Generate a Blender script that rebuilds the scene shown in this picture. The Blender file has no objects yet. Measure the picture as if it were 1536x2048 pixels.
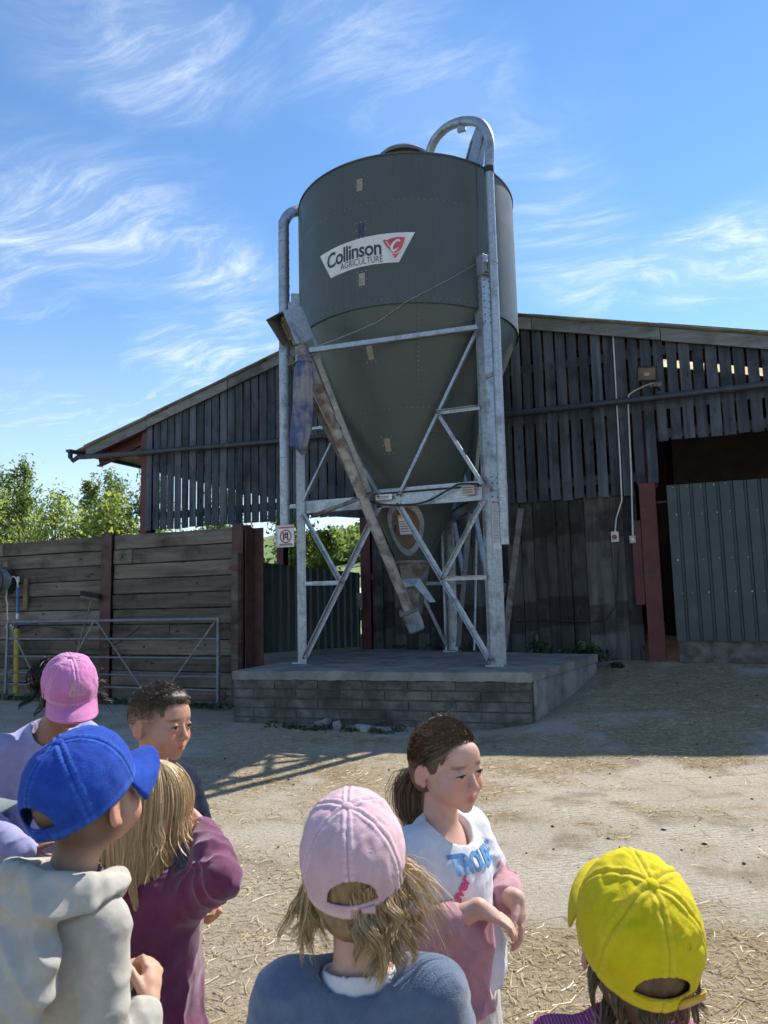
import bpy, bmesh, math, random
import numpy as np
from mathutils import Vector, Matrix
R = math.radians
random.seed(7)
SC = bpy.context.scene
COL = SC.collection

# ------------------------------------------------------------------ camera
PITCH, ROLL, YAW, FPX = R(6.86), R(1.3), R(23), 1480.0
cr, sr = math.cos(ROLL), math.sin(ROLL)
f0 = Vector((0, math.cos(PITCH), math.sin(PITCH)))
u0 = Vector((0, -math.sin(PITCH), math.cos(PITCH)))
r0 = Vector((1, 0, 0))
right = r0 * cr - u0 * sr
up = u0 * cr + r0 * sr
mz = Matrix.Rotation(YAW, 3, 'Z')
right, up, fwd = mz @ right, mz @ up, mz @ f0
cam_data = bpy.data.cameras.new('camera')
cam = bpy.data.objects.new('camera', cam_data)
COL.objects.link(cam)
mw = Matrix((( right.x, up.x, -fwd.x, 0), (right.y, up.y, -fwd.y, 0), (right.z, up.z, -fwd.z, 1.5), (0, 0, 0, 1)))
cam.matrix_world = mw
cam_data.sensor_fit = 'VERTICAL'
cam_data.sensor_height = 34.6
cam_data.lens = 34.6 * FPX / 2048
cam_data.clip_start = 0.05
cam_data.clip_end = 3000
cam_data.dof.use_dof = True
cam_data.dof.focus_distance = 3.2
cam_data.dof.aperture_fstop = cam_data.lens / 2.6
SC.camera = cam
SC.render.resolution_x, SC.render.resolution_y = 768, 1024

# ------------------------------------------------------------------ light
SUN_AZ, SUN_EL = R(20), R(46.5)
SKY_STRENGTH, SUN_STRENGTH = 0.125, 4.4
world = bpy.data.worlds.new('World')
SC.world = world
world.use_nodes = True
def build_world():
    nt = world.node_tree; N = nt.nodes; L = nt.links
    N.clear()
    out = N.new('ShaderNodeOutputWorld')
    sky = N.new('ShaderNodeTexSky'); sky.sky_type = 'NISHITA'; sky.sun_disc = False
    sky.sun_elevation = SUN_EL; sky.sun_rotation = SUN_AZ
    sky.air_density = 1.0; sky.dust_density = 0.0; sky.ozone_density = 3.0
    hs = N.new('ShaderNodeHueSaturation'); hs.inputs['Saturation'].default_value = 1.12
    L.new(sky.outputs[0], hs.inputs['Color'])
    bg = N.new('ShaderNodeBackground'); bg.inputs[1].default_value = SKY_STRENGTH
    L.new(hs.outputs[0], bg.inputs[0])
    bg2 = N.new('ShaderNodeBackground'); bg2.inputs[0].default_value = (0.86, 0.94, 1.0, 1); bg2.inputs[1].default_value = 0.82
    tc = N.new('ShaderNodeTexCoord')
    sep = N.new('ShaderNodeSeparateXYZ'); L.new(tc.outputs['Generated'], sep.inputs[0])
    def math_(op, a, b=None, clamp=False):
        n = N.new('ShaderNodeMath'); n.operation = op; n.use_clamp = clamp
        for i, x in enumerate((a, b)):
            if x is None: continue
            if isinstance(x, (int, float)): n.inputs[i].default_value = x
            else: L.new(x, n.inputs[i])
        return n.outputs[0]
    zc = math_('MAXIMUM', sep.outputs[2], 0.03)
    zc = math_('ADD', zc, 0.12)
    comb = N.new('ShaderNodeCombineXYZ')
    L.new(math_('DIVIDE', sep.outputs[0], zc), comb.inputs[0]); L.new(math_('DIVIDE', sep.outputs[1], zc), comb.inputs[1])
    # warp so that the fibres curl
    warp = N.new('ShaderNodeTexNoise'); warp.inputs['Scale'].default_value = 1.7; warp.inputs['Detail'].default_value = 2
    L.new(comb.outputs[0], warp.inputs['Vector'])
    vm = N.new('ShaderNodeVectorMath'); vm.operation = 'SUBTRACT'; L.new(warp.outputs['Color'], vm.inputs[0]); vm.inputs[1].default_value = (.5, .5, .5)
    vs = N.new('ShaderNodeVectorMath'); vs.operation = 'SCALE'; L.new(vm.outputs[0], vs.inputs[0]); vs.inputs['Scale'].default_value = 0.5
    va = N.new('ShaderNodeVectorMath'); va.operation = 'ADD'; L.new(comb.outputs[0], va.inputs[0]); L.new(vs.outputs[0], va.inputs[1])
    mp = N.new('ShaderNodeMapping'); mp.inputs['Rotation'].default_value = (0, 0, R(28)); mp.inputs['Scale'].default_value = (1.5, 4.6, 1)
    L.new(va.outputs[0], mp.inputs['Vector'])
    fib = N.new('ShaderNodeTexNoise'); fib.inputs['Scale'].default_value = 2.9; fib.inputs['Detail'].default_value = 7; fib.inputs['Roughness'].default_value = 0.68
    fib.inputs['Distortion'].default_value = 0.25
    L.new(mp.outputs[0], fib.inputs['Vector'])
    mask = N.new('ShaderNodeTexNoise'); mask.inputs['Scale'].default_value = 1.15; mask.inputs['Detail'].default_value = 1
    mp2 = N.new('ShaderNodeMapping'); mp2.inputs['Location'].default_value = (4.3, 1.75, 0.0); L.new(comb.outputs[0], mp2.inputs['Vector'])
    L.new(mp2.outputs[0], mask.inputs['Vector'])
    def ramp(x, a, b, lo=0.0, hi=1.0):
        n = N.new('ShaderNodeMapRange'); n.interpolation_type = 'SMOOTHSTEP'
        n.inputs[1].default_value = a; n.inputs[2].default_value = b; n.inputs[3].default_value = lo; n.inputs[4].default_value = hi
        L.new(x, n.inputs[0]); return n.outputs[0]
    fibre = ramp(fib.outputs['Fac'], 0.40, 0.82)
    m1 = ramp(mask.outputs['Fac'], 0.50, 0.74)
    # banks of cirrus where the photograph has them (positions on the cloud sheet)
    for bx_, by_, br_, ba_ in ((-.77, .77, .17, .75), (-.66, .90, .13, .35), (-.46, .92, .20, .50), (-.37, 1.12, .18, .55), (-1.16, 1.14, .24, .78), (-1.02, 1.36, .22, .80), (-1.08, 1.66, .22, .7), (-.22, 1.86, .20, .75), (.0, 1.84, .20, .9), (.18, 1.80, .22, .9), (.45, 1.75, .3, .8), (-2.0, 1.85, .45, .6), (-1.5, 1.2, .3, .6)):
        dn = N.new('ShaderNodeVectorMath'); dn.operation = 'DISTANCE'; L.new(va.outputs[0], dn.inputs[0]); dn.inputs[1].default_value = (bx_, by_, 0)
        m1 = math_('MAXIMUM', m1, ramp(dn.outputs['Value'], br_ * .15, br_ * 1.25, ba_, 0.0))
    haze = ramp(sep.outputs[2], 0.0, 0.42, 0.42, 0.0)
    c = math_('MULTIPLY', fibre, m1)
    c = math_('ADD', c, math_('MULTIPLY', m1, 0.16))
    veil = math_('MULTIPLY', ramp(sep.outputs[2], 0.02, 0.5, 1.0, 0.0), math_('MULTIPLY', fibre, 0.42))
    c = math_('MAXIMUM', c, veil)
    c = math_('MULTIPLY', c, 0.92)
    c = math_('MAXIMUM', c, haze)
    c = math_('MINIMUM', c, 0.95, True)
    mix = N.new('ShaderNodeMixShader')
    L.new(c, mix.inputs[0]); L.new(bg.outputs[0], mix.inputs[1]); L.new(bg2.outputs[0], mix.inputs[2])
    L.new(mix.outputs[0], out.inputs[0])
build_world()
sun_dir = Vector((math.sin(SUN_AZ) * math.cos(SUN_EL), math.cos(SUN_AZ) * math.cos(SUN_EL), math.sin(SUN_EL)))
sd = bpy.data.lights.new('sun', 'SUN'); sd.energy = SUN_STRENGTH; sd.angle = R(0.53); sd.color = (1.0, 0.95, 0.86)
sun = bpy.data.objects.new('sun', sd); COL.objects.link(sun)
sun.rotation_euler = sun_dir.to_track_quat('Z', 'Y').to_euler(); sun.location = (0, 0, 40)
SC.view_settings.view_transform = 'Standard'; SC.view_settings.look = 'None'
SC.view_settings.exposure = 0.68; SC.view_settings.gamma = 1.0
SC.render.engine = 'CYCLES'
SC.cycles.use_denoising = True
SC.cycles.use_adaptive_sampling = True; SC.cycles.adaptive_threshold = 0.025; SC.cycles.adaptive_min_samples = 16
SC.cycles.max_bounces = 4; SC.cycles.diffuse_bounces = 3; SC.cycles.glossy_bounces = 2; SC.cycles.transmission_bounces = 2
SC.cycles.caustics_reflective = False; SC.cycles.caustics_refractive = False

# ------------------------------------------------------------------ materials
MATS = {}
def newmat(name):
    m = bpy.data.materials.new(name); m.use_nodes = True
    nt = m.node_tree; b = nt.nodes['Principled BSDF']
    MATS[name] = m
    return m, nt, b
def vec4(c): return (c[0], c[1], c[2], 1)
class NB:
    """small node helper"""
    def __init__(s, nt): s.nt = nt; s.N = nt.nodes; s.L = nt.links
    def tex(s, kind='Object', rnd=True, stretch=(1, 1, 1), rot=(0, 0, 0)):
        if kind == 'World':
            src = s.N.new('ShaderNodeNewGeometry').outputs['Position']
        else:
            src = s.N.new('ShaderNodeTexCoord').outputs[kind]
        if rnd:
            oi = s.N.new('ShaderNodeObjectInfo')
            ml = s.N.new('ShaderNodeMath'); ml.operation = 'MULTIPLY'; ml.inputs[1].default_value = 37.0
            s.L.new(oi.outputs['Random'], ml.inputs[0])
            ad = s.N.new('ShaderNodeVectorMath'); ad.operation = 'ADD'
            s.L.new(src, ad.inputs[0]); s.L.new(ml.outputs[0], ad.inputs[1]); src = ad.outputs[0]
        mp = s.N.new('ShaderNodeMapping'); mp.inputs['Scale'].default_value = stretch; mp.inputs['Rotation'].default_value = rot
        s.L.new(src, mp.inputs['Vector'])
        return mp.outputs[0]
    def noise(s, v, scale, detail=5, rough=.55, dist=0):
        n = s.N.new('ShaderNodeTexNoise'); n.inputs['Scale'].default_value = scale; n.inputs['Detail'].default_value = detail
        n.inputs['Roughness'].default_value = rough; n.inputs['Distortion'].default_value = dist
        s.L.new(v, n.inputs['Vector']); return n.outputs['Fac']
    def voro(s, v, scale, feature='F1', out='Distance'):
        n = s.N.new('ShaderNodeTexVoronoi'); n.inputs['Scale'].default_value = scale; n.feature = feature
        s.L.new(v, n.inputs['Vector']); return n.outputs[out]
    def map(s, x, a, b, lo=0., hi=1.):
        n = s.N.new('ShaderNodeMapRange'); n.inputs[1].default_value = a; n.inputs[2].default_value = b
        n.inputs[3].default_value = lo; n.inputs[4].default_value = hi; s.L.new(x, n.inputs[0]); return n.outputs[0]
    def math(s, op, a, b=None):
        n = s.N.new('ShaderNodeMath'); n.operation = op
        for i, x in enumerate((a, b)):
            if x is None: continue
            if isinstance(x, (int, float)): n.inputs[i].default_value = x
            else: s.L.new(x, n.inputs[i])
        return n.outputs[0]
    def mix(s, fac, a, b, blend='MIX'):
        n = s.N.new('ShaderNodeMix'); n.data_type = 'RGBA'; n.blend_type = blend
        for sock, x in ((n.inputs[0], fac), (n.inputs[6], a), (n.inputs[7], b)):
            if isinstance(x, (int, float)): sock.default_value = x
            elif isinstance(x, tuple): sock.default_value = vec4(x)
            else: s.L.new(x, sock)
        return n.outputs[2]
    def rnd(s):
        return s.N.new('ShaderNodeObjectInfo').outputs['Random']
    def attr(s, name):
        n = s.N.new('ShaderNodeAttribute'); n.attribute_name = name; return n
    def bump(s, h, strength, dist, bsdf, prev=None):
        n = s.N.new('ShaderNodeBump'); n.inputs['Strength'].default_value = strength; n.inputs['Distance'].default_value = dist
        s.L.new(h, n.inputs['Height'])
        if prev is not None: s.L.new(prev, n.inputs['Normal'])
        s.L.new(n.outputs[0], bsdf.inputs['Normal']); return n.outputs[0]

def mk(name, c1, c2, scale=4., stretch=(1, 1, 1), detail=6, lo=.35, hi=.65, rough=.8, metal=0., bump=.25, bscale=40., bdist=.004, rnd=.25, coord='Object', c3=None, s3=1.5, t3=(.55, .7), rough2=None, bstretch=None, rot=(0, 0, 0), spec=None):
    m, nt, b = newmat(name); n = NB(nt)
    v = n.tex(coord, coord != 'World', stretch, rot)
    col = n.mix(n.map(n.noise(v, scale, detail), lo, hi), c1, c2)
    if c3:
        v3 = n.tex(coord, coord != 'World')
        col = n.mix(n.map(n.noise(v3, s3, 7, .65), *t3), col, c3)
    if rnd:
        k = n.map(n.rnd(), 0, 1, 1 - rnd, 1 + rnd)
        hs = n.N.new('ShaderNodeHueSaturation'); n.L.new(col, hs.inputs['Color']); n.L.new(k, hs.inputs['Value']); col = hs.outputs[0]
    n.L.new(col, b.inputs['Base Color'])
    b.inputs['Roughness'].default_value = rough; b.inputs['Metallic'].default_value = metal
    if spec is not None: b.inputs['Specular IOR Level'].default_value = spec
    if rough2 is not None:
        n.L.new(n.map(n.noise(v, scale * 1.7, 4), .3, .7, rough, rough2), b.inputs['Roughness'])
    if bump:
        vb = n.tex(coord, coord != 'World', bstretch or stretch, rot)
        n.bump(n.noise(vb, bscale, 5, .6), bump, bdist, b)
    return m

# weathered boards of the barn: grain along z
def wood(name, c1, c2, dark, stretch, rnd=.35, knots=True, stain=None):
    m, nt, b = newmat(name); n = NB(nt)
    v = n.tex('Object', True, stretch)
    g = n.noise(v, 9, 7, .65, .6)
    col = n.mix(n.map(g, .34, .66), c1, c2)
    v2 = n.tex('Object', True)
    col = n.mix(n.map(n.noise(v2, 1.6, 6, .6), .5, .75), col, dark)
    fine = n.noise(n.tex('Object', True, tuple(x * 1.0 for x in stretch)), 42, 3, .6)
    col = n.mix(n.map(fine, .62, .74, 0, .75), col, dark)
    if knots:
        kd = n.voro(n.tex('Object', True, tuple(.35 if x < 1 else 1 for x in stretch)), 4.5)
        col = n.mix(n.map(kd, .05, .11, .8, 0), col, dark)
    if stain:
        col = stain(n, col)
    hs = n.N.new('ShaderNodeHueSaturation'); n.L.new(col, hs.inputs['Color'])
    n.L.new(n.map(n.rnd(), 0, 1, 1 - rnd, 1 + rnd), hs.inputs['Value'])
    n.L.new(hs.outputs[0], b.inputs['Base Color'])
    b.inputs['Roughness'].default_value = .85; b.inputs['Specular IOR Level'].default_value = .25
    h = n.math('ADD', g, n.math('MULTIPLY', fine, .6))
    n.bump(h, .55, .006, b)
    return m
wood('barn_board', (.046, .054, .066), (.112, .124, .143), (.018, .020, .025), (1, 1, .06), rnd=.36)
def stain_bands(n, col):
    z = n.N.new('ShaderNodeSeparateXYZ'); n.L.new(n.N.new('ShaderNodeNewGeometry').outputs['Position'], z.inputs[0])
    zz = n.math('ADD', z.outputs[2], n.math('MULTIPLY', n.rnd(), .16))
    a = n.math('MULTIPLY', n.map(zz, 1.02, 1.06), n.map(zz, 1.50, 1.54, 1, 0))
    b_ = n.math('MULTIPLY', n.map(zz, 2.52, 2.56), n.map(zz, 2.98, 3.1, 1, .4))
    k = n.math('MULTIPLY', n.math('MAXIMUM', a, b_), n.map(n.noise(n.tex('Object', True), 3, 4), .3, .5, .05, .6))
    return n.mix(k, col, (.016, .014, .014))
wood('lower_board', (.050, .049, .049), (.118, .112, .106), (.022, .019, .017), (1, 1, .05), rnd=.4, stain=stain_bands)
wood('sleeper', (.088, .072, .057), (.205, .170, .135), (.034, .027, .022), (.07, 1, 1), rnd=.32)
wood('barge', (.13, .14, .14), (.25, .25, .24), (.07, .075, .07), (.08, 1, 1), rnd=.15)
wood('batten', (.16, .12, .08), (.26, .20, .14), (.08, .06, .04), (1, 1, .08))
mk('roof_cement', (.13, .125, .09), (.24, .22, .15), 3, rough=.95, bump=.6, bscale=18, bdist=.01, c3=(.11, .12, .05), t3=(.5, .62), s3=2.5)
mk('red_steel', (.085, .014, .013), (.13, .026, .022), 3, rough=.6, bump=.2, c3=(.045, .020, .015), t3=(.52, .68), s3=2.2, rnd=.15)
mk('rust_steel', (.075, .032, .026), (.11, .05, .04), 4, rough=.75, bump=.35, c3=(.045, .028, .022), t3=(.5, .65), s3=5, rnd=.15)
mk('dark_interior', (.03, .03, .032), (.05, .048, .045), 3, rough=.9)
mk('pvc_grey', (.030, .034, .040), (.045, .05, .058), 5, rough=.5, bump=.05, c3=(.09, .085, .07), t3=(.6, .8), s3=4)
mk('white_plastic', (.55, .55, .52), (.68, .68, .64), 8, rough=.5, bump=.05, c3=(.25, .22, .18), t3=(.58, .75), s3=12, rnd=.05)
mk('grey_plastic', (.28, .30, .29), (.36, .38, .36), 8, rough=.5, bump=.05)
mk('black_rubber', (.012, .012, .013), (.028, .028, .03), 12, rough=.6, bump=.1, rnd=.1)
mk('red_plastic', (.35, .03, .02), (.45, .05, .03), 8, rough=.5, bump=.05)
mk('blue_plastic', (.02, .12, .42), (.04, .18, .52), 8, rough=.5, bump=.05)
mk('yellow_hose', (.34, .27, .03), (.44, .36, .05), 8, rough=.55, bump=.1, c3=(.14, .10, .03), t3=(.55, .75), s3=8)
# galvanised steel with spangle
def galv():
    m, nt, b = newmat('galvanised'); n = NB(nt)
    v = n.tex('Object', True)
    sp = n.voro(v, 34, 'F1', 'Color')
    k = n.N.new('ShaderNodeSeparateColor'); n.L.new(sp, k.inputs[0])
    col = n.mix(n.map(k.outputs[0], 0, 1), (.32, .36, .40), (.42, .46, .50))
    col = n.mix(n.map(n.noise(v, 5, 6, .6), .52, .72), col, (.19, .20, .205))
    col = n.mix(n.map(n.noise(n.tex('Object', True, (6, 6, .8)), 6, 5, .6), .60, .74, 0, .5), col, (.44, .46, .46))
    n.L.new(col, b.inputs['Base Color']); b.inputs['Metallic'].default_value = .7
    n.L.new(n.map(k.outputs[1], 0, 1, .38, .6), b.inputs['Roughness'])
    n.bump(n.noise(v, 60, 3), .12, .002, b)
galv()
def silo_paint():
    m, nt, b = newmat('silo_green'); n = NB(nt)
    v = n.tex('Object', False)
    col = n.mix(n.map(n.noise(v, 1.1, 5), .3, .7), (.064, .079, .074), (.077, .092, .086))
    st = n.noise(n.tex('Object', False, (7, 7, .28)), 2.2, 6, .62)
    col = n.mix(n.map(st, .56, .76, 0, .32), col, (.155, .16, .14))
    col = n.mix(n.map(n.noise(n.tex('Object', False, (5, 5, .35)), 3.1, 6, .65), .60, .78, 0, .55), col, (.032, .037, .031))
    col = n.mix(n.map(n.noise(v, 46, 2), .74, .78, 0, .5), col, (.25, .25, .21))
    n.L.new(col, b.inputs['Base Color'])
    n.L.new(n.map(n.noise(v, 3, 5), .3, .7, .38, .55), b.inputs['Roughness'])
    b.inputs['Specular IOR Level'].default_value = .4
    n.bump(n.noise(n.tex('Object', False, (1, 1, .3)), 2.6, 2), .25, .02, b)
silo_paint()
mk('auger_dirty', (.17, .12, .095), (.34, .29, .25), 14, stretch=(1, 1, .35), rough=.85, bump=.5, bscale=60, c3=(.46, .435, .40), t3=(.43, .56), s3=6)
mk('hopper_dirty', (.16, .15, .14), (.26, .25, .235), 6, rough=.8, bump=.3, c3=(.13, .075, .055), t3=(.5, .62), s3=5)
mk('hatch_brown', (.13, .09, .065), (.19, .14, .10), 6, rough=.5, bump=.2, c3=(.24, .21, .17), t3=(.6, .75), s3=5)
mk('sight_glass', (.22, .18, .15), (.30, .26, .22), 12, rough=.35, bump=.1)
mk('sight_dark', (.03, .04, .09), (.05, .06, .11), 12, rough=.3, bump=.1)
mk('sock_blue', (.030, .050, .14), (.055, .085, .20), 9, rough=.6, bump=.35, c3=(.22, .205, .20), t3=(.42, .58), s3=3.5)
mk('galv_dull', (.15, .165, .18), (.21, .225, .24), 6, rough=.6, metal=.4, bump=.15, c3=(.10, .095, .09), t3=(.55, .7), s3=6, rnd=.1)
mk('motor_dirty', (.15, .11, .09), (.25, .20, .17), 12, rough=.85, bump=.4)
mk('sign_white', (.62, .62, .61), (.72, .72, .71), 6, rough=.45, bump=.03, rnd=.04, c3=(.5, .5, .48), t3=(.58, .8), s3=9)
mk('sign_yellow', (.62, .52, .06), (.7, .6, .08), 6, rough=.45, bump=.03, rnd=.04)
mk('sign_tan', (.36, .33, .27), (.46, .42, .35), 10, rough=.6, bump=.05)
mk('sign_red', (.42, .05, .07), (.50, .07, .09), 6, rough=.5, bump=.03, rnd=.04)
mk('logo_red', (.50, .06, .10), (.60, .09, .13), 3, rough=.5, bump=.03, rnd=.02)
mk('logo_navy', (.022, .040, .062), (.035, .055, .08), 3, rough=.5, bump=.03, rnd=.02)
mk('print_black', (.02, .02, .022), (.03, .03, .03), 3, rough=.6, bump=0)
mk('concrete_block', (.085, .077, .068), (.185, .170, .150), 7, rough=.95, bump=1.0, bscale=45, bdist=.012, c3=(.048, .046, .038), t3=(.46, .66), s3=2.2, rnd=0, coord='World')
mk('mortar', (.075, .07, .062), (.14, .13, .115), 9, rough=.97, bump=.7, bscale=60, bdist=.006)
mk('slab', (.20, .185, .16), (.30, .28, .245), 2.5, rough=.93, bump=.9, bscale=38, bdist=.010, c3=(.115, .10, .082), t3=(.45, .70), s3=2.6, coord='World', rnd=0)
mk('sheet_green', (.026, .042, .044), (.040, .058, .060), 2, rough=.5, bump=.15, bscale=8, c3=(.075, .085, .078), t3=(.58, .78), s3=1.6, rnd=.08)
mk('rubble', (.20, .20, .19), (.33, .32, .30), 6, rough=.95, bump=.6, rnd=.3)
mk('lamp_glass', (.10, .085, .065), (.15, .12, .09), 4, rough=.12, bump=0)
mk('bark', (.05, .04, .03), (.10, .085, .065), 8, stretch=(1, 1, .3), rough=.95, bump=.6, bdist=.02)
mk('white_sheet', (.62, .63, .64), (.72, .73, .73), 3, rough=.6, bump=.05)
def leafmat(name, c1, c2, trans=.4):
    m, nt, b = newmat(name); n = NB(nt)
    at = n.attr('tint')
    col = n.mix(at.outputs['Fac'], c1, c2)
    d = n.N.new('ShaderNodeBsdfDiffuse'); t = n.N.new('ShaderNodeBsdfTranslucent'); g = n.N.new('ShaderNodeBsdfGlossy'); g.inputs['Roughness'].default_value = .45
    n.L.new(col, d.inputs[0])
    hs = n.N.new('ShaderNodeHueSaturation'); hs.inputs['Value'].default_value = 1.9; hs.inputs['Hue'].default_value = .485; n.L.new(col, hs.inputs['Color']); n.L.new(hs.outputs[0], t.inputs[0])
    mx = n.N.new('ShaderNodeMixShader'); mx.inputs[0].default_value = trans; n.L.new(d.outputs[0], mx.inputs[1]); n.L.new(t.outputs[0], mx.inputs[2])
    mx2 = n.N.new('ShaderNodeMixShader'); mx2.inputs[0].default_value = .06; n.L.new(mx.outputs[0], mx2.inputs[1]); n.L.new(g.outputs[0], mx2.inputs[2])
    out = [q for q in n.N if q.type == 'OUTPUT_MATERIAL'][0]
    n.L.new(mx2.outputs[0], out.inputs[0]); n.N.remove(b)
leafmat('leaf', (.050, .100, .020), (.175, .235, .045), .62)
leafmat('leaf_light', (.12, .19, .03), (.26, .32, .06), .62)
def rooflight():
    m, nt, b = newmat('rooflight'); n = NB(nt); t = n.N.new('ShaderNodeBsdfTranslucent'); v = n.tex('Object', False)
    n.L.new(n.mix(n.map(n.noise(v, 3, 5), .35, .65), (.55, .42, .24), (.80, .68, .46)), t.inputs[0]); d = n.N.new('ShaderNodeBsdfDiffuse'); d.inputs[0].default_value = (.5, .45, .35, 1)
    mx = n.N.new('ShaderNodeMixShader'); mx.inputs[0].default_value = .7; n.L.new(d.outputs[0], mx.inputs[1]); n.L.new(t.outputs[0], mx.inputs[2]); n.L.new(mx.outputs[0], [q for q in n.N if q.type == 'OUTPUT_MATERIAL'][0].inputs[0]); n.N.remove(b)
rooflight()
leafmat('weed', (.022, .050, .016), (.060, .10, .028), .3)
leafmat('straw', (.36, .27, .13), (.66, .54, .30), .15)
leafmat('chaff', (.20, .15, .085), (.46, .35, .18), .1)
leafmat('dung', (.03, .024, .018), (.09, .07, .05), .0)

# ------------------------------------------------------------------ mesh helpers
WLOC = {}
def wloc(o): return WLOC.get(o.name, Vector((0, 0, 0))) if o else Vector((0, 0, 0))
def props(o, label=None, cat=None, group=None, kind=None):
    if label: o['label'] = label
    if cat: o['category'] = cat
    if group: o['group'] = group
    if kind: o['kind'] = kind
    return o
def empty(name, loc, label=None, cat=None, group=None):
    o = bpy.data.objects.new(name, None); COL.objects.link(o); o.location = loc
    o.empty_display_size = .1
    WLOC[o.name] = Vector(loc)
    return props(o, label, cat, group)
def link(name, me, mat=None, parent=None, smooth=None, bevel=0, origin=None):
    """world-space mesh -> object whose origin sits in the piece, parented without moving"""
    n = len(me.vertices); co = np.empty(n * 3, np.float32); me.vertices.foreach_get('co', co); co = co.reshape(-1, 3)
    c = np.array(origin, np.float32) if origin is not None else (co.min(0) + co.max(0)) / 2
    me.vertices.foreach_set('co', (co - c).ravel())
    if mat:
        me.materials.append(MATS[mat])
    if smooth is not None:
        me.polygons.foreach_set('use_smooth', np.ones(len(me.polygons), bool))
        if smooth < 180: me.set_sharp_from_angle(angle=R(smooth))
    me.update()
    o = bpy.data.objects.new(name, me); COL.objects.link(o)
    o.location = Vector([float(x) for x in c]) - wloc(parent)
    if parent: o.parent = parent
    WLOC[o.name] = Vector([float(x) for x in c])
    if bevel:
        b = o.modifiers.new('bevel', 'BEVEL'); b.width = bevel; b.segments = 1; b.limit_method = 'ANGLE'; b.angle_limit = R(40)
    return o
def npmesh(name, V, F, tint=None):
    """V (n,3), F (m,3|4) numpy -> mesh"""
    me = bpy.data.meshes.new(name)
    V = np.asarray(V, np.float32); F = np.asarray(F, np.int32); k = F.shape[1]
    me.vertices.add(len(V)); me.vertices.foreach_set('co', V.ravel())
    me.loops.add(F.size); me.loops.foreach_set('vertex_index', F.ravel())
    me.polygons.add(len(F)); me.polygons.foreach_set('loop_start', np.arange(0, F.size, k, dtype=np.int32))
    if tint is not None:
        a = me.attributes.new('tint', 'FLOAT', 'POINT'); a.data.foreach_set('value', np.asarray(tint, np.float32))
    me.update(calc_edges=True)
    return me
def frame_of(d, upref=None):
    d = Vector(d).normalized()
    upv = Vector(upref) if upref is not None else (Vector((0, 0, 1)) if abs(d.z) < .95 else Vector((0, 1, 0)))
    s = d.cross(upv)
    if s.length < 1e-6: s = d.cross(Vector((1, 0, 0)))
    s.normalize(); n = s.cross(d).normalized()
    return d, s, n
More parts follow.
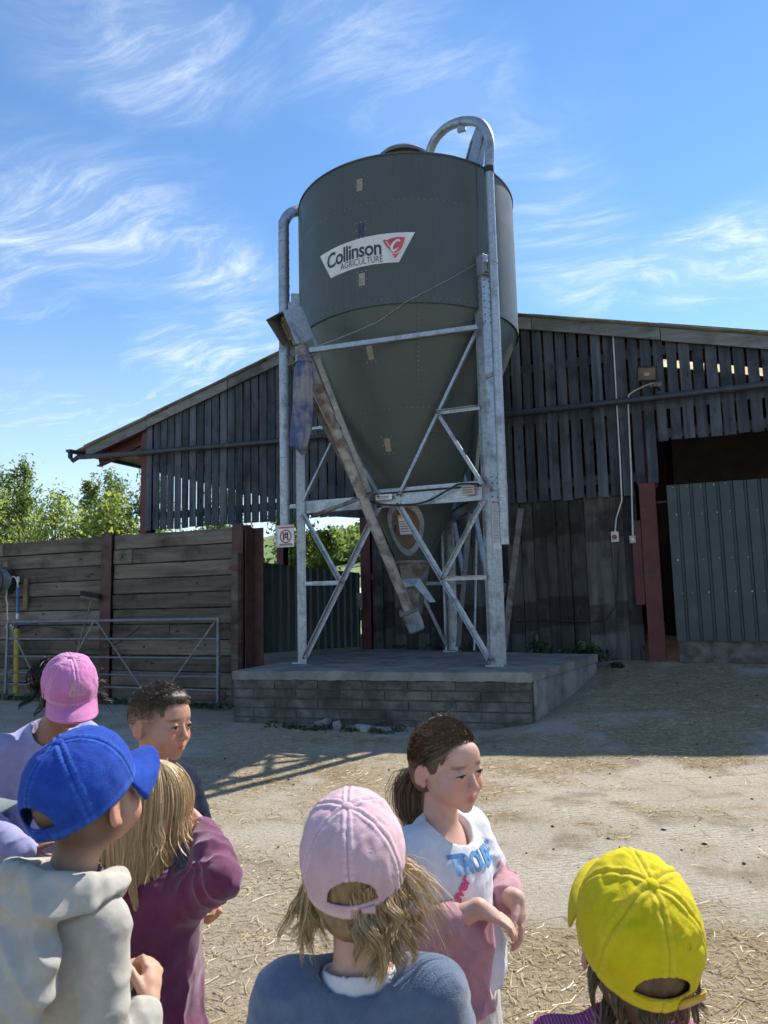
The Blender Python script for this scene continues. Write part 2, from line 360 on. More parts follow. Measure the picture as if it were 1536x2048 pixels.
class MB:
    def __init__(s): s.v = []; s.f = []
    def add(s, vs, fs):
        o = len(s.v); s.v += [tuple(x) for x in vs]; s.f += [tuple(i + o for i in f) for f in fs]; return s
    def box(s, x0, x1, y0, y1, z0, z1):
        return s.add([(x0, y0, z0), (x1, y0, z0), (x1, y1, z0), (x0, y1, z0), (x0, y0, z1), (x1, y0, z1), (x1, y1, z1), (x0, y1, z1)],
                     [(0, 3, 2, 1), (4, 5, 6, 7), (0, 1, 5, 4), (1, 2, 6, 5), (2, 3, 7, 6), (3, 0, 4, 7)])
    def bar(s, p0, p1, w, h, upref=None, off=(0, 0)):
        p0, p1 = Vector(p0), Vector(p1); d, sd_, n = frame_of(p1 - p0, upref)
        o = sd_ * off[0] + n * off[1]
        vs = [p + o + sd_ * a * w / 2 + n * b * h / 2 for p in (p0, p1) for a, b in ((-1, -1), (1, -1), (1, 1), (-1, 1))]
        return s.add(vs, [(0, 1, 2, 3), (7, 6, 5, 4), (0, 4, 5, 1), (1, 5, 6, 2), (2, 6, 7, 3), (3, 7, 4, 0)])
    def angle(s, p0, p1, a, t, upref=None):
        """L section: a flange along side, one along normal"""
        s.bar(p0, p1, a, t, upref, (0, -a / 2)); s.bar(p0, p1, t, a, upref, (-a / 2 - .0015, .003)); return s
    def tube(s, pts, r, n=10, cap=True, closed=False):
        pts = [Vector(p) for p in pts]; m = len(pts); rr = r if isinstance(r, (list, tuple)) else [r] * m
        vs, fs = [], []; nn = None
        for i, p in enumerate(pts):
            d = (pts[min(i + 1, m - 1)] - pts[max(i - 1, 0)])
            if nn is None: _, sd_, nn = frame_of(d)
            d.normalize(); nn = (nn - d * nn.dot(d)).normalized(); sd_ = d.cross(nn)
            for k in range(n):
                a = 2 * math.pi * k / n; vs.append(p + (sd_ * math.cos(a) + nn * math.sin(a)) * rr[i])
        for i in range(m - 1):
            for k in range(n):
                fs.append((i * n + k, i * n + (k + 1) % n, (i + 1) * n + (k + 1) % n, (i + 1) * n + k))
        if cap: fs += [tuple(reversed(range(n))), tuple((m - 1) * n + k for k in range(n))]
        return s.add(vs, fs)
    def lathe(s, c, prof, n=48, a0=0, a1=2 * math.pi, capb=False, capt=False):
        full = abs(a1 - a0 - 2 * math.pi) < 1e-6; m = n if full else n + 1; vs, fs = [], []
        for r_, z in prof:
            for k in range(m):
                a = a0 + (a1 - a0) * k / n; vs.append((c[0] + r_ * math.cos(a), c[1] + r_ * math.sin(a), c[2] + z))
        for i in range(len(prof) - 1):
            for k in range(n):
                k2 = (k + 1) % m; fs.append((i * m + k, i * m + k2, (i + 1) * m + k2, (i + 1) * m + k))
        if capb: fs.append(tuple(reversed(range(m))))
        if capt: fs.append(tuple((len(prof) - 1) * m + k for k in range(m)))
        return s.add(vs, fs)
    def prism(s, poly, ext):
        n = len(poly); e = Vector(ext); vs = [Vector(p) for p in poly] + [Vector(p) + e for p in poly]
        fs = [tuple(reversed(range(n))), tuple(range(n, 2 * n))] + [(i, (i + 1) % n, n + (i + 1) % n, n + i) for i in range(n)]
        return s.add(vs, fs)
    def build(s, name, mat, parent=None, smooth=None, bevel=0, kind=None, recalc=True):
        me = bpy.data.meshes.new(name); me.from_pydata([tuple(v) for v in s.v], [], s.f)
        if recalc:
            bm = bmesh.new(); bm.from_mesh(me); bmesh.ops.recalc_face_normals(bm, faces=bm.faces); bm.to_mesh(me); bm.free()
        o = link(name, me, mat, parent, smooth, bevel)
        if kind: o['kind'] = kind
        return o
# value noise for shapes
_rs = np.random.RandomState(11)
_lat = _rs.rand(64, 64, 64).astype(np.float32)
def vnoise(x, y, z=0.):
    x, y, z = np.broadcast_arrays(np.asarray(x, np.float32), np.asarray(y, np.float32), np.asarray(z, np.float32))
    xi, yi, zi = np.floor(x).astype(int), np.floor(y).astype(int), np.floor(z).astype(int)
    fx, fy, fz = x - xi, y - yi, z - zi
    fx, fy, fz = (t * t * (3 - 2 * t) for t in (fx, fy, fz))
    def g(a, b, c): return _lat[(xi + a) & 63, (yi + b) & 63, (zi + c) & 63]
    def lerp(a, b, t): return a + (b - a) * t
    return lerp(lerp(lerp(g(0, 0, 0), g(1, 0, 0), fx), lerp(g(0, 1, 0), g(1, 1, 0), fx), fy),
                lerp(lerp(g(0, 0, 1), g(1, 0, 1), fx), lerp(g(0, 1, 1), g(1, 1, 1), fx), fy), fz)
def fbm(x, y, z=0., o=4):
    s, a, t = 0., .5, 0.
    for i in range(o):
        s = s + a * vnoise(x * 2 ** i + 7.3 * i, y * 2 ** i + 3.1 * i, np.asarray(z) * 2 ** i + 5.7 * i); t += a; a *= .5
    return s / t
def smst(a, b, x):
    t = np.clip((np.asarray(x, float) - a) / (b - a), 0, 1); return t * t * (3 - 2 * t)
# ================================================================== ground
def gz(u, v):
    u = np.asarray(u, float); v = np.asarray(v, float)
    rise = .48 * np.clip((v - 7.2) / 5.2, 0, 1.25) * smst(-2.6, -1.3, u)
    back = .34 * smst(11, 14, v) * (1 - smst(-2.6, -1.3, u))
    far = -6.0 * smst(45, 120, np.hypot(u, v))
    small = (fbm(u * .9, v * .9) - .5) * .05 * smst(1.5, 4, v)
    return rise + back + far + small
def straw_mask(u, v):
    a = fbm(u * .55 + 3.1, v * .75 + 1.7, 2.2, 5)
    b = fbm(u * 1.9 + 9, v * 2.4, 5.1, 4)
    m = smst(.42, .54, a * .62 + b * .40)
    m = m * (.45 + .55 * smst(-2.6, -.6, u) + .45 * np.exp(-((u + 3.2) ** 2 / 1.2 + (v - 5.9) ** 2 / .35)))
    m = np.maximum(m, .95 * smst(.40, .58, b) * np.exp(-((u + 1.75) / .55) ** 2 - ((v - 3.55) / .28) ** 2))
    m = np.maximum(m, .9 * smst(.42, .6, b) * np.exp(-((u + 1.15) / .35) ** 2 - ((v - 9.6) / 1.6) ** 2))
    m = np.maximum(m, .75 * smst(.42, .6, b) * smst(11.0, 12.2, v) * smst(-2, -1, u))
    m = np.maximum(m, .7 * smst(.42, .6, b) * np.exp(-((v - 7.5) / .5) ** 2) * smst(-2.2, -3.2, u))
    return np.clip(m, 0, 1)
def axis(lo, hi, d, far, g=1.22):
    a = list(np.arange(lo, hi + 1e-6, d)); s = d
    while a[-1] < far: s *= g; a.append(a[-1] + s)
    s = d
    while a[0] > -far: s *= g; a.insert(0, a[0] - s)
    return np.array(a)
def build_ground():
    us, vs = axis(-9, 6, .075, 900), axis(-.5, 13, .075, 900)
    U, Vv = np.meshgrid(us, vs, indexing='ij')
    Z = gz(U, Vv)
    P = np.stack([U, Vv, Z], -1).reshape(-1, 3)
    nu, nv = len(us), len(vs)
    i = np.arange(nu * nv).reshape(nu, nv)
    F = np.stack([i[:-1, :-1], i[1:, :-1], i[1:, 1:], i[:-1, 1:]], -1).reshape(-1, 4)
    st = straw_mask(U, Vv).ravel()
    me = npmesh('ground', P, F, st)
    m, nt, b = newmat('yard_concrete'); n = NB(nt)
    w = n.tex('World', False)
    base = n.mix(n.map(n.noise(w, .9, 6, .6), .35, .65), (.37, .318, .242), (.50, .44, .352))
    base = n.mix(n.map(n.noise(w, 38, 5, .7), .42, .62, 0, .75), base, (.285, .24, .185))
    base = n.mix(n.map(n.voro(w, 90), .18, .42, .45, 0), base, (.58, .52, .43))
    dirt = n.math('MULTIPLY', n.map(n.noise(w, 1.7, 6, .68), .52, .64), .8)
    base = n.mix(dirt, base, (.215, .168, .115))
    tint = n.attr('tint')
    sm = n.math('MULTIPLY', tint.outputs['Fac'], n.map(n.noise(w, 26, 4, .7), .34, .60, .35, .9))
    base = n.mix(sm, base, (.27, .195, .10))
    # dirt by the barn and platform, colour warmed to offset the blue shade
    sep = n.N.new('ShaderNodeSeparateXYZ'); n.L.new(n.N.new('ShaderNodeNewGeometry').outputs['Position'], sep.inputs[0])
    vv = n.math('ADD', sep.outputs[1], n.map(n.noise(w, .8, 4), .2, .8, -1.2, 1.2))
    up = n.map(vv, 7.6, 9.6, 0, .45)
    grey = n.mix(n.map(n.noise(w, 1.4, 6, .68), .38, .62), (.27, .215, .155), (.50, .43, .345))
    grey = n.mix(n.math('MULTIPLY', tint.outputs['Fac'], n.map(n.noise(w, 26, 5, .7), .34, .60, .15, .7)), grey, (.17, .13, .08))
    # cracks
    wz = n.N.new('ShaderNodeVectorMath'); wz.operation = 'ADD'; nz = n.N.new('ShaderNodeTexNoise'); nz.inputs['Scale'].default_value = 1.6; nz.inputs['Detail'].default_value = 4; n.L.new(w, nz.inputs['Vector']); n.L.new(w, wz.inputs[0]); n.L.new(nz.outputs['Color'], wz.inputs[1])
    ck = n.voro(wz.outputs[0], .42, 'DISTANCE_TO_EDGE')
    crack = n.math('MULTIPLY', n.map(ck, .001, .005, .6, 0), n.map(n.noise(w, 1.1, 3), .42, .55))
    base = n.mix(crack, base, (.07, .055, .04))
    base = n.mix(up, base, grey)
    grass = n.map(n.math('ABSOLUTE', n.math('MAXIMUM', n.math('ABSOLUTE', sep.outputs[0]), n.math('ABSOLUTE', sep.outputs[1]))), 28, 32)
    base = n.mix(grass, base, (.10, .15, .04))
    n.L.new(base, b.inputs['Base Color']); b.inputs['Roughness'].default_value = .95; b.inputs['Specular IOR Level'].default_value = .2
    # tamped ridges running across the yard, worn away in patches
    wv = n.N.new('ShaderNodeTexWave'); wv.inputs['Scale'].default_value = 7.5; wv.inputs['Distortion'].default_value = 5.5; wv.inputs['Detail'].default_value = 4
    wv.inputs['Detail Scale'].default_value = 1.3; wv.bands_direction = 'Y'
    n.L.new(n.tex('World', False, (1, 1, 1), (0, 0, R(-34))), wv.inputs['Vector'])
    ridge = n.math('MULTIPLY', wv.outputs['Fac'], n.map(n.noise(w, .9, 5), .42, .62, .05, 1))
    b1 = n.bump(ridge, .42, .012, b)
    b2 = n.bump(n.noise(w, 48, 5, .75), .95, .012, b, b1)
    n.bump(n.voro(w, 120), .35, .005, b, b2)
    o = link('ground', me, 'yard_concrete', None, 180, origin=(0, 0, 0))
    o['kind'] = 'structure'
build_ground()

def blades(name, mat, pos, length, width, yaw, tilt, bend, tint, kind='stuff', segs=2):
    """straws: bent split stalks, all numpy"""
    n = len(pos)
    d = np.stack([np.cos(yaw) * np.cos(tilt), np.sin(yaw) * np.cos(tilt), np.sin(tilt)], -1)
    s = np.stack([-np.sin(yaw), np.cos(yaw), np.zeros(n)], -1); up_ = np.cross(d, s); up_ *= np.sign(up_[:, 2:3])
    rings = []; roll = np.random.RandomState(n).uniform(-.9, .9, n)[:, None]; wv = (s * np.cos(roll) + up_ * np.sin(roll)) * (width * 1.15)[:, None]
    for t in (-.5, 0, .5) if segs == 2 else (-.5, .5):
        c = pos + d * (length * t)[:, None] + s * (bend * (1 - 4 * t * t) * length)[:, None]
        rings += [c - wv, c + wv]
    P = np.stack(rings, 1); q = len(rings)
    f = [(k, k + 1, k + 3, k + 2) for k in range(0, q - 2, 2)]
    F = (np.array(f)[None] + (np.arange(n) * q)[:, None, None]).reshape(-1, 4)
    me = npmesh(name, P.reshape(-1, 3), F, np.repeat(tint, q))
    o = link(name, me, mat, None, None, origin=(0, 0, 0)); o['kind'] = kind
    return o
def build_straw():
    rs = np.random.RandomState(3)
    def sample(n, u0, u1, v0, v1, floor=.02, power=1.):
        u = rs.uniform(u0, u1, n); v = rs.uniform(v0, v1, n)
        keep = rs.rand(n) < np.maximum(floor, straw_mask(u, v) ** power)
        inside = (u > -5.8) & (u < -1.55) & (v > 8.1)      # platform
        u, v = u[keep & ~inside], v[keep & ~inside]
        return u, v
    def lay(name, mat, u, v, l0, l1, w0, w1, tint):
        n = len(u); L_ = rs.uniform(l0, l1, n) * rs.uniform(.5, 1, n); W = rs.uniform(w0, w1, n)
        z = gz(u, v) + W + rs.uniform(0, .008, n)
        return blades(name, mat, np.stack([u, v, z], -1), L_, W, rs.uniform(0, 2 * np.pi, n), rs.normal(0, .10, n), rs.normal(0, .10, n), tint, segs=1 if l1 < .05 else 2)
    u, v = sample(104000, -6, 6, .8, 12.2, .015)
    o = lay('straw', 'straw', u, v, .03, .13, .0009, .0019, rs.beta(1.6, 1.6, len(u)))
    props(o, 'loose golden straw littering the concrete yard', 'straw')
    u, v = sample(130000, -6, 6, 1.5, 12.2, .01, .8)
    o = lay('chaff', 'chaff', u, v, .012, .035, .0010, .0024, rs.rand(len(u)))
    props(o, 'fine brown chaff trodden into the yard', 'chaff')
    u, v = sample(2600, -6, 5, 1.5, 12, .5)
    o = lay('long_straw', 'straw', u[:620], v[:620], .15, .34, .0014, .0024, rs.uniform(.5, 1, min(620, len(u))))
    props(o, 'scattered long pale straw stalks on the yard', 'straw')
    # dung crumbs and small stones
    n = 700
    u = rs.uniform(-5, 6, n); v = rs.uniform(1.5, 12, n); keep = ~((u > -5.8) & (u < -1.55) & (v > 8.1)); u, v = u[keep], v[keep]; n = len(u)
    s = np.minimum(rs.gamma(1.3, .0038, n) + .0025, .016) * np.clip(v / 5, .45, 1)
    base = np.array([(1, 0, 0), (-1, 0, 0), (0, 1, 0), (0, -1, 0), (0, 0, .6), (0, 0, -.5), ], float)
    P = base[None] * s[:, None, None] * rs.uniform(.6, 1.4, (n, 6, 3)) + np.stack([u, v, gz(u, v) + s * .3], -1)[:, None]
    f = np.array([(0, 2, 4), (2, 1, 4), (1, 3, 4), (3, 0, 4), (2, 0, 5), (1, 2, 5), (3, 1, 5), (0, 3, 5)])
    F = (f[None] + (np.arange(n) * 6)[:, None, None]).reshape(-1, 3)
    o = link('dung_crumbs', npmesh('dung_crumbs', P.reshape(-1, 3), F, np.repeat(rs.rand(n), 6)), 'dung', None, None, origin=(0, 0, 0))
    props(o, 'small dark crumbs of dung dotted over the yard', 'dung', kind='stuff')
build_straw()

# ================================================================== far country
def build_far():
    # hillside with fields
    us = np.linspace(-420, 260, 90); vs = np.linspace(90, 700, 60)
    U, Vv = np.meshgrid(us, vs, indexing='ij')
    Z = -6 + 52 * smst(110, 420, Vv + .25 * (U + 100)) * (.55 + .45 * fbm(U * .006 + 2, Vv * .006)) + 16 * fbm(U * .012, Vv * .012, 1.)
    P = np.stack([U, Vv, Z], -1).reshape(-1, 3); i = np.arange(90 * 60).reshape(90, 60)
    F = np.stack([i[:-1, :-1], i[1:, :-1], i[1:, 1:], i[:-1, 1:]], -1).reshape(-1, 4)
    m, nt, b = newmat('hill_grass'); n = NB(nt); w = n.tex('World', False)
    fld = n.N.new('ShaderNodeTexVoronoi'); fld.inputs['Scale'].default_value = .012; n.L.new(w, fld.inputs['Vector'])
    k = n.N.new('ShaderNodeSeparateColor'); n.L.new(fld.outputs['Color'], k.inputs[0])
    col = n.mix(k.outputs[0], (.13, .20, .055), (.20, .26, .08)); col = n.mix(n.map(n.noise(w, .4, 5), .4, .7, 0, .4), col, (.08, .13, .04))
    n.L.new(col, b.inputs['Base Color']); b.inputs['Roughness'].default_value = 1
    o = link('hills', npmesh('hills', P, F), 'hill_grass', None, 180, origin=(0, 0, 0)); o['kind'] = 'structure'
    # far wood on the hill: leaf clump mass
    rs = np.random.RandomState(5)
    def hz(u, v): return -6 + 52 * smst(110, 420, v + .25 * (u + 100)) * (.55 + .45 * fbm(u * .006 + 2, v * .006)) + 16 * fbm(u * .012, v * .012, 1.)
    allP, allT = [], []
    n = 420
    cu = rs.uniform(-150, -60, n); cv = rs.uniform(185, 330, n)
    keep = (cv + .9 * (cu + 105) > 205); cu, cv = cu[keep], cv[keep]
    for a, b_ in zip(cu, cv):
        r_ = rs.uniform(2.5, 4.6); z = float(hz(a, b_)); m_ = 55
        d = rs.normal(size=(m_, 3)); d /= np.linalg.norm(d, axis=1)[:, None]
        c = np.array([a, b_, z + r_ * 1.1]) + d * r_ * rs.uniform(.75, 1.08, (m_, 1)) * np.array([1, 1, 1.15])
        x = rs.normal(size=(m_, 3)); y = np.cross(x, rs.normal(size=(m_, 3))); x /= np.linalg.norm(x, axis=1)[:, None]; y /= np.linalg.norm(y, axis=1)[:, None]
        s_ = rs.uniform(.65, 1.2, (m_, 1))
        allP.append(np.stack([c - x * s_, c + y * s_, c + x * s_, c - y * s_], 1)); allT.append(np.repeat(rs.uniform(0, .8) + rs.uniform(0, .2, m_), 4))
    P = np.concatenate(allP).reshape(-1, 3)
    o = link('far_wood', npmesh('far_wood', P, np.arange(len(P)).reshape(-1, 4), np.concatenate(allT)), 'leaf', None, None, origin=(0, 0, 0))
    props(o, 'distant wood covering the green hillside', 'wood', kind='stuff')
build_far()

def leaf_quads(C, size, rs, droop=.25):
    n = len(C)
    x = rs.normal(size=(n, 3)); x[:, 2] -= droop; x /= np.linalg.norm(x, axis=1)[:, None]
    y = np.cross(x, rs.normal(size=(n, 3))); y /= np.linalg.norm(y, axis=1)[:, None]
    nrm = np.cross(x, y)
    s = size[:, None]
    return np.stack([C - x * s * .9, C + y * s * .42 + nrm * s * .12, C + x * s, C - y * s * .42 + nrm * s * .12], 1)
TREE_LABELS = []
def tree(u, v, h, spread, seed, label, mat='leaf', n_leaf=6800, leaf=.088, base=.18, trunk_r=.09, open_=1.0):
    rs = np.random.RandomState(seed); z0 = float(gz(u, v)) - .1
    root = empty('tree', (u, v, z0), label, 'tree', 'trees behind the barn and fence')
    mb = MB(); tips = []
    top = Vector((u + rs.normal(0, .25), v + rs.normal(0, .25), z0 + h * .93))
    trunk = [Vector((u, v, z0)).lerp(top, t) + Vector((rs.normal(0, .06), rs.normal(0, .06), 0)) * (t > 0) for t in np.linspace(0, 1, 8)]
    mb.tube(trunk, [trunk_r * (1 - .88 * t) for t in np.linspace(0, 1, 8)], 7)
    nb = 26
    for k in range(nb):
        t = base + (1 - base) * (k + .5) / nb * .97
        i = min(int(t * 7), 6); p = trunk[i].lerp(trunk[i + 1], t * 7 - i)
        ln = spread * (1.05 - .72 * t ** 1.6) * rs.uniform(.55, 1.15); az = k * 2.399 + rs.normal(0, .4)
        el = R(rs.uniform(15, 55)) + t * .4
        d = Vector((math.cos(az) * math.cos(el), math.sin(az) * math.cos(el), math.sin(el)))
        pts = [p + d * ln * s + Vector((rs.normal(0, .04), rs.normal(0, .04), -.10 * ln * s * s)) for s in (0, .35, .7, 1)]
        mb.tube(pts, [trunk_r * .38 * (1 - t * .6) * q for q in (1, .7, .45, .15)], 5)
        tips += [(pts[1].lerp(pts[2], rs.rand()), ln * .5), (pts[2], ln * .55), (pts[3], ln * .5), (pts[3] + Vector((0, 0, ln * .25)), ln * .35)]
    tips.append((top, spread * .3)); tips.append((top + Vector((0, 0, h * .06)), spread * .14))
    w = np.array([max(q, .12) ** 1.5 for _, q in tips]); w /= w.sum()
    idx = rs.choice(len(tips), n_leaf, p=w)
    C0 = np.array([tuple(t[0]) for t in tips])[idx]; rr = np.array([t[1] for t in tips])[idx]
    off = rs.normal(size=(n_leaf, 3)); off *= (rr * .42)[:, None] * np.array([1, 1, 1.15]) * open_
    # leaves sit on twigs: snap towards a few twig lines per clump
    C = C0 + off
    tw = rs.rand(n_leaf) < .5; C[tw] += rs.normal(0, .03, (tw.sum(), 3))
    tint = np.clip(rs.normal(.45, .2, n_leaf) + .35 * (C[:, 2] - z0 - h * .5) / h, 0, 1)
    P = leaf_quads(C, leaf * rs.uniform(.6, 1.2, n_leaf), rs)
    mb.build('trunk', 'bark', root, 60)
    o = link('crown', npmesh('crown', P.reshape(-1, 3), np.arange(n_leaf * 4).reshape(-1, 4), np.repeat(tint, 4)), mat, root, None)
    return root
tree(-25.4, 20.6, 6.7, 2.2, 1, 'tall feathery tree at the picture\'s left edge behind the sleeper wall', open_=1.0)
tree(-23.3, 20.2, 7.0, 1.7, 2, 'tallest twin-tipped tree rising over the left end of the sleeper wall', open_=.95)
tree(-21.3, 21.0, 6.3, 1.15, 3, 'slim pointed tree standing between two broader ones left of the barn', n_leaf=5600)
tree(-19.4, 20.4, 6.1, 1.6, 4, 'full rounded tree nearest the barn eave, over the rusty fence post', open_=.95)
tree(-17.9, 20.8, 6.0, 1.6, 5, 'tree half hidden behind the left corner post of the barn')
tree(-23.6, 18.6, 5.4, 2.1, 6, 'low yellow-green bush above the left end of the wall', 'leaf_light', 6500, base=.1)
tree(-20.4, 18.8, 5.1, 2.0, 7, 'low bright bush above the wall near the rusty post', 'leaf_light', 6500, base=.1)
tree(-18.0, 18.8, 4.9, 1.7, 8, 'low bush just left of the barn corner post', 'leaf_light', 5200, base=.1)
tree(-15.4, 21.6, 5.6, 1.6, 9, 'tree seen through the slatted boards of the barn', n_leaf=4200)
tree(-13.4, 22.5, 5.2, 1.5, 10, 'tree in the open bay between fence post and silo pipe', n_leaf=4800, base=.1)
tree(-11.6, 21.6, 3.7, .85, 11, 'bright tree in the open bay right of the silo\'s ribbed pipe', 'leaf_light', 3600, base=.08)
tree(-9.75, 22.5, 3.3, .80, 12, 'short bright bush under the hill view beside the red barn column', 'leaf_light', 3000, base=.06)
tree(-17.0, 24.0, 6.0, 1.7, 13, 'farther tree glimpsed between the barn boards', n_leaf=3800)
# ================================================================== barn
RIDGE_U, RIDGE_Z = -5.26, 7.02
def roof_z(u):
    return RIDGE_Z - (.275 if u < RIDGE_U else .252) * abs(u - RIDGE_U)
BV = 12.4                 # front face of the boards
barn = empty('barn', (-5, BV, .4), 'dark weathered timber barn with slatted gable boarding behind the silo', 'barn')
def build_barn():
    rs = random.Random(4)
    def board(u, w, z0, z1l, z1r, v, t, mat, lean=0):
        """one upright board, top cut to the roof slope, slightly warped"""
        mb = MB(); a = u - w / 2 + rs.uniform(-.004, .004); b = u + w / 2 + rs.uniform(-.004, .004); k = 4; vs = []; y0 = v + rs.uniform(-.006, .004)
        dx = [0] + [rs.uniform(-.004, .004) + lean * i / k for i in range(1, k + 1)]; dy = [rs.uniform(-.004, .004) for _ in range(k + 1)]
        for i in range(k + 1):
            f = i / k
            for (x, zt, y) in ((a, z1l, 0), (b, z1r, 0), (b, z1r, t), (a, z1l, t)):
                vs.append((x + dx[i], y0 + y + dy[i], z0 + (zt - z0) * f))
        fs = [(0, 1, 2, 3)] + [(i * 4 + j, i * 4 + 4 + j, i * 4 + 4 + (j + 1) % 4, i * 4 + (j + 1) % 4) for i in range(k) for j in range(4)] + [(k * 4 + 3, k * 4 + 2, k * 4 + 1, k * 4)]
        mb.add(vs, fs); return mb.build('board', mat, barn)
    # upper boarding, 145 mm boards with gaps, whole gable
    u = -10.70; i = 0
    while u < 3.4:
        w = .158 + rs.uniform(-.007, .007)
        if u > -2.9: w = .154 + rs.uniform(-.008, .008)
        z0 = (3.10 if u < -.86 else 3.27 if u < -.52 else 3.93) + rs.uniform(-.012, .012)
        if u > 1.35: z0 = 3.93
        board(u, w, z0, roof_z(u - w / 2) - .13, roof_z(u + w / 2) - .13, BV, .024, 'barn_board')
        u += .190 if u < -2.9 else .1935; i += 1
    # lower, wider boards right of the open bay
    u = -5.55
    while u < -.98:
        w = rs.choice([.20, .21, .23, .17]) ; gap = rs.uniform(.004, .012)
        board(u + w / 2, w, float(gz(u, BV)) - .05, 3.2, 3.2, BV + .075, .03, 'lower_board'); u += w + gap
    # rails the boards are nailed to
    for z in (3.32, 4.45, 5.35):
        lo = RIDGE_U - (RIDGE_Z - z) / .275 + .6; hi = RIDGE_U + (RIDGE_Z - z) / .252 - .6
        mb = MB(); mb.box(max(lo, -10.75), -.86 if z < 3.9 else min(hi, 6), BV + .03, BV + .10, z, z + .15); mb.build('rail', 'barn_board', barn)
    mb = MB(); mb.box(-.50, 6, BV + .03, BV + .10, 3.98, 4.13); mb.build('rail', 'barn_board', barn)
    mb = MB(); mb.box(-5.6, -.95, BV + .11, BV + .17, 1.9, 2.0); mb.build('rail', 'barn_board', barn)
    # backing sheet dark: none, the inside of the shed shows through the gaps
    # red steel columns
    def column(u, v, z0, z1, w=.22, d=.26, mat='red_steel'):
        mb = MB(); mb.box(u - w / 2, u + w / 2, v, v + .014, z0, z1); mb.box(u - w / 2, u + w / 2, v + d, v + d + .014, z0, z1); mb.box(u - .006, u + .006, v + .014, v + d, z0, z1)
        return mb.build('column', mat, barn)
    c = column(-.70, BV - .03, .3, 3.27, .24); column(-.70, BV + .13, 3.25, roof_z(-.69) - .2, .30)
    mb = MB(); mb.box(-.97, -.83, BV - .022, BV + .012, 1.35, 2.68); mb.build('steel_plate', 'red_steel', barn)
    column(-5.72, BV + .13, .2, roof_z(-5.72) - .2, .2)
    column(-10.85, BV + .02, -.1, roof_z(-10.85) - .12, .17)
    for v in (18., 24.):
        for u in (-10.85, -5.72, -.69, 4.5): column(u, v, 0, roof_z(u) - .25)
    column(4.5, BV + .13, .2, roof_z(4.5) - .2)
    # rafters and purlins
    for v in (BV + .2, 18.1, 24.1):
        for s in (-1, 1):
            end = -12.3 if s < 0 else 6.6
            mb = MB(); mb.bar((RIDGE_U, v, RIDGE_Z - .30), (end, v, roof_z(end) - .30), .012, .26, (0, 0, 1))
            for o_ in (-.13, .13): mb.bar((RIDGE_U, v, RIDGE_Z - .30 + o_), (end, v, roof_z(end) - .30 + o_), .14, .012, (0, 0, 1))
            mb.build('rafter', 'red_steel', barn)
    for k in range(-6, 7):
        u = RIDGE_U + k * 1.12 + (.2 if k == 0 else 0)
        mb = MB(); mb.box(u - .035, u + .035, BV + .03, 26.5, roof_z(u) - .165, roof_z(u) - .03); mb.build('purlin', 'barn_board', barn)
    # eave bracket plates at the left overhang
    mb = MB(); mb.prism([(-10.9, BV + .18, 4.78), (-10.9, BV + .18, 5.25), (-12.2, BV + .18, 4.86), (-12.2, BV + .18, 4.78)], (0, .01, 0)); mb.build('bracket', 'red_steel', barn)
    mb = MB(); mb.prism([(-12.5, BV - .02, 4.93), (-10.95, BV - .02, 5.36), (-10.95, BV - .02, 5.26), (-12.38, BV - .02, 4.80)], (0, .04, 0)); mb.build('verge_rafter', 'red_steel', barn)
    # roof sheets: two slopes, corrugated, in overlapping courses
    def slope(s):
        run = 7.35 if s < 0 else 11.9; k = .275 if s < 0 else .252
        nco = 3 if s < 0 else 5
        for c in range(nco):
            a0 = run * c / nco - (.0 if c == 0 else 0); a1 = run * (c + 1) / nco + .12
            vs, fs = [], []; nv = 300; V0, V1 = BV - .14, 26.6
            for j in range(nv + 1):
                v = V0 + (V1 - V0) * j / nv; dz = .022 * math.cos(j * math.pi / 1.5) - .012 * c
                for d in (a0, a1):
                    vs.append((RIDGE_U + s * d, v, RIDGE_Z - k * d + dz + .02 + (.03 if d == a1 else 0) - .03 * (d == a1)))
            skip = [j for j in range(nv) if s > 0 and c in (2, 3) and 13.25 < V0 + (V1 - V0) * j / nv < 14.6]
            for j in range(nv):
                if j not in skip: fs.append((2 * j, 2 * j + 1, 2 * j + 3, 2 * j + 2))
            if skip:
                mb = MB(); mb.add([vs[q] for j in skip + [skip[-1] + 1] for q in (2 * j, 2 * j + 1)], [(2 * q, 2 * q + 1, 2 * q + 3, 2 * q + 2) for q in range(len(skip))]); mb.build('rooflight', 'rooflight', barn, 180, recalc=False)
            mb = MB(); mb.add(vs, fs); o = mb.build('roof_sheet', 'roof_cement', barn, 180, recalc=False)
            sm = o.modifiers.new('thick', 'SOLIDIFY'); sm.thickness = .012; sm.offset = 1
    slope(-1); slope(1)
    mb = MB()
    for s, k in ((-1, .275), (1, .252)): mb.bar((RIDGE_U, BV - .16, RIDGE_Z + .03), (RIDGE_U, 26.6, RIDGE_Z + .03), .3, .03)
    mb.build('ridge_cap', 'roof_cement', barn)
    # barge boards along the verge
    def barge(ua, ub, drop, th=.03, off=0., mat='barge', hgt=.215):
        pa, pb = (ua, BV - .075 - off, roof_z(ua) - drop), (ub, BV - .075 - off, roof_z(ub) - drop)
        mb = MB(); mb.prism([pa, pb, (pb[0], pb[1], pb[2] - hgt), (pa[0], pa[1], pa[2] - hgt)], (0, th, 0)); return mb.build('barge_board', mat, barn, bevel=.004)
    barge(-12.42, -10.72, .01); barge(-10.71, -8.66, -.005, off=.006); barge(-8.65, -5.27, -.012)
    barge(-5.25, -2.4, .0); barge(-2.39, -.345, .0, off=.005); barge(-.335, 1.9, .012); barge(1.91, 4.2, .0); barge(4.21, 6.6, .0)
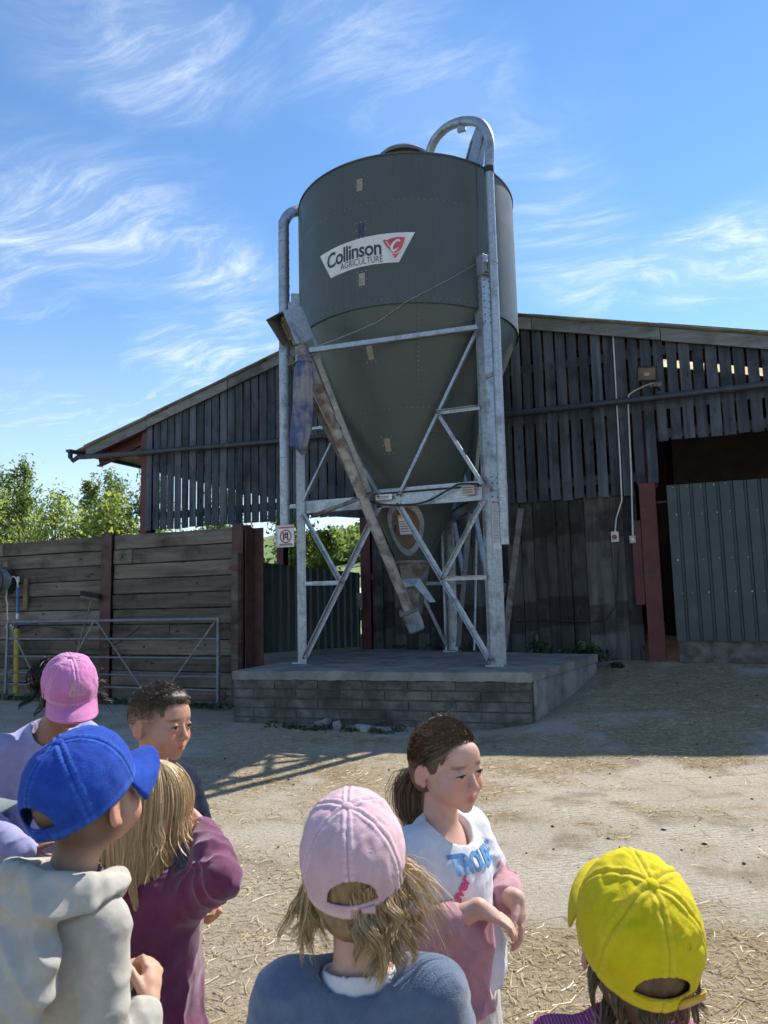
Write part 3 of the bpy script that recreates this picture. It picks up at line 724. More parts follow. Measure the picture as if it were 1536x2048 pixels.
    # mossy verge cap sheets
    for ua, ub in ((-12.45, -10.7), (-10.7, -8.65), (-8.65, RIDGE_U), (RIDGE_U, -2.4), (-2.4, -.34), (-.34, 2), (2, 6.6)):
        mb = MB(); mb.bar((ua, BV - .05, roof_z(ua) + .045), (ub + .02, BV - .05, roof_z(ub) + .035), .13, .022, (0, 0, 1)); mb.build('verge_cap', 'roof_cement', barn)
    # eave gutter and rainwater pipe crossing the gable
    mb = MB(); prof = [(math.cos(a) * .075, math.sin(a) * .075) for a in np.linspace(math.pi, 2 * math.pi, 9)]
    vs, fs = [], []
    for j, v in enumerate((BV - .35, 26.5)):
        for x, z in prof: vs.append((-12.66 + x, v, roof_z(-12.6) - .02 + z))
    n = len(prof)
    for i in range(n - 1): fs.append((i, i + 1, n + i + 1, n + i))
    fs.append(tuple(range(n)))
    mb.add(vs, fs); o = mb.build('gutter', 'pvc_grey', barn, 60); sm = o.modifiers.new('thick', 'SOLIDIFY'); sm.thickness = .006
    mb = MB(); pv = BV - .16
    gzz = roof_z(-12.6) - .09
    mb.tube([(-12.66, pv - .12, gzz + .02), (-12.68, pv - .10, gzz - .08), (-12.66, pv - .04, gzz - .16), (-12.55, pv, 4.83), (-12.35, pv, 4.815), (-10.9, pv, 4.76), (-7.4, pv, 4.64), (-2.9, pv, 4.62), (1.1, pv, 4.60), (4.3, pv, 4.56)], .055, 12)
    mb.build('rainwater_pipe', 'pvc_grey', barn, 60)
    for u, z in ((-10.75, 4.755), (-8.55, 4.68), (-5.5, 4.632), (-2.2, 4.617), (.6, 4.602)):
        mb = MB(); mb.tube([(u - .05, pv, z), (u + .05, pv, z)], .064, 12); mb.build('pipe_collar', 'pvc_grey', barn, 60)
    # far gable: closed above, open bay at the left, closed wall at the right; a few holes let light in
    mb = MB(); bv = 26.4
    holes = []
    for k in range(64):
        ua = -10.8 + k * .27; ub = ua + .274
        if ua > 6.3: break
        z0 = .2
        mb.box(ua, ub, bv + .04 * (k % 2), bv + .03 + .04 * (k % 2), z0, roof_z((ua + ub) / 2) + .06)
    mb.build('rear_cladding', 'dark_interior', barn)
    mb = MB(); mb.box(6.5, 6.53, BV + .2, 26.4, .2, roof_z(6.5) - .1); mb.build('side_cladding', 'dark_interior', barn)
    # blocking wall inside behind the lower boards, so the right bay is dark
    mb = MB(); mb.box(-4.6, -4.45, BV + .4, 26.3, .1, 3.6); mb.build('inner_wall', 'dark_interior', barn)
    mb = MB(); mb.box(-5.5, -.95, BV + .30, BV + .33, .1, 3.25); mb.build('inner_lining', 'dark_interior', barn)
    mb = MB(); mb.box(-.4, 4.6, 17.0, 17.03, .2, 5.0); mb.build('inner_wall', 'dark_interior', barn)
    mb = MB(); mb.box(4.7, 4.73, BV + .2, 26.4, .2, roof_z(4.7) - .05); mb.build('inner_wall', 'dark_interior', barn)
    # sheeted sliding door on the right
    dm = MB(); vs, fs = [], []; u = -.40; du = .032; V0 = BV - .19; k = 0
    pts = []
    while u < 3.6:
        ph = k % 6; pts.append((u, V0 + (.0 if ph in (0, 1, 2, 3) else .028))); u += (.044, .044, .044, .012, .032, .012)[ph]; k += 1
    for (x, y) in pts: vs += [(x, y, .80 - .012 * x + .004 * math.sin(x * 9)), (x, y, 3.185 - .006 * x)]
    for i in range(len(pts) - 1): fs.append((2 * i, 2 * i + 2, 2 * i + 3, 2 * i + 1))
    dm.add(vs, fs); door = dm.build('sheet_door', 'sheet_green', barn, recalc=False)
    sm = door.modifiers.new('thick', 'SOLIDIFY'); sm.thickness = .004; sm.offset = 1
    mb = MB(); mb.box(-.385, 3.6, V0 + .045, V0 + .12, .47, .82); mb.build('base_board', 'concrete_block', door, bevel=.006)
    for z in (1.4, 2.2, 3.0):
        mb = MB(); mb.box(-.37, 3.6, V0 + .05, V0 + .10, z, z + .12); mb.build('door_rail', 'barn_board', door)
    r2 = random.Random(2)
    for z in (1.52, 2.02, 2.72, 3.14):
        for k in range(8):
            u = -.30 + k * .19 + r2.uniform(-.03, .03)
            if r2.random() < .25: continue
            mb = MB(); mb.tube([(u, V0 - .010, z + r2.uniform(-.02, .02)), (u, V0 + .004, z)], .0125, 8); mb.build('screw', 'galvanised', door, 60)
    mb = MB(); mb.tube([(-.55, V0 + .02, 2.93), (-.38, V0 + .02, 2.94)], .012, 8); mb.build('bolt', 'rust_steel', door, 60)
build_barn()

# ------------------------------------------------ green sheeted gate standing open between the fence post and the barn
def sheet_gate():
    a, b = Vector((-6.50, 9.66, 0)), Vector((-5.80, 12.50, 0))
    root = empty('sheeted_gate', tuple(a) , 'dark green corrugated sheet gate swung back behind the silo\'s left leg', 'gate')
    d = (b - a).normalized(); n = Vector((d.y, -d.x, 0)); L = (b - a).length; mb = MB(); vs, fs = [], []
    s = 0; k = 0; pts = []
    while s < L:
        ph = k % 4; pts.append((s, 0 if ph in (0, 1) else .035)); s += (.085, .022, .05, .022)[ph]; k += 1
    for s, o in pts:
        p = a + d * s + n * o; vs += [(p.x, p.y, .74 - .02 * s), (p.x, p.y, 2.17 - .05 * s)]
    for i in range(len(pts) - 1): fs.append((2 * i, 2 * i + 2, 2 * i + 3, 2 * i + 1))
    mb.add(vs, fs); o = mb.build('sheet', 'sheet_green', root, recalc=False); sm = o.modifiers.new('thick', 'SOLIDIFY'); sm.thickness = .004
    mb = MB(); p = a - d * .01
    mb.bar((p.x, p.y, .66), (p.x, p.y, 2.20), .05, .05); mb.build('stile', 'galvanised', root)
    for z in (.80, 1.45, 2.02):
        mb = MB(); q0, q1 = a - n * .03, b - n * .03; mb.bar((q0.x, q0.y, z), (q1.x, q1.y, z - .05), .04, .05); mb.build('rail', 'galvanised', root)
    q = b - d * .12 + n * .05
    mb = MB(); mb.box(q.x - .06, q.x + .06, q.y - .02, q.y + .02, 1.38, 1.66); mb.build('latch_plate', 'hopper_dirty', root)
sheet_gate()

# ------------------------------------------------ sleeper wall
def sleeper_wall():
    FV = 9.62
    root = empty('sleeper_wall', (-9, FV, 0), 'high retaining wall of stacked dark railway sleepers between rusty steel posts', 'wall')
    rs = random.Random(8); z = .0
    for c in range(11):
        h = .247; z0, z1 = c * .2475 - .02, c * .2475 - .02 + h - .006
        for (ua, ub) in ((-13.2, -9.24), (-9.02, -6.62)):
            cuts = [ua]
            if c == 9 and ub > -7: cuts.append(-8.62)
            if c in (2, 4) and ub > -7: cuts.append(-8.75 + .9 * (c == 4))
            if ub < -9 and c % 3 == 1: cuts.append(-11.6)
            cuts.append(ub)
            for x0, x1 in zip(cuts[:-1], cuts[1:]):
                y = FV + rs.uniform(-.014, .014); t = rs.uniform(-.006, .006); mb = MB(); n = 6; vs = []
                for i in range(n + 1):
                    x = x0 + .003 + (x1 - x0 - .006) * i / n; e = [rs.uniform(-.007, .007) for _ in range(4)]
                    vs += [(x, y + e[0], z0 + rs.uniform(0, .007)), (x, y + .13, z0), (x, y + .13, z1), (x, y + t + e[1], z1 - rs.uniform(0, .009))]
                fs = [(3, 2, 1, 0), (n * 4, n * 4 + 1, n * 4 + 2, n * 4 + 3)] + [(i * 4 + j, i * 4 + (j + 1) % 4, i * 4 + 4 + (j + 1) % 4, i * 4 + 4 + j) for i in range(n) for j in range(4)]
                mb.add(vs, fs); o = mb.build('sleeper', 'sleeper', root, bevel=.008)
                if rs.random() < .6:
                    for _ in range(2):
                        hx = rs.uniform(x0 + .2, x1 - .2); hz = z0 + rs.uniform(.08, .17)
                        m2 = MB(); m2.tube([(hx, y - .010, hz), (hx, y + .02, hz)], .017, 8); m2.build('bolt_hole', 'print_black', o)
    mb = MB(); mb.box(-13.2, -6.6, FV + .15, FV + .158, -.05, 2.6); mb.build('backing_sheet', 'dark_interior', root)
    for u0_, w in ((-9.13, .22), (-6.52, .20)):
        mb = MB(); mb.box(u0_ - w / 2, u0_ + w / 2, FV - .055, FV - .040, -.1, 2.735); mb.box(u0_ - .006, u0_ + .006, FV - .040, FV + .16, -.1, 2.73); mb.box(u0_ - w / 2, u0_ + w / 2, FV + .16, FV + .175, -.1, 2.73)
        p = mb.build('post', 'rust_steel', root)
    mb = MB(); mb.box(-6.385, -6.375, FV - .05, FV + .2, -.1, 2.68); mb.box(-6.40, -6.22, FV + .201, FV + .215, -.1, 2.68); mb.build('post', 'rust_steel', root)
    # timber gate post bolted to the steel
    mb = MB(); mb.box(-6.56, -6.44, FV - .16, FV - .06, .0, 2.28); mb.build('timber_post', 'sleeper', root, bevel=.006)
    for z in (2.05, .95):
        mb = MB(); mb.box(-6.60, -6.38, FV - .175, FV - .165, z - .03, z + .03); mb.tube([(-6.42, FV - .185, z - .06), (-6.42, FV - .185, z + .06)], .014, 8); mb.build('hinge', 'rust_steel', root)
sleeper_wall()

# ------------------------------------------------ field gate
def field_gate():
    y = 9.28
    root = empty('field_gate', (-8.8, y, 0), 'galvanised tubular field gate standing against the sleeper wall', 'gate')
    uL, uR = -11.0, -6.66; zt, zb = 1.30, .05
    dz = .0
    for u in (uL, uR):
        mb = MB(); mb.box(u - .022, u + .022, y - .025, y + .025, zb - .03, zt + .02); mb.build('stile', 'galv_dull', root, bevel=.004)
    for z in (1.29, 1.0, .71, .44, .245, .06):
        r_ = .027 if z > 1.2 else .017
        mb = MB(); mb.tube([(uL, y, z), (uR, y, z)], r_, 10); mb.build('rail', 'galv_dull', root, 60)
    for p, q in (((-9.02, 1.29), (-7.9, .06)), ((-9.06, 1.29), (-9.9, .06)), ((-6.72, 1.24), (-7.75, .06)), ((-10.95, 1.24), (-10.1, .06))):
        mb = MB(); mb.bar((p[0], y - .022, p[1]), (q[0], y - .022, q[1]), .024, .006, (0, 1, 0)); mb.build('brace', 'galv_dull', root)
    for z in (1.20, .16):
        mb = MB(); mb.tube([(uR + .02, y, z), (uR + .16, y + .06, z)], .012, 8); mb.tube([(uR + .09, y + .03, z - .05), (uR + .09, y + .03, z + .05)], .02, 8); mb.build('hinge', 'rust_steel', root, 60)
field_gate()
# ------------------------------------------------ platform
def platform():
    fl, fr, br, bl = Vector((-5.62, 8.16, 0)), Vector((-1.87, 8.58, 0)), Vector((-1.50, 11.40, 0)), Vector((-5.75, 12.30, 0))
    root = empty('silo_platform', (-3.8, 10.2, 0), 'raised concrete platform with blockwork front that carries the silo', 'platform')
    rs = random.Random(6)
    inner = [p.lerp((fl + br) / 2, .03) for p in (fl, fr, br, bl)]
    # slab: finely divided top with rough edge
    n = 60; vs, fs = [], []
    for i in range(n + 1):
        for j in range(n + 1):
            p = fl.lerp(fr, i / n).lerp(bl.lerp(br, i / n), j / n); e = 0
            if j == 0: p = p + Vector((0, -.012 - .02 * rs.random(), 0))
            if i == n: p = p + Vector((.01 + .012 * rs.random(), 0, 0))
            vs.append((p.x, p.y, .655 + float(fbm(p.x * 1.6, p.y * 1.6, 3., 2)) * .020 - .010 - (.012 * rs.random() if j == 0 or i == n else 0)))
    m = n + 1
    for i in range(n):
        for j in range(n): fs.append((i * m + j, (i + 1) * m + j, (i + 1) * m + j + 1, i * m + j + 1))
    k = len(vs); ring = [i * m for i in range(m)] + [n * m + j for j in range(1, m)] + [i * m + n for i in range(n - 1, -1, -1)] + [j for j in range(n - 1, 0, -1)]
    for r_ in ring: vs.append((vs[r_][0], vs[r_][1], .545 + rs.uniform(-.006, .006)))
    for a in range(len(ring)): fs.append((ring[a], k + a, k + (a + 1) % len(ring), ring[(a + 1) % len(ring)]))
    fs.append(tuple(k + a for a in range(len(ring) - 1, -1, -1)))
    mb = MB(); mb.add(vs, fs); mb.build('slab', 'slab', root, 50)
    # core (mortar shows in the joints)
    d = (fr - fl).normalized(); nn = Vector((d.y, -d.x, 0)); cf0, cf1 = fl - nn * .016 + d * .02, fr - nn * .016 - d * .02
    mb = MB(); mb.prism([(cf0.x, cf0.y, -.05), (cf1.x, cf1.y, -.05), (br.x - .02, br.y, -.05), (bl.x, bl.y, -.05)], (0, 0, .59)); mb.build('core', 'mortar', root)
    # rendered right flank
    e = (br - fr).normalized(); en = Vector((e.y, -e.x, 0)); p0, p1 = fr + e * .10, br
    n = 24; vs, fs = [], []
    for i in range(n + 1):
        for j in range(5):
            p = p0.lerp(p1, i / n) + en * (.004 + .010 * float(fbm(i * .7, j * .9, 8.))); vs.append((p.x, p.y, -.05 + .595 * j / 4))
    for i in range(n):
        for j in range(4): fs.append((i * 5 + j, (i + 1) * 5 + j, (i + 1) * 5 + j + 1, i * 5 + j + 1))
    mb = MB(); mb.add(vs, fs); o = mb.build('flank_render', 'slab', root, 60, recalc=False); sm = o.modifiers.new('thick', 'SOLIDIFY'); sm.thickness = .03; sm.offset = -1
    # block courses
    L = (fr - fl).length; h = .118
    for c in range(5):
        x = 0 if c % 2 == 0 else -.29; z0 = -.04 + c * h
        while x < L:
            a, b = max(x, 0), min(x + .58, L)
            if b - a > .05 and not (c == 0 and 1.05 < (a + b) / 2 < 2.2 and rs.random() < .4):
                out = rs.uniform(.0, .009) - (.012 * (c == 0))
                q0, q1 = fl + d * (a + .0025 + .003 * rs.random()), fl + d * (b - .0025); mb = MB(); vs = []
                for t in (0, .33, .66, 1):
                    q = q0.lerp(q1, t)
                    for (dd, zz) in ((out + rs.uniform(-.006, .005), z0 + .005 + rs.uniform(0, .004)), (out + rs.uniform(-.006, .005), z0 + h - .007 - rs.uniform(0, .005)), (-.10, z0 + h - .007), (-.10, z0 + .005)):
                        w = q + nn * dd; vs.append((w.x, w.y, zz + rs.uniform(-.002, .002)))
                fs = [(0, 1, 2, 3), (15, 14, 13, 12)] + [(i * 4 + j, i * 4 + 4 + j, i * 4 + 4 + (j + 1) % 4, i * 4 + (j + 1) % 4) for i in range(3) for j in range(4)]
                mb.add(vs, fs); mb.build('block', 'concrete_block', root, bevel=.003)
            x += .58
platform()
def rubble():
    rs = random.Random(12)
    for i, (x, y, s, lab) in enumerate(((-4.28, 8.10, .15, 'largest pale broken block at the foot of the platform wall'), (-4.06, 8.09, .10, 'upright wedge of broken block leaning on the platform wall'), (-3.72, 8.06, .12, 'broken grey block lying in the weeds before the platform'), (-3.60, 8.14, .07, 'small stone right of the rubble at the platform foot'))):
        bm = bmesh.new(); bmesh.ops.create_cube(bm, size=1)
        bmesh.ops.subdivide_edges(bm, edges=bm.edges, cuts=1, use_grid_fill=True)
        for v in bm.verts: v.co = Vector((v.co.x * s * 1.5 * rs.uniform(.8, 1.2), v.co.y * s * .8 * rs.uniform(.8, 1.2), v.co.z * s * .8 * rs.uniform(.75, 1.2)))
        bmesh.ops.rotate(bm, verts=bm.verts, matrix=Matrix.Rotation(rs.uniform(-.5, .5) + (.9 if i == 1 else 0), 3, 'Y') @ Matrix.Rotation(rs.uniform(-.3, .3), 3, 'Z'))
        bmesh.ops.translate(bm, verts=bm.verts, vec=(x, y - .06, s * .3)); me = bpy.data.meshes.new('stone'); bm.to_mesh(me); bm.free()
        props(link('stone', me, 'rubble', None, None, bevel=.008), lab, 'stone', 'rubble at the platform foot')
rubble()
def weeds(name, spots, label, n_per=60, leaf=.045, hgt=.22, cat='weeds', mat='weed', seed=1):
    rs = np.random.RandomState(seed); C, mb_ = [], MB(); z_ = []
    for (x, y, z, r_, h) in spots:
        m = int(n_per * r_ / .15)
        a = rs.uniform(0, 6.28, m); q = r_ * np.sqrt(rs.rand(m)); hh = h * rs.rand(m) ** .8 * (1 - .5 * q / r_)
        C.append(np.stack([x + q * np.cos(a), y + q * np.sin(a) * .6, z + hh + .01], -1))
    C = np.concatenate(C); P = leaf_quads(C, leaf * rs.uniform(.5, 1.3, len(C)), rs, .1)
    o = link(name, npmesh(name, P.reshape(-1, 3), np.arange(len(P) * 4).reshape(-1, 4), np.repeat(rs.rand(len(C)), 4)), mat)
    return props(o, label, cat, kind='stuff')
weeds('nettles', [(-1.9 - .0 + x, 11.95, .50, .15, h) for x, h in ((-.62, .55), (-.45, .48), (-.1, .28), (.1, .36), (.28, .32), (.40, .24))] + [(-1.25, 11.8, .40, .10, .14)], 'nettles growing along the barn wall at the back of the platform', 110, .05)
weeds('nettles', [(x, y, .66, .14, h) for x, y, h in ((-4.9, 12.1, .12), (-4.4, 12.15, .10), (-3.6, 12.1, .12))], 'low weeds in the shade under the silo against the barn', 70, .04, seed=4)
_wr = random.Random(5)
weeds('grass', [(x + _wr.uniform(-.1, .1), 7.95 + .03 * math.sin(x * 9) + .12 * (x + 5.3) * .42 + _wr.uniform(-.12, .03), 0, _wr.uniform(.05, .17), _wr.uniform(.02, .11)) for x in np.arange(-4.9, -2.6, .10)], 'low green grass and weeds along the foot of the blockwork', 80, .024, seed=2)
weeds('grass', [(x, 9.15, 0, .2, .10) for x in np.arange(-10.9, -6.3, .26)], 'scrubby grass along the bottom of the field gate', 70, .035, seed=3)
# ================================================================== feed silo
CX, CY, SR = -3.84, 10.15, 1.64
Z_RIM, Z_SEAM, Z_BOT, Z_OUT, R_OUT = 7.42, 6.75, 5.37, 2.06, .25
def cone_r(z): return R_OUT + (SR - .012 - R_OUT) * (z - Z_OUT) / (Z_BOT - Z_OUT)
def on_cyl(s_deg, z, off=0.): a = R(s_deg); return Vector((CX + (SR + off) * math.cos(a), CY + (SR + off) * math.sin(a), z))
def on_cone(s_deg, z, off=0.): a = R(s_deg); q = cone_r(z) + off; return Vector((CX + q * math.cos(a), CY + q * math.sin(a), z))
silo = empty('feed_silo', (CX, CY, .65), 'tall dark green conical feed silo on galvanised lattice legs', 'silo')
LEGS = [Vector((-5.25, 9.30, 0)), Vector((-2.43, 9.30, 0)), Vector((-3.84, 11.80, 0))]
def text_mesh(txt, size, offset=0., align='LEFT', shear=0., spacing=1.):
    cu = bpy.data.curves.new('t', 'FONT'); cu.body = txt; cu.size = size; cu.offset = offset; cu.align_x = align; cu.shear = shear; cu.space_character = spacing
    cu.fill_mode = 'FRONT'; cu.resolution_u = 3
    o = bpy.data.objects.new('t', cu); COL.objects.link(o)
    me = bpy.data.meshes.new_from_object(o.evaluated_get(bpy.context.evaluated_depsgraph_get()))
    bpy.data.objects.remove(o); bpy.data.curves.remove(cu)
    return me
def remap(me, fn, cuts=0):
    if cuts:
        bm = bmesh.new(); bm.from_mesh(me)
        bmesh.ops.triangulate(bm, faces=bm.faces)
        for _ in range(cuts):
            es = [e for e in bm.edges if e.calc_length() > .05]
            if not es: break
            bmesh.ops.subdivide_edges(bm, edges=es, cuts=1); bmesh.ops.triangulate(bm, faces=bm.faces)
        bm.to_mesh(me); bm.free()
    for v in me.vertices: v.co = fn(v.co.x, v.co.y)
    return me
def poly_mesh(pts):
    me = bpy.data.meshes.new('poly'); me.from_pydata([(x, y, 0) for x, y in pts], [], [tuple(range(len(pts)))]); return me
def build_silo():
    N = 96
    # shell rings
    mb = MB(); mb.lathe((CX, CY, 0), [(SR, Z_SEAM - .01), (SR, Z_RIM), (SR + .012, Z_RIM + .004), (SR + .012, Z_RIM - .018)], N); up_ring = mb.build('upper_ring', 'silo_green', silo, 40)
    mb = MB(); mb.lathe((CX, CY, 0), [(SR + .004, Z_BOT - .035), (SR + .004, Z_SEAM + .03), (SR, Z_SEAM + .031)], N); low = mb.build('lower_ring', 'silo_green', silo, 40)
    mb = MB(); mb.lathe((CX, CY, 0), [(cone_r(4.06), 4.06), (SR - .008, Z_BOT - .004), (SR - .008, Z_BOT + .3)], N); mb.build('upper_cone', 'silo_green', silo, 40)
    mb = MB(); mb.lathe((CX, CY, 0), [(R_OUT, Z_OUT), (cone_r(4.10) + .005, 4.10), (cone_r(4.10), 4.10)], N); mb.build('lower_cone', 'silo_green', silo, 40)
    mb = MB(); mb.lathe((CX, CY, 0), [(SR, Z_RIM - .02), (.42, 8.20), (.40, 8.20)], N); mb.build('roof', 'silo_green', silo, 40)
    mb = MB(); mb.lathe((CX, CY, 0), [(.33, 8.10), (.33, 8.30), (.40, 8.30), (.41, 8.34), (.36, 8.39), (.02, 8.42)], 48); mb.build('lid', 'galv_dull', silo, 40)
    # vertical lap seams and rivets
    mb = MB()
    for s, z0, z1 in ((-32, Z_SEAM + .02, Z_RIM - .02), (-33.2, Z_BOT + .6, Z_SEAM), (-150, Z_BOT, Z_RIM), (88, Z_BOT, Z_RIM)):
        vs = [on_cyl(s - .35, z0, .006), on_cyl(s + .35, z0, .006), on_cyl(s + .35, z1, .006), on_cyl(s - .35, z1, .006), on_cyl(s - .35, z0, -.01), on_cyl(s + .35, z0, -.01), on_cyl(s + .35, z1, -.01), on_cyl(s - .35, z1, -.01)]
        mb.add(vs, [(0, 1, 2, 3), (4, 7, 6, 5), (0, 4, 5, 1), (1, 5, 6, 2), (2, 6, 7, 3), (3, 7, 4, 0)])
    for s, z0, z1 in ((-65, 4.12, 5.3), (-128, 4.12, 5.3), (-52, 2.9, 4.05), (10, 4.12, 5.3)):
        a, b = on_cone(s, z0, .003), on_cone(s, z1, .003); mb.bar(a, b, .016, .006, (math.cos(R(s)), math.sin(R(s)), 0))
    mb.build('lap_seams', 'silo_green', silo)
    mb = MB()
    def rivet(p, n):
        d, s, t = frame_of(n); r_ = .0065
        vs = [p + s * r_, p + t * r_, p - s * r_, p - t * r_, p + d * .007]; mb.add(vs, [(0, 1, 4), (1, 2, 4), (2, 3, 4), (3, 0, 4)])
    for z in (Z_SEAM + .012, Z_BOT + .03):
        for k in range(120):
            s = k * 3.; rivet(on_cyl(s, z, .004), (math.cos(R(s)), math.sin(R(s)), 0))
    for k in range(14): rivet(on_cyl(-31, Z_SEAM + .05 + k * .046, .002), (math.cos(R(-31)), math.sin(R(-31)), 0))
    for k in range(90): s = k * 4.; rivet(on_cone(s, 4.085, .006), (math.cos(R(s)), math.sin(R(s)), -.4))
    for s in (-65, -128, -52):
        for k in range(20):
            z = (4.15 if s != -52 else 2.95) + k * .056; rivet(on_cone(s + 1, z, .004), (math.cos(R(s)), math.sin(R(s)), -.4))
    o = mb.build('rivets', 'sign_tan', silo); o['kind'] = 'stuff'
    # sight glasses
    for i, (s, z, cone) in enumerate(((-90.6, 7.05, 0), (-90.4, 6.41, 0), (-90.4, 5.72, 0), (-91, 4.80, 1), (-90.2, 3.63, 1))):
        fn = on_cone if cone else on_cyl; rr = cone_r(z) if cone else SR; w = math.degrees(.042 / rr); hh = .085
        mb = MB(); q = [fn(s - w, z - hh, .009), fn(s + w, z - hh, .009), fn(s + w, z + hh, .009), fn(s - w, z + hh, .009)]; q2 = [fn(s - w, z - hh, -.004), fn(s + w, z - hh, -.004), fn(s + w, z + hh, -.004), fn(s - w, z + hh, -.004)]
        mb.add(q + q2, [(0, 1, 2, 3), (4, 7, 6, 5), (0, 4, 5, 1), (1, 5, 6, 2), (2, 6, 7, 3), (3, 7, 4, 0)]); g = mb.build('sight_glass', 'sight_dark' if i == 1 else 'sight_glass', silo)
        mb = MB()
        for a, b in ((-1, -1), (0, -1), (1, -1), (-1, 1), (0, 1), (1, 1), (-1, 0), (1, 0)):
            p = fn(s + a * w * 1.55, z + b * hh * 1.3, .006); mb.tube([p, p + Vector((math.cos(R(s)), math.sin(R(s)), 0)) * .007], .006, 6)
        mb.build('rivets', 'sign_tan', g)
    # ---- logo, laid on the curved wall. flat coords: x along the wall (m), y = z
    S0 = -90.3
    def wrap(off): return lambda x, y: on_cyl(S0 + math.degrees(x / SR), y, off)
    def arc(x): return -.045 * (x / .75) ** 2 * 0
    top = [(-.72 + 1.445 * t, 6.255 + .035 * t + .02 * math.sin(math.pi * t)) for t in np.linspace(0, 1, 25)]
    bot = [(.505 - 1.005 * t, 5.885 - .02 * t - .0 * t + .02 * math.sin(math.pi * t)) for t in np.linspace(0, 1, 25)]
    def rounded(pts, r_=.018):
        return pts
    panel = remap(poly_mesh(rounded(top + bot)), wrap(.0115), 5)
    sign = link('logo_panel', panel, 'sign_white', silo)
    me = text_mesh('Collinson', .315, .0065, spacing=.93); xs = [v.co.x for v in me.vertices]; sx = .845 / (max(xs) - min(xs)); x0 = min(xs)
    remap(me, lambda x, y: wrap(.0155)(-.565 + (x - x0) * sx, 6.005 + y * .92 + .022 * math.sin(math.pi * (x - x0) * sx / .85) + .012 * (x - x0)), 3); link('lettering', me, 'logo_navy', sign)
    me = text_mesh('AGRICULTURE', .135, -.0002, spacing=1.0); xs = [v.co.x for v in me.vertices]; sx = .62 / (max(xs) - min(xs)); x0 = min(xs)
    remap(me, lambda x, y: wrap(.0155)(-.325 + (x - x0) * sx, 5.905 + y * .98 + .02 * math.sin(math.pi * (.25 + (x - x0) * sx / .85)) + .002), 3); link('lettering', me, 'logo_navy', sign)
    # emblem: curved red triangle with a white swoosh that reads as a c
    tri = [(.30, 6.205), (.33, 6.215), (.345, 6.200), (.42, 6.225), (.50, 6.232), (.585, 6.228), (.592, 6.20), (.56, 6.11), (.51, 6.01), (.465, 5.945), (.45, 5.945), (.435, 5.985), (.395, 6.05), (.335, 6.13)]
    link('emblem', remap(poly_mesh(tri), wrap(.0150), 4), 'logo_red', sign)
    def stroke(pts, w):
        L, Rr = [], []
        for i, (x, y) in enumerate(pts):
            x2, y2 = pts[min(i + 1, len(pts) - 1)]; x1, y1 = pts[max(i - 1, 0)]; dx, dy = x2 - x1, y2 - y1; l = math.hypot(dx, dy) or 1; ww = w[i] if isinstance(w, list) else w
            L.append((x - dy / l * ww, y + dx / l * ww)); Rr.append((x + dy / l * ww, y - dx / l * ww))
        me = bpy.data.meshes.new('stroke'); n = len(pts); me.from_pydata([(x, y, 0) for x, y in L + Rr], [], [(i, i + 1, n + i + 1, n + i) for i in range(n - 1)]); return me
    cpts = [(.525, 6.165), (.515, 6.185), (.49, 6.187), (.455, 6.165), (.425, 6.125), (.413, 6.085), (.42, 6.055), (.445, 6.045), (.475, 6.06), (.505, 6.09)]
    cw = [.010, .013, .015, .017, .019, .018, .017, .015, .010, .004]
    link('emblem_swoosh', remap(stroke(cpts, cw), wrap(.0180), 1), 'sign_white', sign)
    link('emblem_swoosh', remap(stroke([(.335, 6.19), (.36, 6.165), (.375, 6.13), (.40, 6.10)], [.004, .007, .006, .003]), wrap(.0180), 1), 'sign_white', sign)
    link('emblem_swoosh', remap(stroke([(.40, 6.03), (.45, 6.005), (.50, 6.02), (.54, 6.06)], [.003, .007, .007, .003]), wrap(.0180), 1), 'sign_white', sign)
    # ---- legs: folded channels, web outwards
    for i, p in enumerate(LEGS):
        rad = Vector((p.x - CX, p.y - CY, 0)).normalized(); tan = Vector((-rad.y, rad.x, 0)); mb = MB(); zt = 6.03
        a = p + rad * .06
        mb.bar((a.x, a.y, .66), (a.x, a.y, zt), .17, .008, tuple(rad))
        for s in (-1, 1):
            q = p + tan * s * .0815 - rad * .0; mb.bar((q.x, q.y, .66), (q.x, q.y, zt), .007, .11, tuple(rad))
            q2 = q - rad * .055 + tan * s * .016; mb.bar((q2.x, q2.y, .66), (q2.x, q2.y, zt), .030, .006, tuple(rad))
        leg = mb.build('leg', 'galvanised', silo)
        mb = MB(); b = p - rad * .02
        mb.box(b.x - .12, b.x + .12, b.y - .12, b.y + .12, .648, .672); mb.build('base_plate', 'galvanised', leg)
        mb = MB()
        for z in list(np.arange(5.15, 5.95, .095)) + [2.72, 2.80, 2.90, 2.98, 3.06]:
            for s in (-1, 1):
                q = p + rad * .064 + tan * s * .045; q = Vector((q.x, q.y, z)); mb.tube([q, q + rad * .008], .009, 6)
        for z in np.arange(5.2, 5.9, .12):
            q = p + rad * .02 + tan * (-.086 if i == 1 else .086); mb.tube([(q.x, q.y, z), (q.x + tan.x * .008, q.y + tan.y * .008, z)], .008, 6)
        mb.build('bolts', 'rust_steel', leg)
        # capping box at leg head
        q = p + rad * .045; mb = MB(); mb.bar((q.x, q.y, 5.78), (q.x, q.y, 6.06), .20, .15, tuple(rad)); mb.build('leg_head', 'galvanised', leg, bevel=.006)
        q = p + rad * .135 - tan * .02; mb = MB(); mb.bar((q.x, q.y, 5.80), (q.x, q.y, 5.95), .12, .05, tuple(rad)); mb.build('junction_box', 'galvanised', leg, bevel=.005)
    # ---- K bracing on the three faces
    ZU, ZB, ZF = 5.06, 2.86, .74
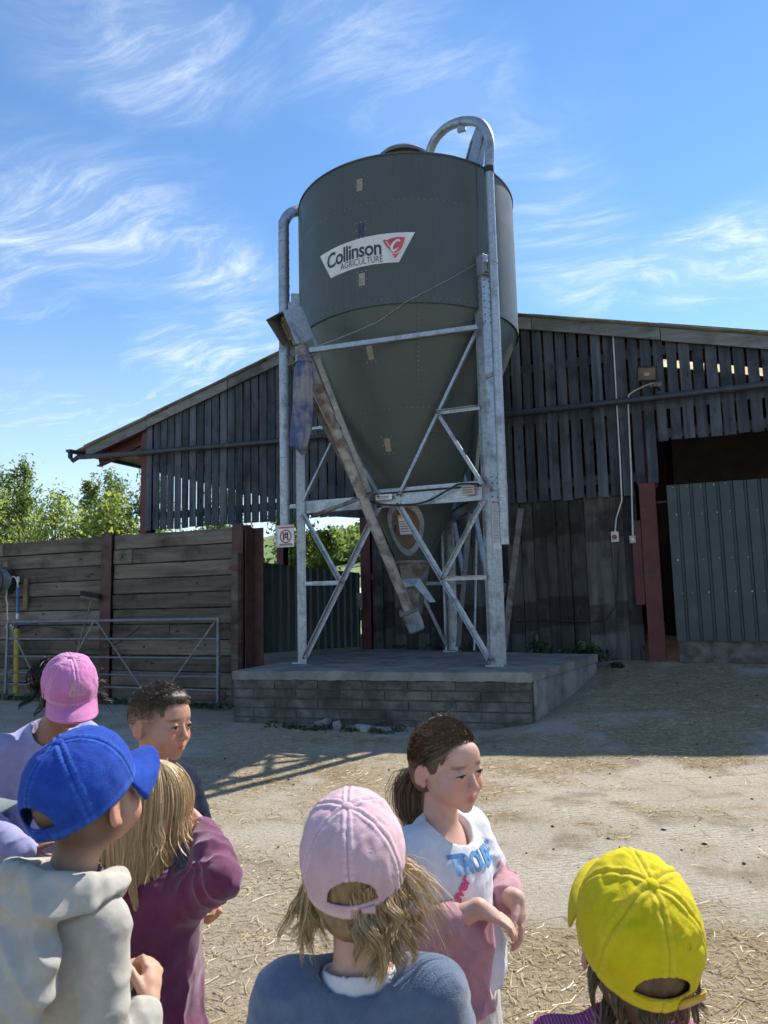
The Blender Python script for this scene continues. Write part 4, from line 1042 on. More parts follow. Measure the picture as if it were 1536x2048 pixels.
    for i in range(3):
        A, B = LEGS[i], LEGS[(i + 1) % 3]
        mid2 = (A + B) / 2; outn = Vector((mid2.x - CX, mid2.y - CY, 0)).normalized(); off = outn * .04
        ax = (B - A).normalized(); A2, B2 = A + ax * .085 + off, B - ax * .085 + off; M2 = (A2 + B2) / 2
        def P(q, z, e=0.): return Vector((q.x + outn.x * e, q.y + outn.y * e, z))
        mb = MB(); mb.bar(P(A2, ZB), P(B2, ZB), .016, .17, (0, 0, 1)); mb.bar(P(A2, ZB + .082, -.03), P(B2, ZB + .082, -.03), .075, .012, (0, 0, 1)); mb.bar(P(A2, ZB - .082, -.03), P(B2, ZB - .082, -.03), .075, .012, (0, 0, 1)); mb.build('main_beam', 'galvanised', silo)
        if i == 0:
            mb = MB(); mb.angle((-2.50, 9.17, 5.06), (-4.47, 8.17, 4.74), .055, .006, (0, 0, 1)); mb.build('auger_stay', 'galvanised', silo)
            mb = MB(); q = A2.lerp(B2, .37); mb.angle(P(q, ZB + .135, .05), P(B2, ZB + .135, .05), .05, .005, (0, 0, 1)); mb.build('cable_rail', 'galvanised', silo)
        for s, E in ((-1, A2), (1, B2)):
            C1 = M2 + ax * s * .14
            for z1, tag in ((ZU, 'upper'), (ZF, 'lower')):
                e = .035
                mb = MB(); d0, d1 = P(E, z1, e), P(C1, ZB + (.06 if z1 > ZB else -.06), e); mb.angle(d0, d1, .06, .006, tuple(outn)); mb.build('diagonal_brace', 'galvanised', silo)
                m_ = d0.lerp(d1, .5); zend = ZB + (.10 if z1 > ZB else -.10)
                mb = MB(); mb.angle(m_ + outn * .012, P(E, zend, e + .012), .05, .005, tuple(outn)); mb.build('diagonal_brace', 'galvanised', silo)
                mb = MB(); mb.angle(m_ + outn * .024, P(E, m_.z, e + .024), .05, .005, tuple(outn)); mb.build('strut', 'galvanised', silo)
                for q in (d0, d1, m_):
                    mb = MB(); mb.tube([q + outn * .03, q + outn * .048], .016, 6); mb.build('bolt', 'rust_steel', silo)
    # ---- fill pipe
    px, py = -2.24, 9.14
    mb = MB(); mb.tube([(px, py, 2.17), (px, py, 7.18)], .060, 16); mb.build('fill_pipe', 'galvanised', silo, 50)
    mb = MB(); mb.tube([(px, py, 7.15), (px, py, 7.23)], .068, 16); mb.build('pipe_coupling', 'black_rubber', silo, 50)
    ctl = [(-2.24, 9.14, 7.2), (-2.22, 9.15, 7.50), (-2.25, 9.17, 7.74), (-2.37, 9.27, 7.98), (-2.56, 9.39, 8.15), (-2.80, 9.53, 8.27), (-3.00, 9.65, 8.31), (-3.18, 9.75, 8.26), (-3.30, 9.82, 8.12), (-3.36, 9.86, 7.93)]
    def smooth_path(c, n=6):
        c = [Vector(x) for x in c]; out = []
        for i in range(len(c) - 1):
            p0, p1, p2, p3 = c[max(i - 1, 0)], c[i], c[i + 1], c[min(i + 2, len(c) - 1)]
            for k in range(n):
                t = k / n; out.append(.5 * ((2 * p1) + (p2 - p0) * t + (2 * p0 - 5 * p1 + 4 * p2 - p3) * t * t + (3 * p1 - p0 - 3 * p2 + p3) * t ** 3))
        return out + [c[-1]]
    mb = MB(); mb.tube(smooth_path(ctl), .066, 16); mb.build('fill_bend', 'galvanised', silo, 50)
    mb = MB(); mb.tube([(-2.66, 9.45, 8.205), (-2.72, 9.485, 8.235)], .074, 16); mb.box(-2.75, -2.63, 9.44, 9.50, 8.08, 8.15); mb.build('pipe_clamp', 'galvanised', silo)
    mb = MB(); mb.prism([(-2.36, 9.30, 7.40), (-2.30, 9.28, 7.80), (-2.45, 9.36, 8.02), (-2.56, 9.42, 7.86), (-2.74, 9.52, 7.40)], (.006, .010, 0)); mb.bar((-2.74, 9.50, 7.40), (-2.54, 9.40, 7.86), .04, .006, (1, 1, 0)); mb.bar((-2.50, 9.39, 7.40), (-2.34, 9.28, 7.86), .05, .008, (1, 1, 0)); mb.build('pipe_bracket', 'galvanised', silo)
    for z in (5.9, 4.4, 2.9):
        mb = MB(); mb.tube([(px, py, z - .02), (px, py, z + .02)], .066, 14); mb.bar((px, py, z), (-2.40, 9.24, z), .03, .05); mb.build('pipe_clamp', 'galvanised', silo)
    # ---- ribbed vent duct on the left
    dx, dy = -5.53, 9.34
    ctl = [(dx, dy, 2.42), (dx, dy, 4.5), (dx, dy, 7.1), (dx + .01, dy + .01, 7.32), (dx + .06, dy + .11, 7.50), (dx + .16, dy + .32, 7.64), (-5.15, 9.98, 7.80), (-4.85, 10.1, 7.92)]
    path = smooth_path(ctl, 4); mb = MB(); mb.tube([p for p in path], .082, 16); duct = mb.build('vent_duct', 'galvanised', silo, 50)
    for k in range(34):
        z = 2.5 + k * .14; z = min(z, 7.15); mb = MB(); mb.tube([(dx, dy, z + .0), (dx, dy, z + .010)], .0875, 16); mb.build('rib', 'galvanised', duct, 50)
    for q, w in ((path[-9], path[-8]), (path[-6], path[-5]), (path[-4], path[-3])):
        mb = MB(); mb.tube([q, q.lerp(w, .15)], .088, 16); mb.build('rib', 'galvanised', duct, 50)
    mb = MB(); mb.bar((dx, dy, 5.85), (-5.28, 9.34, 5.85), .05, .10); mb.bar((dx, dy, 2.9), (-5.28, 9.34, 2.9), .04, .06); mb.build('duct_bracket', 'galvanised', silo)
    # ---- unloading auger
    A0, A1 = Vector((-3.76, 9.80, 1.24)), Vector((-4.605, 8.20, 4.83)); ad = (A1 - A0).normalized()
    mb = MB(); mb.tube([A0 + ad * .10, A0.lerp(A1, .80)], .072, 18); tube = mb.build('auger_tube', 'auger_dirty', silo, 50)
    mb = MB(); mb.tube([A0.lerp(A1, .80), A1], .078, 18); mb.build('auger_head', 'hopper_dirty', silo, 50)
    side = ad.cross(Vector((0, 0, 1))).normalized(); 
    camr = Vector((.92, .39, 0)); sdv = (camr - ad * camr.dot(ad)).normalized(); nv = sdv.cross(ad).normalized()
    if nv.y > 0: nv = -nv
    beamp = Vector((-4.2, 9.22, 2.98))
    for s, m0, w in ((1, .115, .05), (-1, .14, .045)):
        top = A1 - ad * .05 + sdv * s * (.13 if s > 0 else .20); low = A0.lerp(A1, .47) + sdv * s * (.10 if s > 0 else .03) - nv * .03
        mb = MB(); mb.angle(top, low, w + .02, .006, tuple(nv)); mb.build('auger_rail', 'galvanised' if s > 0 else 'hopper_dirty', silo)
    q = A0.lerp(A1, .465); mb = MB(); mb.bar(q - sdv * .16, q + sdv * .16, .12, .02, tuple(ad)); mb.bar(q - sdv * .16 - nv * .09, q + sdv * .16 - nv * .09, .05, .05, tuple(ad)); mb.bar(q - sdv * .1, q - sdv * .75 - nv * .25 - ad * .03, .04, .05); mb.build('auger_bracket', 'hopper_dirty', silo)
    mb = MB(); q0, q1 = A1 - ad * .16 - sdv * .26, A1 - ad * .16 + sdv * .20; mb.bar(q0 + nv * .06, q1 + nv * .06, .09, .012, tuple(ad)); mb.bar(q0 - nv * .06, q1 - nv * .06, .09, .012, tuple(ad)); mb.build('auger_head_plate', 'hopper_dirty', silo)
    # boot at the bottom
    mb = MB(); mb.bar(A0 - ad * .18, A0 + ad * .14, .23, .20, tuple(nv)); boot = mb.build('auger_boot', 'galvanised', silo, bevel=.03)
    mb = MB(); mb.bar(A0 + ad * .13, A0 + ad * .16, .28, .24, tuple(nv)); mb.build('flange', 'hopper_dirty', boot)
    mb = MB(); q = A0 - ad * .02 + sdv * .118; mb.bar(q - ad * .07, q + ad * .07, .004, .06, tuple(nv)); mb.build('label_plate', 'sign_white', boot)
    # outlet transition, round to square
    vs, fs = [], []; n = 32
    for zz, r_, sq, ox, oy in ((2.07, .27, 0, 0, 0), (2.03, .27, 0, 0, 0), (2.03, .235, 0, 0, 0), (1.66, .14, .8, .03, -.10), (1.30, .10, 1, .06, -.26)):
        for k in range(n):
            a = 2 * math.pi * k / n; c, s = math.cos(a), math.sin(a); m = max(abs(c), abs(s)); f = (1 - sq) + sq / m * .92; vs.append((CX + ox + r_ * c * f, CY + oy + r_ * s * f, zz))
    for i in range(4):
        for k in range(n): fs.append((i * n + k, i * n + (k + 1) % n, (i + 1) * n + (k + 1) % n, (i + 1) * n + k))
    fs += [tuple(range(n)), tuple(4 * n + k for k in range(n))]
    mb = MB(); mb.add(vs, fs); mb.build('outlet_hopper', 'hopper_dirty', silo, 40)
    mb = MB(); p = Vector((CX + .02, CY - .32, 1.80)); mb.prism([p + Vector((-.17, 0, 0)), p + Vector((.15, .05, .01)), p + Vector((.38, .05, -.33)), p + Vector((.30, .02, -.33)), p + Vector((.10, .0, -.10)), p + Vector((-.12, 0, -.12))], (0, .012, 0)); mb.build('slide_plate', 'galvanised', silo)
    # motor under its folded hood
    o0 = A1 + ad * .03; c2 = Vector((.97, -.25, 0)); sdh = (c2 - ad * c2.dot(ad)).normalized(); nvh = sdh.cross(ad).normalized()
    if nvh.y > 0: nvh = -nvh
    def H(a, s, n_): return o0 + ad * a + sdh * s + nvh * n_
    n_out = .25; n_in = -.13
    hood = MB()
    def plate(q, t=.005):
        nn = (q[1] - q[0]).cross(q[2] - q[0]).normalized(); hood.prism(q, nn * t)
    plate([H(.44, -.17, n_in), H(.44, .15, n_in), H(.44, .15, n_out), H(.44, -.17, n_out)])
    plate([H(.0, .15, n_in), H(.44, .15, n_in), H(.44, .15, n_out), H(.0, .15, n_out)])
    plate([H(.0, -.17, n_in), H(.44, -.17, n_in), H(.44, -.17, n_out), H(.06, -.17, n_out - .1)])
    plate([H(.0, -.17, n_in), H(.0, .15, n_in), H(.44, .15, n_in), H(.44, -.17, n_in)])
    plate([H(-.12, .16, n_in), H(.02, .16, n_in), H(.02, .16, n_in + .06), H(-.32, .16, n_in + .05)])
    hd = hood.build('motor_hood', 'galvanised', silo)
    mb = MB()
    for k in range(9):
        s = -.10 + k * .022; mb.bar(H(.4475, s - .02, .0), H(.4475, s + .02, .10), .007, .006, tuple(ad))
    mb.build('louvre', 'print_black', hd)
    mb = MB(); mb.tube([H(.02, -.02, .02), H(.10, -.02, .02)], .06, 16); mb.tube([H(.10, -.02, .02), H(.36, -.02, .02)], .088, 20); mb.tube([H(.36, -.02, .02), H(.40, -.02, .02)], .08, 20); mo = mb.build('motor', 'motor_dirty', silo, 40)
    for k in range(20):
        a = 2 * math.pi * k / 20; c = sdh * math.cos(a) * .094 + nvh * math.sin(a) * .094; mb = MB(); mb.bar(H(.12, -.02, .02) + c, H(.35, -.02, .02) + c, .005, .016, tuple(c)); mb.build('fin', 'motor_dirty', mo)
    # blue canvas sock on the outlet
    sx, sy, sz = A1.x + .075, A1.y - .07, A1.z - .17
    vs, fs = [], []; n, m = 40, 30
    for j in range(m + 1):
        t = j / m; z = sz - 1.20 * t
        r_ = .075 + .025 * smst(0, .12, t) + .03 * t - .018 * smst(.85, 1, t) - .022 * math.exp(-((t - .06) / .03) ** 2)
        for k in range(n):
            a = 2 * math.pi * k / n
            fold = .018 * math.sin(a * 5 + 1.2 * t) * (.4 + .6 * t) + .012 * math.sin(a * 9 - 3 * t) * (1 - .5 * t) + .03 * (float(fbm(math.cos(a) * 1.4 + 5, math.sin(a) * 1.4, t * 4)) - .5)
            rr = r_ + fold; vs.append((sx + rr * math.cos(a) * 1.05 - .06 * t ** 2, sy + rr * math.sin(a) * .9 - .02 * t, z + (.05 * math.sin(a * 2 + 1) + .03 * math.sin(a * 3)) * smst(.8, 1, t)))
    for j in range(m):
        for k in range(n): fs.append((j * n + k, j * n + (k + 1) % n, (j + 1) * n + (k + 1) % n, (j + 1) * n + k))
    mb = MB(); mb.add(vs, fs); sock = mb.build('canvas_sock', 'sock_blue', silo, 180); sm = sock.modifiers.new('thick', 'SOLIDIFY'); sm.thickness = .006
    mb = MB(); mb.tube([(sx + .1 * math.cos(a), sy + .09 * math.sin(a), sz - .075) for a in np.linspace(0, 2 * math.pi, 25)], .010, 6); mb.build('tie_band', 'sock_blue', sock, 60)
    mb = MB(); mb.lathe((sx - .058, sy - .02, sz - 1.10), [(.075, 0), (.0, .12)], 20); mb.build('sock_lining', 'auger_dirty', sock, 60)
    # chain and cable
    c0, c1 = Vector((-2.50, 9.18, 5.94)), Vector((-4.38, 8.22, 4.80)); pts = [c0.lerp(c1, t) - Vector((0, 0, .10 * math.sin(math.pi * t))) for t in np.linspace(0, 1, 30)]
    def clear(p):
        d = Vector((p.x - CX, p.y - CY, 0)); m = (SR if p.z > Z_BOT - .05 else cone_r(p.z)) + .022
        return p if d.length >= m else Vector((CX, CY, p.z)) + d.normalized() * m
    pts = [clear(p) for p in pts]
    mb = MB()
    for a, b in zip(pts[:-1], pts[1:]):
        for k in range(2):
            p, q = a.lerp(b, k * .5), a.lerp(b, k * .5 + .36); mb.tube([p, p.lerp(q, .5), q], [.004, .007, .004], 5)
        mb.tube([a, b], .0028, 4)
    mb.build('chain', 'galvanised', silo)
    mb = MB(); mb.tube(smooth_path([(-4.25, 9.19, 2.93), (-3.9, 9.17, 2.80), (-3.35, 9.16, 2.78), (-2.98, 9.16, 2.92), (-2.80, 9.15, 2.99), (-2.55, 9.16, 2.97)]), .014, 8); mb.build('cable', 'black_rubber', silo, 60)
    # inspection hatch on the cone: egg shaped frame, bolts and brown cover
    def cone_pt(x, y, off):                 # x across (m), y = z ; centred about azimuth -84
        return on_cone(-84 + math.degrees(x / max(cone_r(y), .3)), y, off)
    def egg(sc, n=40):
        out = []
        for k in range(n):
            a = 2 * math.pi * k / n; y = math.sin(a); w = .255 * (1 + .32 * y); out.append((w * math.cos(a) * sc, 2.505 + .375 * y * sc))
        return out
    def ring(s0, s1, o0_, o1_):
        n = 40; a, b = egg(s0), egg(s1); vs = [cone_pt(x, y, o1_) for x, y in a] + [cone_pt(x, y, o1_) for x, y in b] + [cone_pt(x, y, o0_) for x, y in a] + [cone_pt(x, y, o0_) for x, y in b]
        fs = []
        for k in range(n):
            k2 = (k + 1) % n; fs += [(k, k2, n + k2, n + k), (2 * n + k, 3 * n + k, 3 * n + k2, 2 * n + k2), (k, 2 * n + k, 2 * n + k2, k2), (n + k, n + k2, 3 * n + k2, 3 * n + k)]
        return vs, fs
    mb = MB(); mb.add(*ring(1.0, .76, -.01, .022)); hatch = mb.build('hatch_frame', 'galvanised', silo, 40)
    e = egg(.765); vs = [cone_pt(x * f, 2.505 + (y - 2.505) * f, .012) for f in (1, .75, .5, .25) for x, y in e] + [cone_pt(0, 2.505, .012)]
    fs = [(i * 40 + k, i * 40 + (k + 1) % 40, (i + 1) * 40 + (k + 1) % 40, (i + 1) * 40 + k) for i in range(3) for k in range(40)] + [(120 + k, 120 + (k + 1) % 40, 160) for k in range(40)]
    mb = MB(); mb.add(vs, fs); mb.build('hatch_cover', 'hatch_brown', hatch, 60)
    nrm = Vector((math.cos(R(-84)), math.sin(R(-84)), -.35)).normalized()
    mb = MB()
    for x, y in egg(.88, 22): p = cone_pt(x, y, .02); mb.tube([p, p + nrm * .012], .009, 6)
    mb.build('bolts', 'galvanised', hatch)
    mb = MB(); p = cone_pt(-.14, 2.56, .015); mb.tube([p, p + nrm * .04, p + nrm * .04 + Vector((0, 0, -.08)), p + Vector((0, 0, -.08))], .010, 6); mb.build('handle', 'black_rubber', hatch, 60)
    def sticker(x0, x1, y0, y1, mat, name='warning_label', off=.020):
        me = remap(poly_mesh([(x0, y0), (x1, y0), (x1, y1), (x0, y1)]), lambda x, y: cone_pt(x, y, off), 3); return link(name, me, mat, hatch)
    sticker(-.085, .075, 2.43, 2.66, 'sign_white'); sticker(-.085, .075, 2.655, 2.695, 'sign_yellow', off=.021)
    for k in range(5): sticker(-.07, .06 - .02 * (k % 2), 2.47 + k * .033, 2.478 + k * .033, 'print_black', 'text_line', .022)
    # ---- signs on legs and beam
    def flat_sign(cx, cz, w, h, yv, mat, name, parent, rz=0., tilt=0.):
        mb = MB(); d = Vector((math.cos(rz), math.sin(rz), 0)); n = Vector((d.y, -d.x, 0)); c = Vector((cx, yv, cz))
        up_ = (Vector((0, 0, 1)) + d * tilt).normalized(); q = [c - d * w / 2 - up_ * h / 2, c + d * w / 2 - up_ * h / 2, c + d * w / 2 + up_ * h / 2, c - d * w / 2 + up_ * h / 2]; mb.prism(q, -n * .004); o = mb.build(name, mat, parent)
        def at(x, z, e=.003): return c + d * x + up_ * z + n * (.002 + e)
        return o, at
    def quad(at, x0, x1, z0, z1, mat, parent, name='print', e=.003):
        me = bpy.data.meshes.new('q'); me.from_pydata([tuple(at(x, z, e)) for x, z in ((x0, z0), (x1, z0), (x1, z1), (x0, z1))], [], [(0, 1, 2, 3)]); link(name, me, mat, parent)
    mb = MB(); mb.box(-5.63, -5.32, 9.22, 9.225, 2.30, 2.62); bp = mb.build('sign_backing', 'galvanised', silo)
    s1, at = flat_sign(-5.455, 2.46, .27, .29, 9.214, 'sign_white', 'safety_sign', silo)
    quad(at, -.125, .125, .112, .135, 'sign_red', s1)
    ringv = []; n = 32
    for r_ in (.098, .080): ringv += [tuple(at(r_ * math.cos(2 * math.pi * k / n), -.005 + r_ * math.sin(2 * math.pi * k / n))) for k in range(n)]
    me = bpy.data.meshes.new('r'); me.from_pydata(ringv, [], [(k, (k + 1) % n, n + (k + 1) % n, n + k) for k in range(n)]); link('prohibition_ring', me, 'sign_red', s1)
    me = bpy.data.meshes.new('r'); me.from_pydata([tuple(at(x, z)) for x, z in ((-.065, .045), (-.052, .058), (.065, -.055), (.052, -.068))], [], [(0, 1, 2, 3)]); link('prohibition_bar', me, 'sign_red', s1)
    for x0, x1, z0, z1 in ((-.045, -.025, -.06, .05), (.02, .04, -.06, .05), (-.025, .02, .015, .028), (-.025, .02, -.03, -.017), (-.01, .012, .03, .055)): quad(at, x0, x1, z0, z1, 'print_black', s1, e=.0024)
    for z in (-.118, -.133): quad(at, -.11, .11, z, z + .008, 'print_black', s1)
    rad = Vector((LEGS[1].x - CX, LEGS[1].y - CY, 0)).normalized(); p = LEGS[1] + rad * .069
    rz = math.atan2(rad.x, -rad.y)
    s2, at = flat_sign(p.x, 2.44, .145, .62, p.y, 'sign_white', 'instruction_sign', silo, rz)
    quad(at, -.068, .068, .285, .30, 'sign_red', s2)
    for k in range(18): quad(at, -.058, .058 - .03 * ((k * 7) % 3) / 2, .25 - k * .028, .258 - k * .028, 'grey_plastic', s2, 'text_line')
    s3, at = flat_sign(-2.70, 2.90, .17, .115, 9.16, 'sign_tan', 'rating_plate', silo)
    for k in range(3): quad(at, -.07, .065, .03 - k * .03, .038 - k * .03, 'print_black', s3, 'text_line')
    s4, at = flat_sign(-3.90, 2.905, .24, .075, 9.19, 'sign_white', 'name_plate', silo)
    for k in range(2): quad(at, -.1, .08, .005 - k * .022, .013 - k * .022, 'print_black', s4, 'text_line')
build_silo()
# ================================================================== small things by the barn and fence
def tubes(name, paths, r, mat, label, cat, n=8, group=None):
    mb = MB()
    for p in paths: mb.tube(p, r, n)
    return props(mb.build(name, mat, None, 60), label, cat, group)
def small_things():
    # floodlight
    root = empty('floodlight', (-.57, 12.1, 4.95), 'square floodlight on an arm high on the boarded gable', 'light')
    rot = Matrix.Rotation(R(6), 3, 'Y') @ Matrix.Rotation(R(22), 3, 'X')
    def bx(name, mat, x0, x1, y0, y1, z0, z1, par):
        mb = MB(); mb.box(x0, x1, y0, y1, z0, z1); mb.v = [tuple(rot @ Vector(v) + Vector((-.57, 12.08, 4.97))) for v in mb.v]; return mb.build(name, mat, par, bevel=.004)
    h = bx('housing', 'black_rubber', -.15, .15, -.03, .06, -.115, .115, root)
    bx('glass', 'lamp_glass', -.128, .128, -.036, -.031, -.093, .093, h); bx('reflector', 'sign_tan', -.04, .04, -.040, -.037, -.03, .02, h)
    bx('mount', 'hopper_dirty', .05, .22, .02, .12, -.21, -.145, root)
    mb = MB(); mb.tube([(-.5, 12.16, 4.80), (-.45, 12.28, 4.78), (-.40, 12.41, 4.76)], .015, 8); mb.build('bracket', 'black_rubber', root, 60)
    y = 12.375
    tubes('conduit', [[(-1.07, y, 5.82), (-1.08, y, 3.6), (-1.09, y, 3.02), (-1.20, y + .06, 2.74), (-1.23, y + .07, 2.52)]], .012, 'white_plastic', 'thin white conduit running down to the red rotary switch', 'conduit')
    tubes('conduit', [[(-.52, y - .15, 4.84), (-.62, y - .1, 4.83), (-.80, y, 4.79), (-.88, y, 4.74), (-.90, y, 4.62), (-.92, y, 3.5), (-.955, y, 2.45)]], .013, 'white_plastic', 'white conduit bending over to feed the floodlight', 'conduit')
    root = empty('rotary_switch', (-1.235, 12.4, 2.44), 'white box with a red rotary isolator on the lower boards', 'switch')
    mb = MB(); mb.box(-1.295, -1.175, 12.40, 12.47, 2.36, 2.53); b = mb.build('box', 'white_plastic', root, bevel=.006)
    mb = MB(); mb.tube([(-1.235, 12.41, 2.44), (-1.235, 12.375, 2.44)], .038, 16); mb.box(-1.245, -1.225, 12.362, 12.377, 2.405, 2.475); mb.build('dial', 'red_plastic', root, 40)
    root = empty('light_switch', (-.96, 12.38, 2.38), 'small grey push switch next to the red column', 'switch')
    mb = MB(); mb.box(-1.01, -.915, 12.355, 12.40, 2.325, 2.445); mb.build('box', 'grey_plastic', root, bevel=.006)
    mb = MB(); mb.box(-.985, -.94, 12.345, 12.356, 2.36, 2.41); mb.build('button', 'white_plastic', root, bevel=.004)
    tubes('cable', [[(-2.9, 12.42, 1.10), (-2.3, 12.44, 1.13), (-1.7, 12.44, 1.08), (-1.45, 12.44, 1.13), (-1.30, 12.45, 1.32), (-1.24, 12.45, 1.7), (-1.2, 12.45, 2.2)]], .009, 'black_rubber', 'black cable drooping across the lower barn boards', 'cable')
    # leaning plank and pole under the silo
    mb = MB(); mb.bar((-3.18, 11.7, .66), (-3.10, 12.33, 1.75), .16, .03, (0, -1, 0)); props(mb.build('plank', 'batten', None, bevel=.003), 'short brown plank leaning on the barn behind the silo leg', 'plank')
    tubes('pole', [[(-3.50, 11.9, .66), (-3.46, 12.30, 3.2)]], .022, 'galvanised', 'thin steel pole leaning against the barn behind the silo', 'pole')
    mb = MB(); mb.bar((-3.02, 11.95, .66), (-2.72, 12.33, 3.0), .10, .025, (0, -1, 0)); props(mb.build('batten', 'hopper_dirty', None), 'long grey batten leaning on the barn right of the silo cone', 'batten')
    # broom leaning upside down against the wall
    root = empty('broom', (-9.47, 9.1, 0), 'stiff broom standing head up against the rusty post', 'broom')
    mb = MB(); mb.tube([(-9.52, 9.12, .02), (-9.36, 9.50, 1.62)], .014, 8); mb.build('handle', 'batten', root, 60)
    mb = MB(); mb.bar((-9.58, 9.50, 1.69), (-9.18, 9.50, 1.62), .06, .045); mb.build('head', 'sleeper', root)
    rs = np.random.RandomState(2); n = 900; t = rs.rand(n); base = np.stack([-9.58 + .4 * t, 9.50 + rs.uniform(-.03, .03, n), 1.70 - .07 * t], -1)
    d = np.stack([rs.normal(0, .12, n), rs.normal(-.15, .12, n), np.ones(n)], -1) * .085; w = np.array([.0022, 0, 0])
    P = np.stack([base - w, base + w, base + d + w * .5, base + d - w * .5], 1).reshape(-1, 3)
    link('bristles', npmesh('bristles', P, np.arange(n * 4).reshape(-1, 4)), 'black_rubber', root)
    # blue pipe with yellow lower sleeve
    root = empty('water_pipe', (-11.05, 9.5, 0), 'blue standpipe with a yellow sleeve at the left end of the wall', 'pipe')
    mb = MB(); mb.tube([(-11.10, 9.52, 2.08), (-11.07, 9.52, 1.38)], .018, 10); mb.build('riser', 'blue_plastic', root, 60)
    for z in (2.02, 1.38): 
        mb = MB(); mb.tube([(-11.085 + (2.02 - z) * .03, 9.52, z - .05), (-11.085 + (2.02 - z) * .03, 9.52, z + .05)], .028, 10); mb.build('coupling', 'white_plastic', root, 60)
    mb = MB(); mb.tube([(-11.065, 9.52, 1.32), (-11.05, 9.51, 1.15)], .03, 10); mb.build('valve', 'black_rubber', root, 60)
    mb = MB(); mb.tube([(-11.05, 9.5, 1.16), (-11.0, 9.47, .7), (-10.96, 9.45, .2), (-10.95, 9.45, 0)], .045, 12); mb.build('sleeve', 'yellow_hose', root, 60)
    mb = MB(); mb.tube([(-11.04, 9.5, 1.24), (-10.9, 9.5, 1.24), (-10.6, 9.5, 1.26)], .014, 8); mb.build('branch', 'blue_plastic', root, 60)
    tubes('cable', [[(-10.95, 9.52, 1.10), (-10.5, 9.53, 1.22), (-9.9, 9.52, 1.12), (-9.6, 9.48, .88), (-9.1, 9.45, .80), (-8.7, 9.5, .95), (-8.35, 9.54, 1.18)]], .010, 'black_rubber', 'black cable looping along the sleeper wall behind the gate', 'cable')
    pts = [(-11.18 + .16 * math.cos(a) * (1 - .25 * (a > 3)), 9.50, 1.62 + .46 * math.sin(a)) for a in np.linspace(.6, 5.2, 26)]
    tubes('hose', [pts, [(-11.24 + .07 * math.cos(a) * (1 - a / 16), 9.49, 1.20 + .07 * math.sin(a) * (1 - a / 16)) for a in np.linspace(0, 11, 40)]], .011, 'white_plastic', 'pale curled hose hanging beside the blue pipe', 'hose')
    mb = MB(); mb.box(-11.00, -10.90, 9.56, 9.60, 1.50, 2.03); props(mb.build('batten', 'batten', None, bevel=.004), 'short pale batten fixed upright beside the blue pipe', 'batten')
    # black hose reel at the picture's left edge
    root = empty('hose_reel', (-11.45, 9.4, 2.0), 'black drum of hose on the wall at the left edge', 'reel')
    mb = MB(); mb.tube([(-11.45, 9.30, 2.0), (-11.45, 9.55, 2.0)], .17, 24); mb.build('drum', 'black_rubber', root, 40)
    for yv in (9.29, 9.54):
        mb = MB(); mb.tube([(-11.45, yv, 2.0), (-11.45, yv + .02, 2.0)], .26, 28); mb.build('flange', 'black_rubber', root, 40)
    mb = MB(); mb.tube([(-11.45 + (.19 + .01 * (k % 3)) * math.cos(k * .5), 9.32 + .0019 * k, 2.0 + (.19 + .01 * (k % 3)) * math.sin(k * .5)) for k in range(110)], .014, 6); mb.build('hose', 'grey_plastic', root, 60)
    mb = MB(); mb.box(-11.5, -11.4, 9.55, 9.63, 1.85, 2.35); mb.build('bracket', 'batten', root)
    # glimpse of another shed through the gap beside the door
    root = empty('far_shed', (-.1, 34, 0), 'pale roofed shed glimpsed between the red column and the door', 'shed')
    mb = MB(); mb.box(-2.5, 3, 33, 38, 0, 3.0); mb.build('wall', 'red_steel', root); mb = MB(); mb.prism([(-2.7, 32.6, 3.0), (3.2, 32.6, 3.0), (3.2, 35.5, 4.2), (-2.7, 35.5, 4.2)], (0, 0, .06)); mb.build('roof', 'white_sheet', root)
small_things()
# ================================================================== people
def skin_mat(name, c1, sub=.12):
    m, nt, b = newmat(name); n = NB(nt)
    at = n.attr('Col')
    v = n.tex('Object', False)
    col = n.mix(n.map(n.noise(v, 45, 5, .7), .38, .66, 0, .55), at.outputs['Color'], n.mix(1.0, at.outputs['Color'], (.93, .76, .70), 'MULTIPLY'))
    col = n.mix(n.map(n.noise(v, 420, 2), .60, .72, 0, .35), col, n.mix(1.0, col, (.72, .60, .54), 'MULTIPLY'))
    n.L.new(col, b.inputs['Base Color']); b.inputs['Roughness'].default_value = .55; b.inputs['Specular IOR Level'].default_value = .35
    b.inputs['Subsurface Weight'].default_value = sub; b.inputs['Subsurface Radius'].default_value = (1.0, .35, .2); b.inputs['Subsurface Scale'].default_value = .008
    n.bump(n.noise(v, 420, 3, .7), .3, .0012, b)
skin_mat('skin', None)
def cloth(name, c1, c2, weave=700, bump=.35, rough=.9, fuzz=.3, mott=30, wear=None):
    m, nt, b = newmat(name); n = NB(nt)
    v = n.tex('Object', False)
    col = n.mix(n.map(n.noise(v, mott, 5, .7), .35, .65), c1, c2)
    n.L.new(col, b.inputs['Base Color']); b.inputs['Roughness'].default_value = rough; b.inputs['Specular IOR Level'].default_value = .15
    b.inputs['Sheen Weight'].default_value = fuzz; b.inputs['Sheen Roughness'].default_value = .5
    h = n.noise(v, weave, 2, .6); h2 = n.math('ABSOLUTE', n.math('SUBTRACT', n.noise(v, 13, 4, .55, 1.2), .5))
    col2 = n.mix(n.map(n.noise(v, 6, 5, .65), .40, .70, 0, .45), col, n.mix(1.0, col, (.74, .72, .70), 'MULTIPLY')); col2 = n.mix(n.math('MULTIPLY', n.attr('tint').outputs['Fac'], n.map(n.noise(v, 120, 3, .7), .3, .6, .3, 1)), col2, wear) if wear else col2; n.L.new(col2, b.inputs['Base Color'])
    b1 = n.bump(h2, .20, .014, b); n.bump(h, bump, .0018, b, b1)
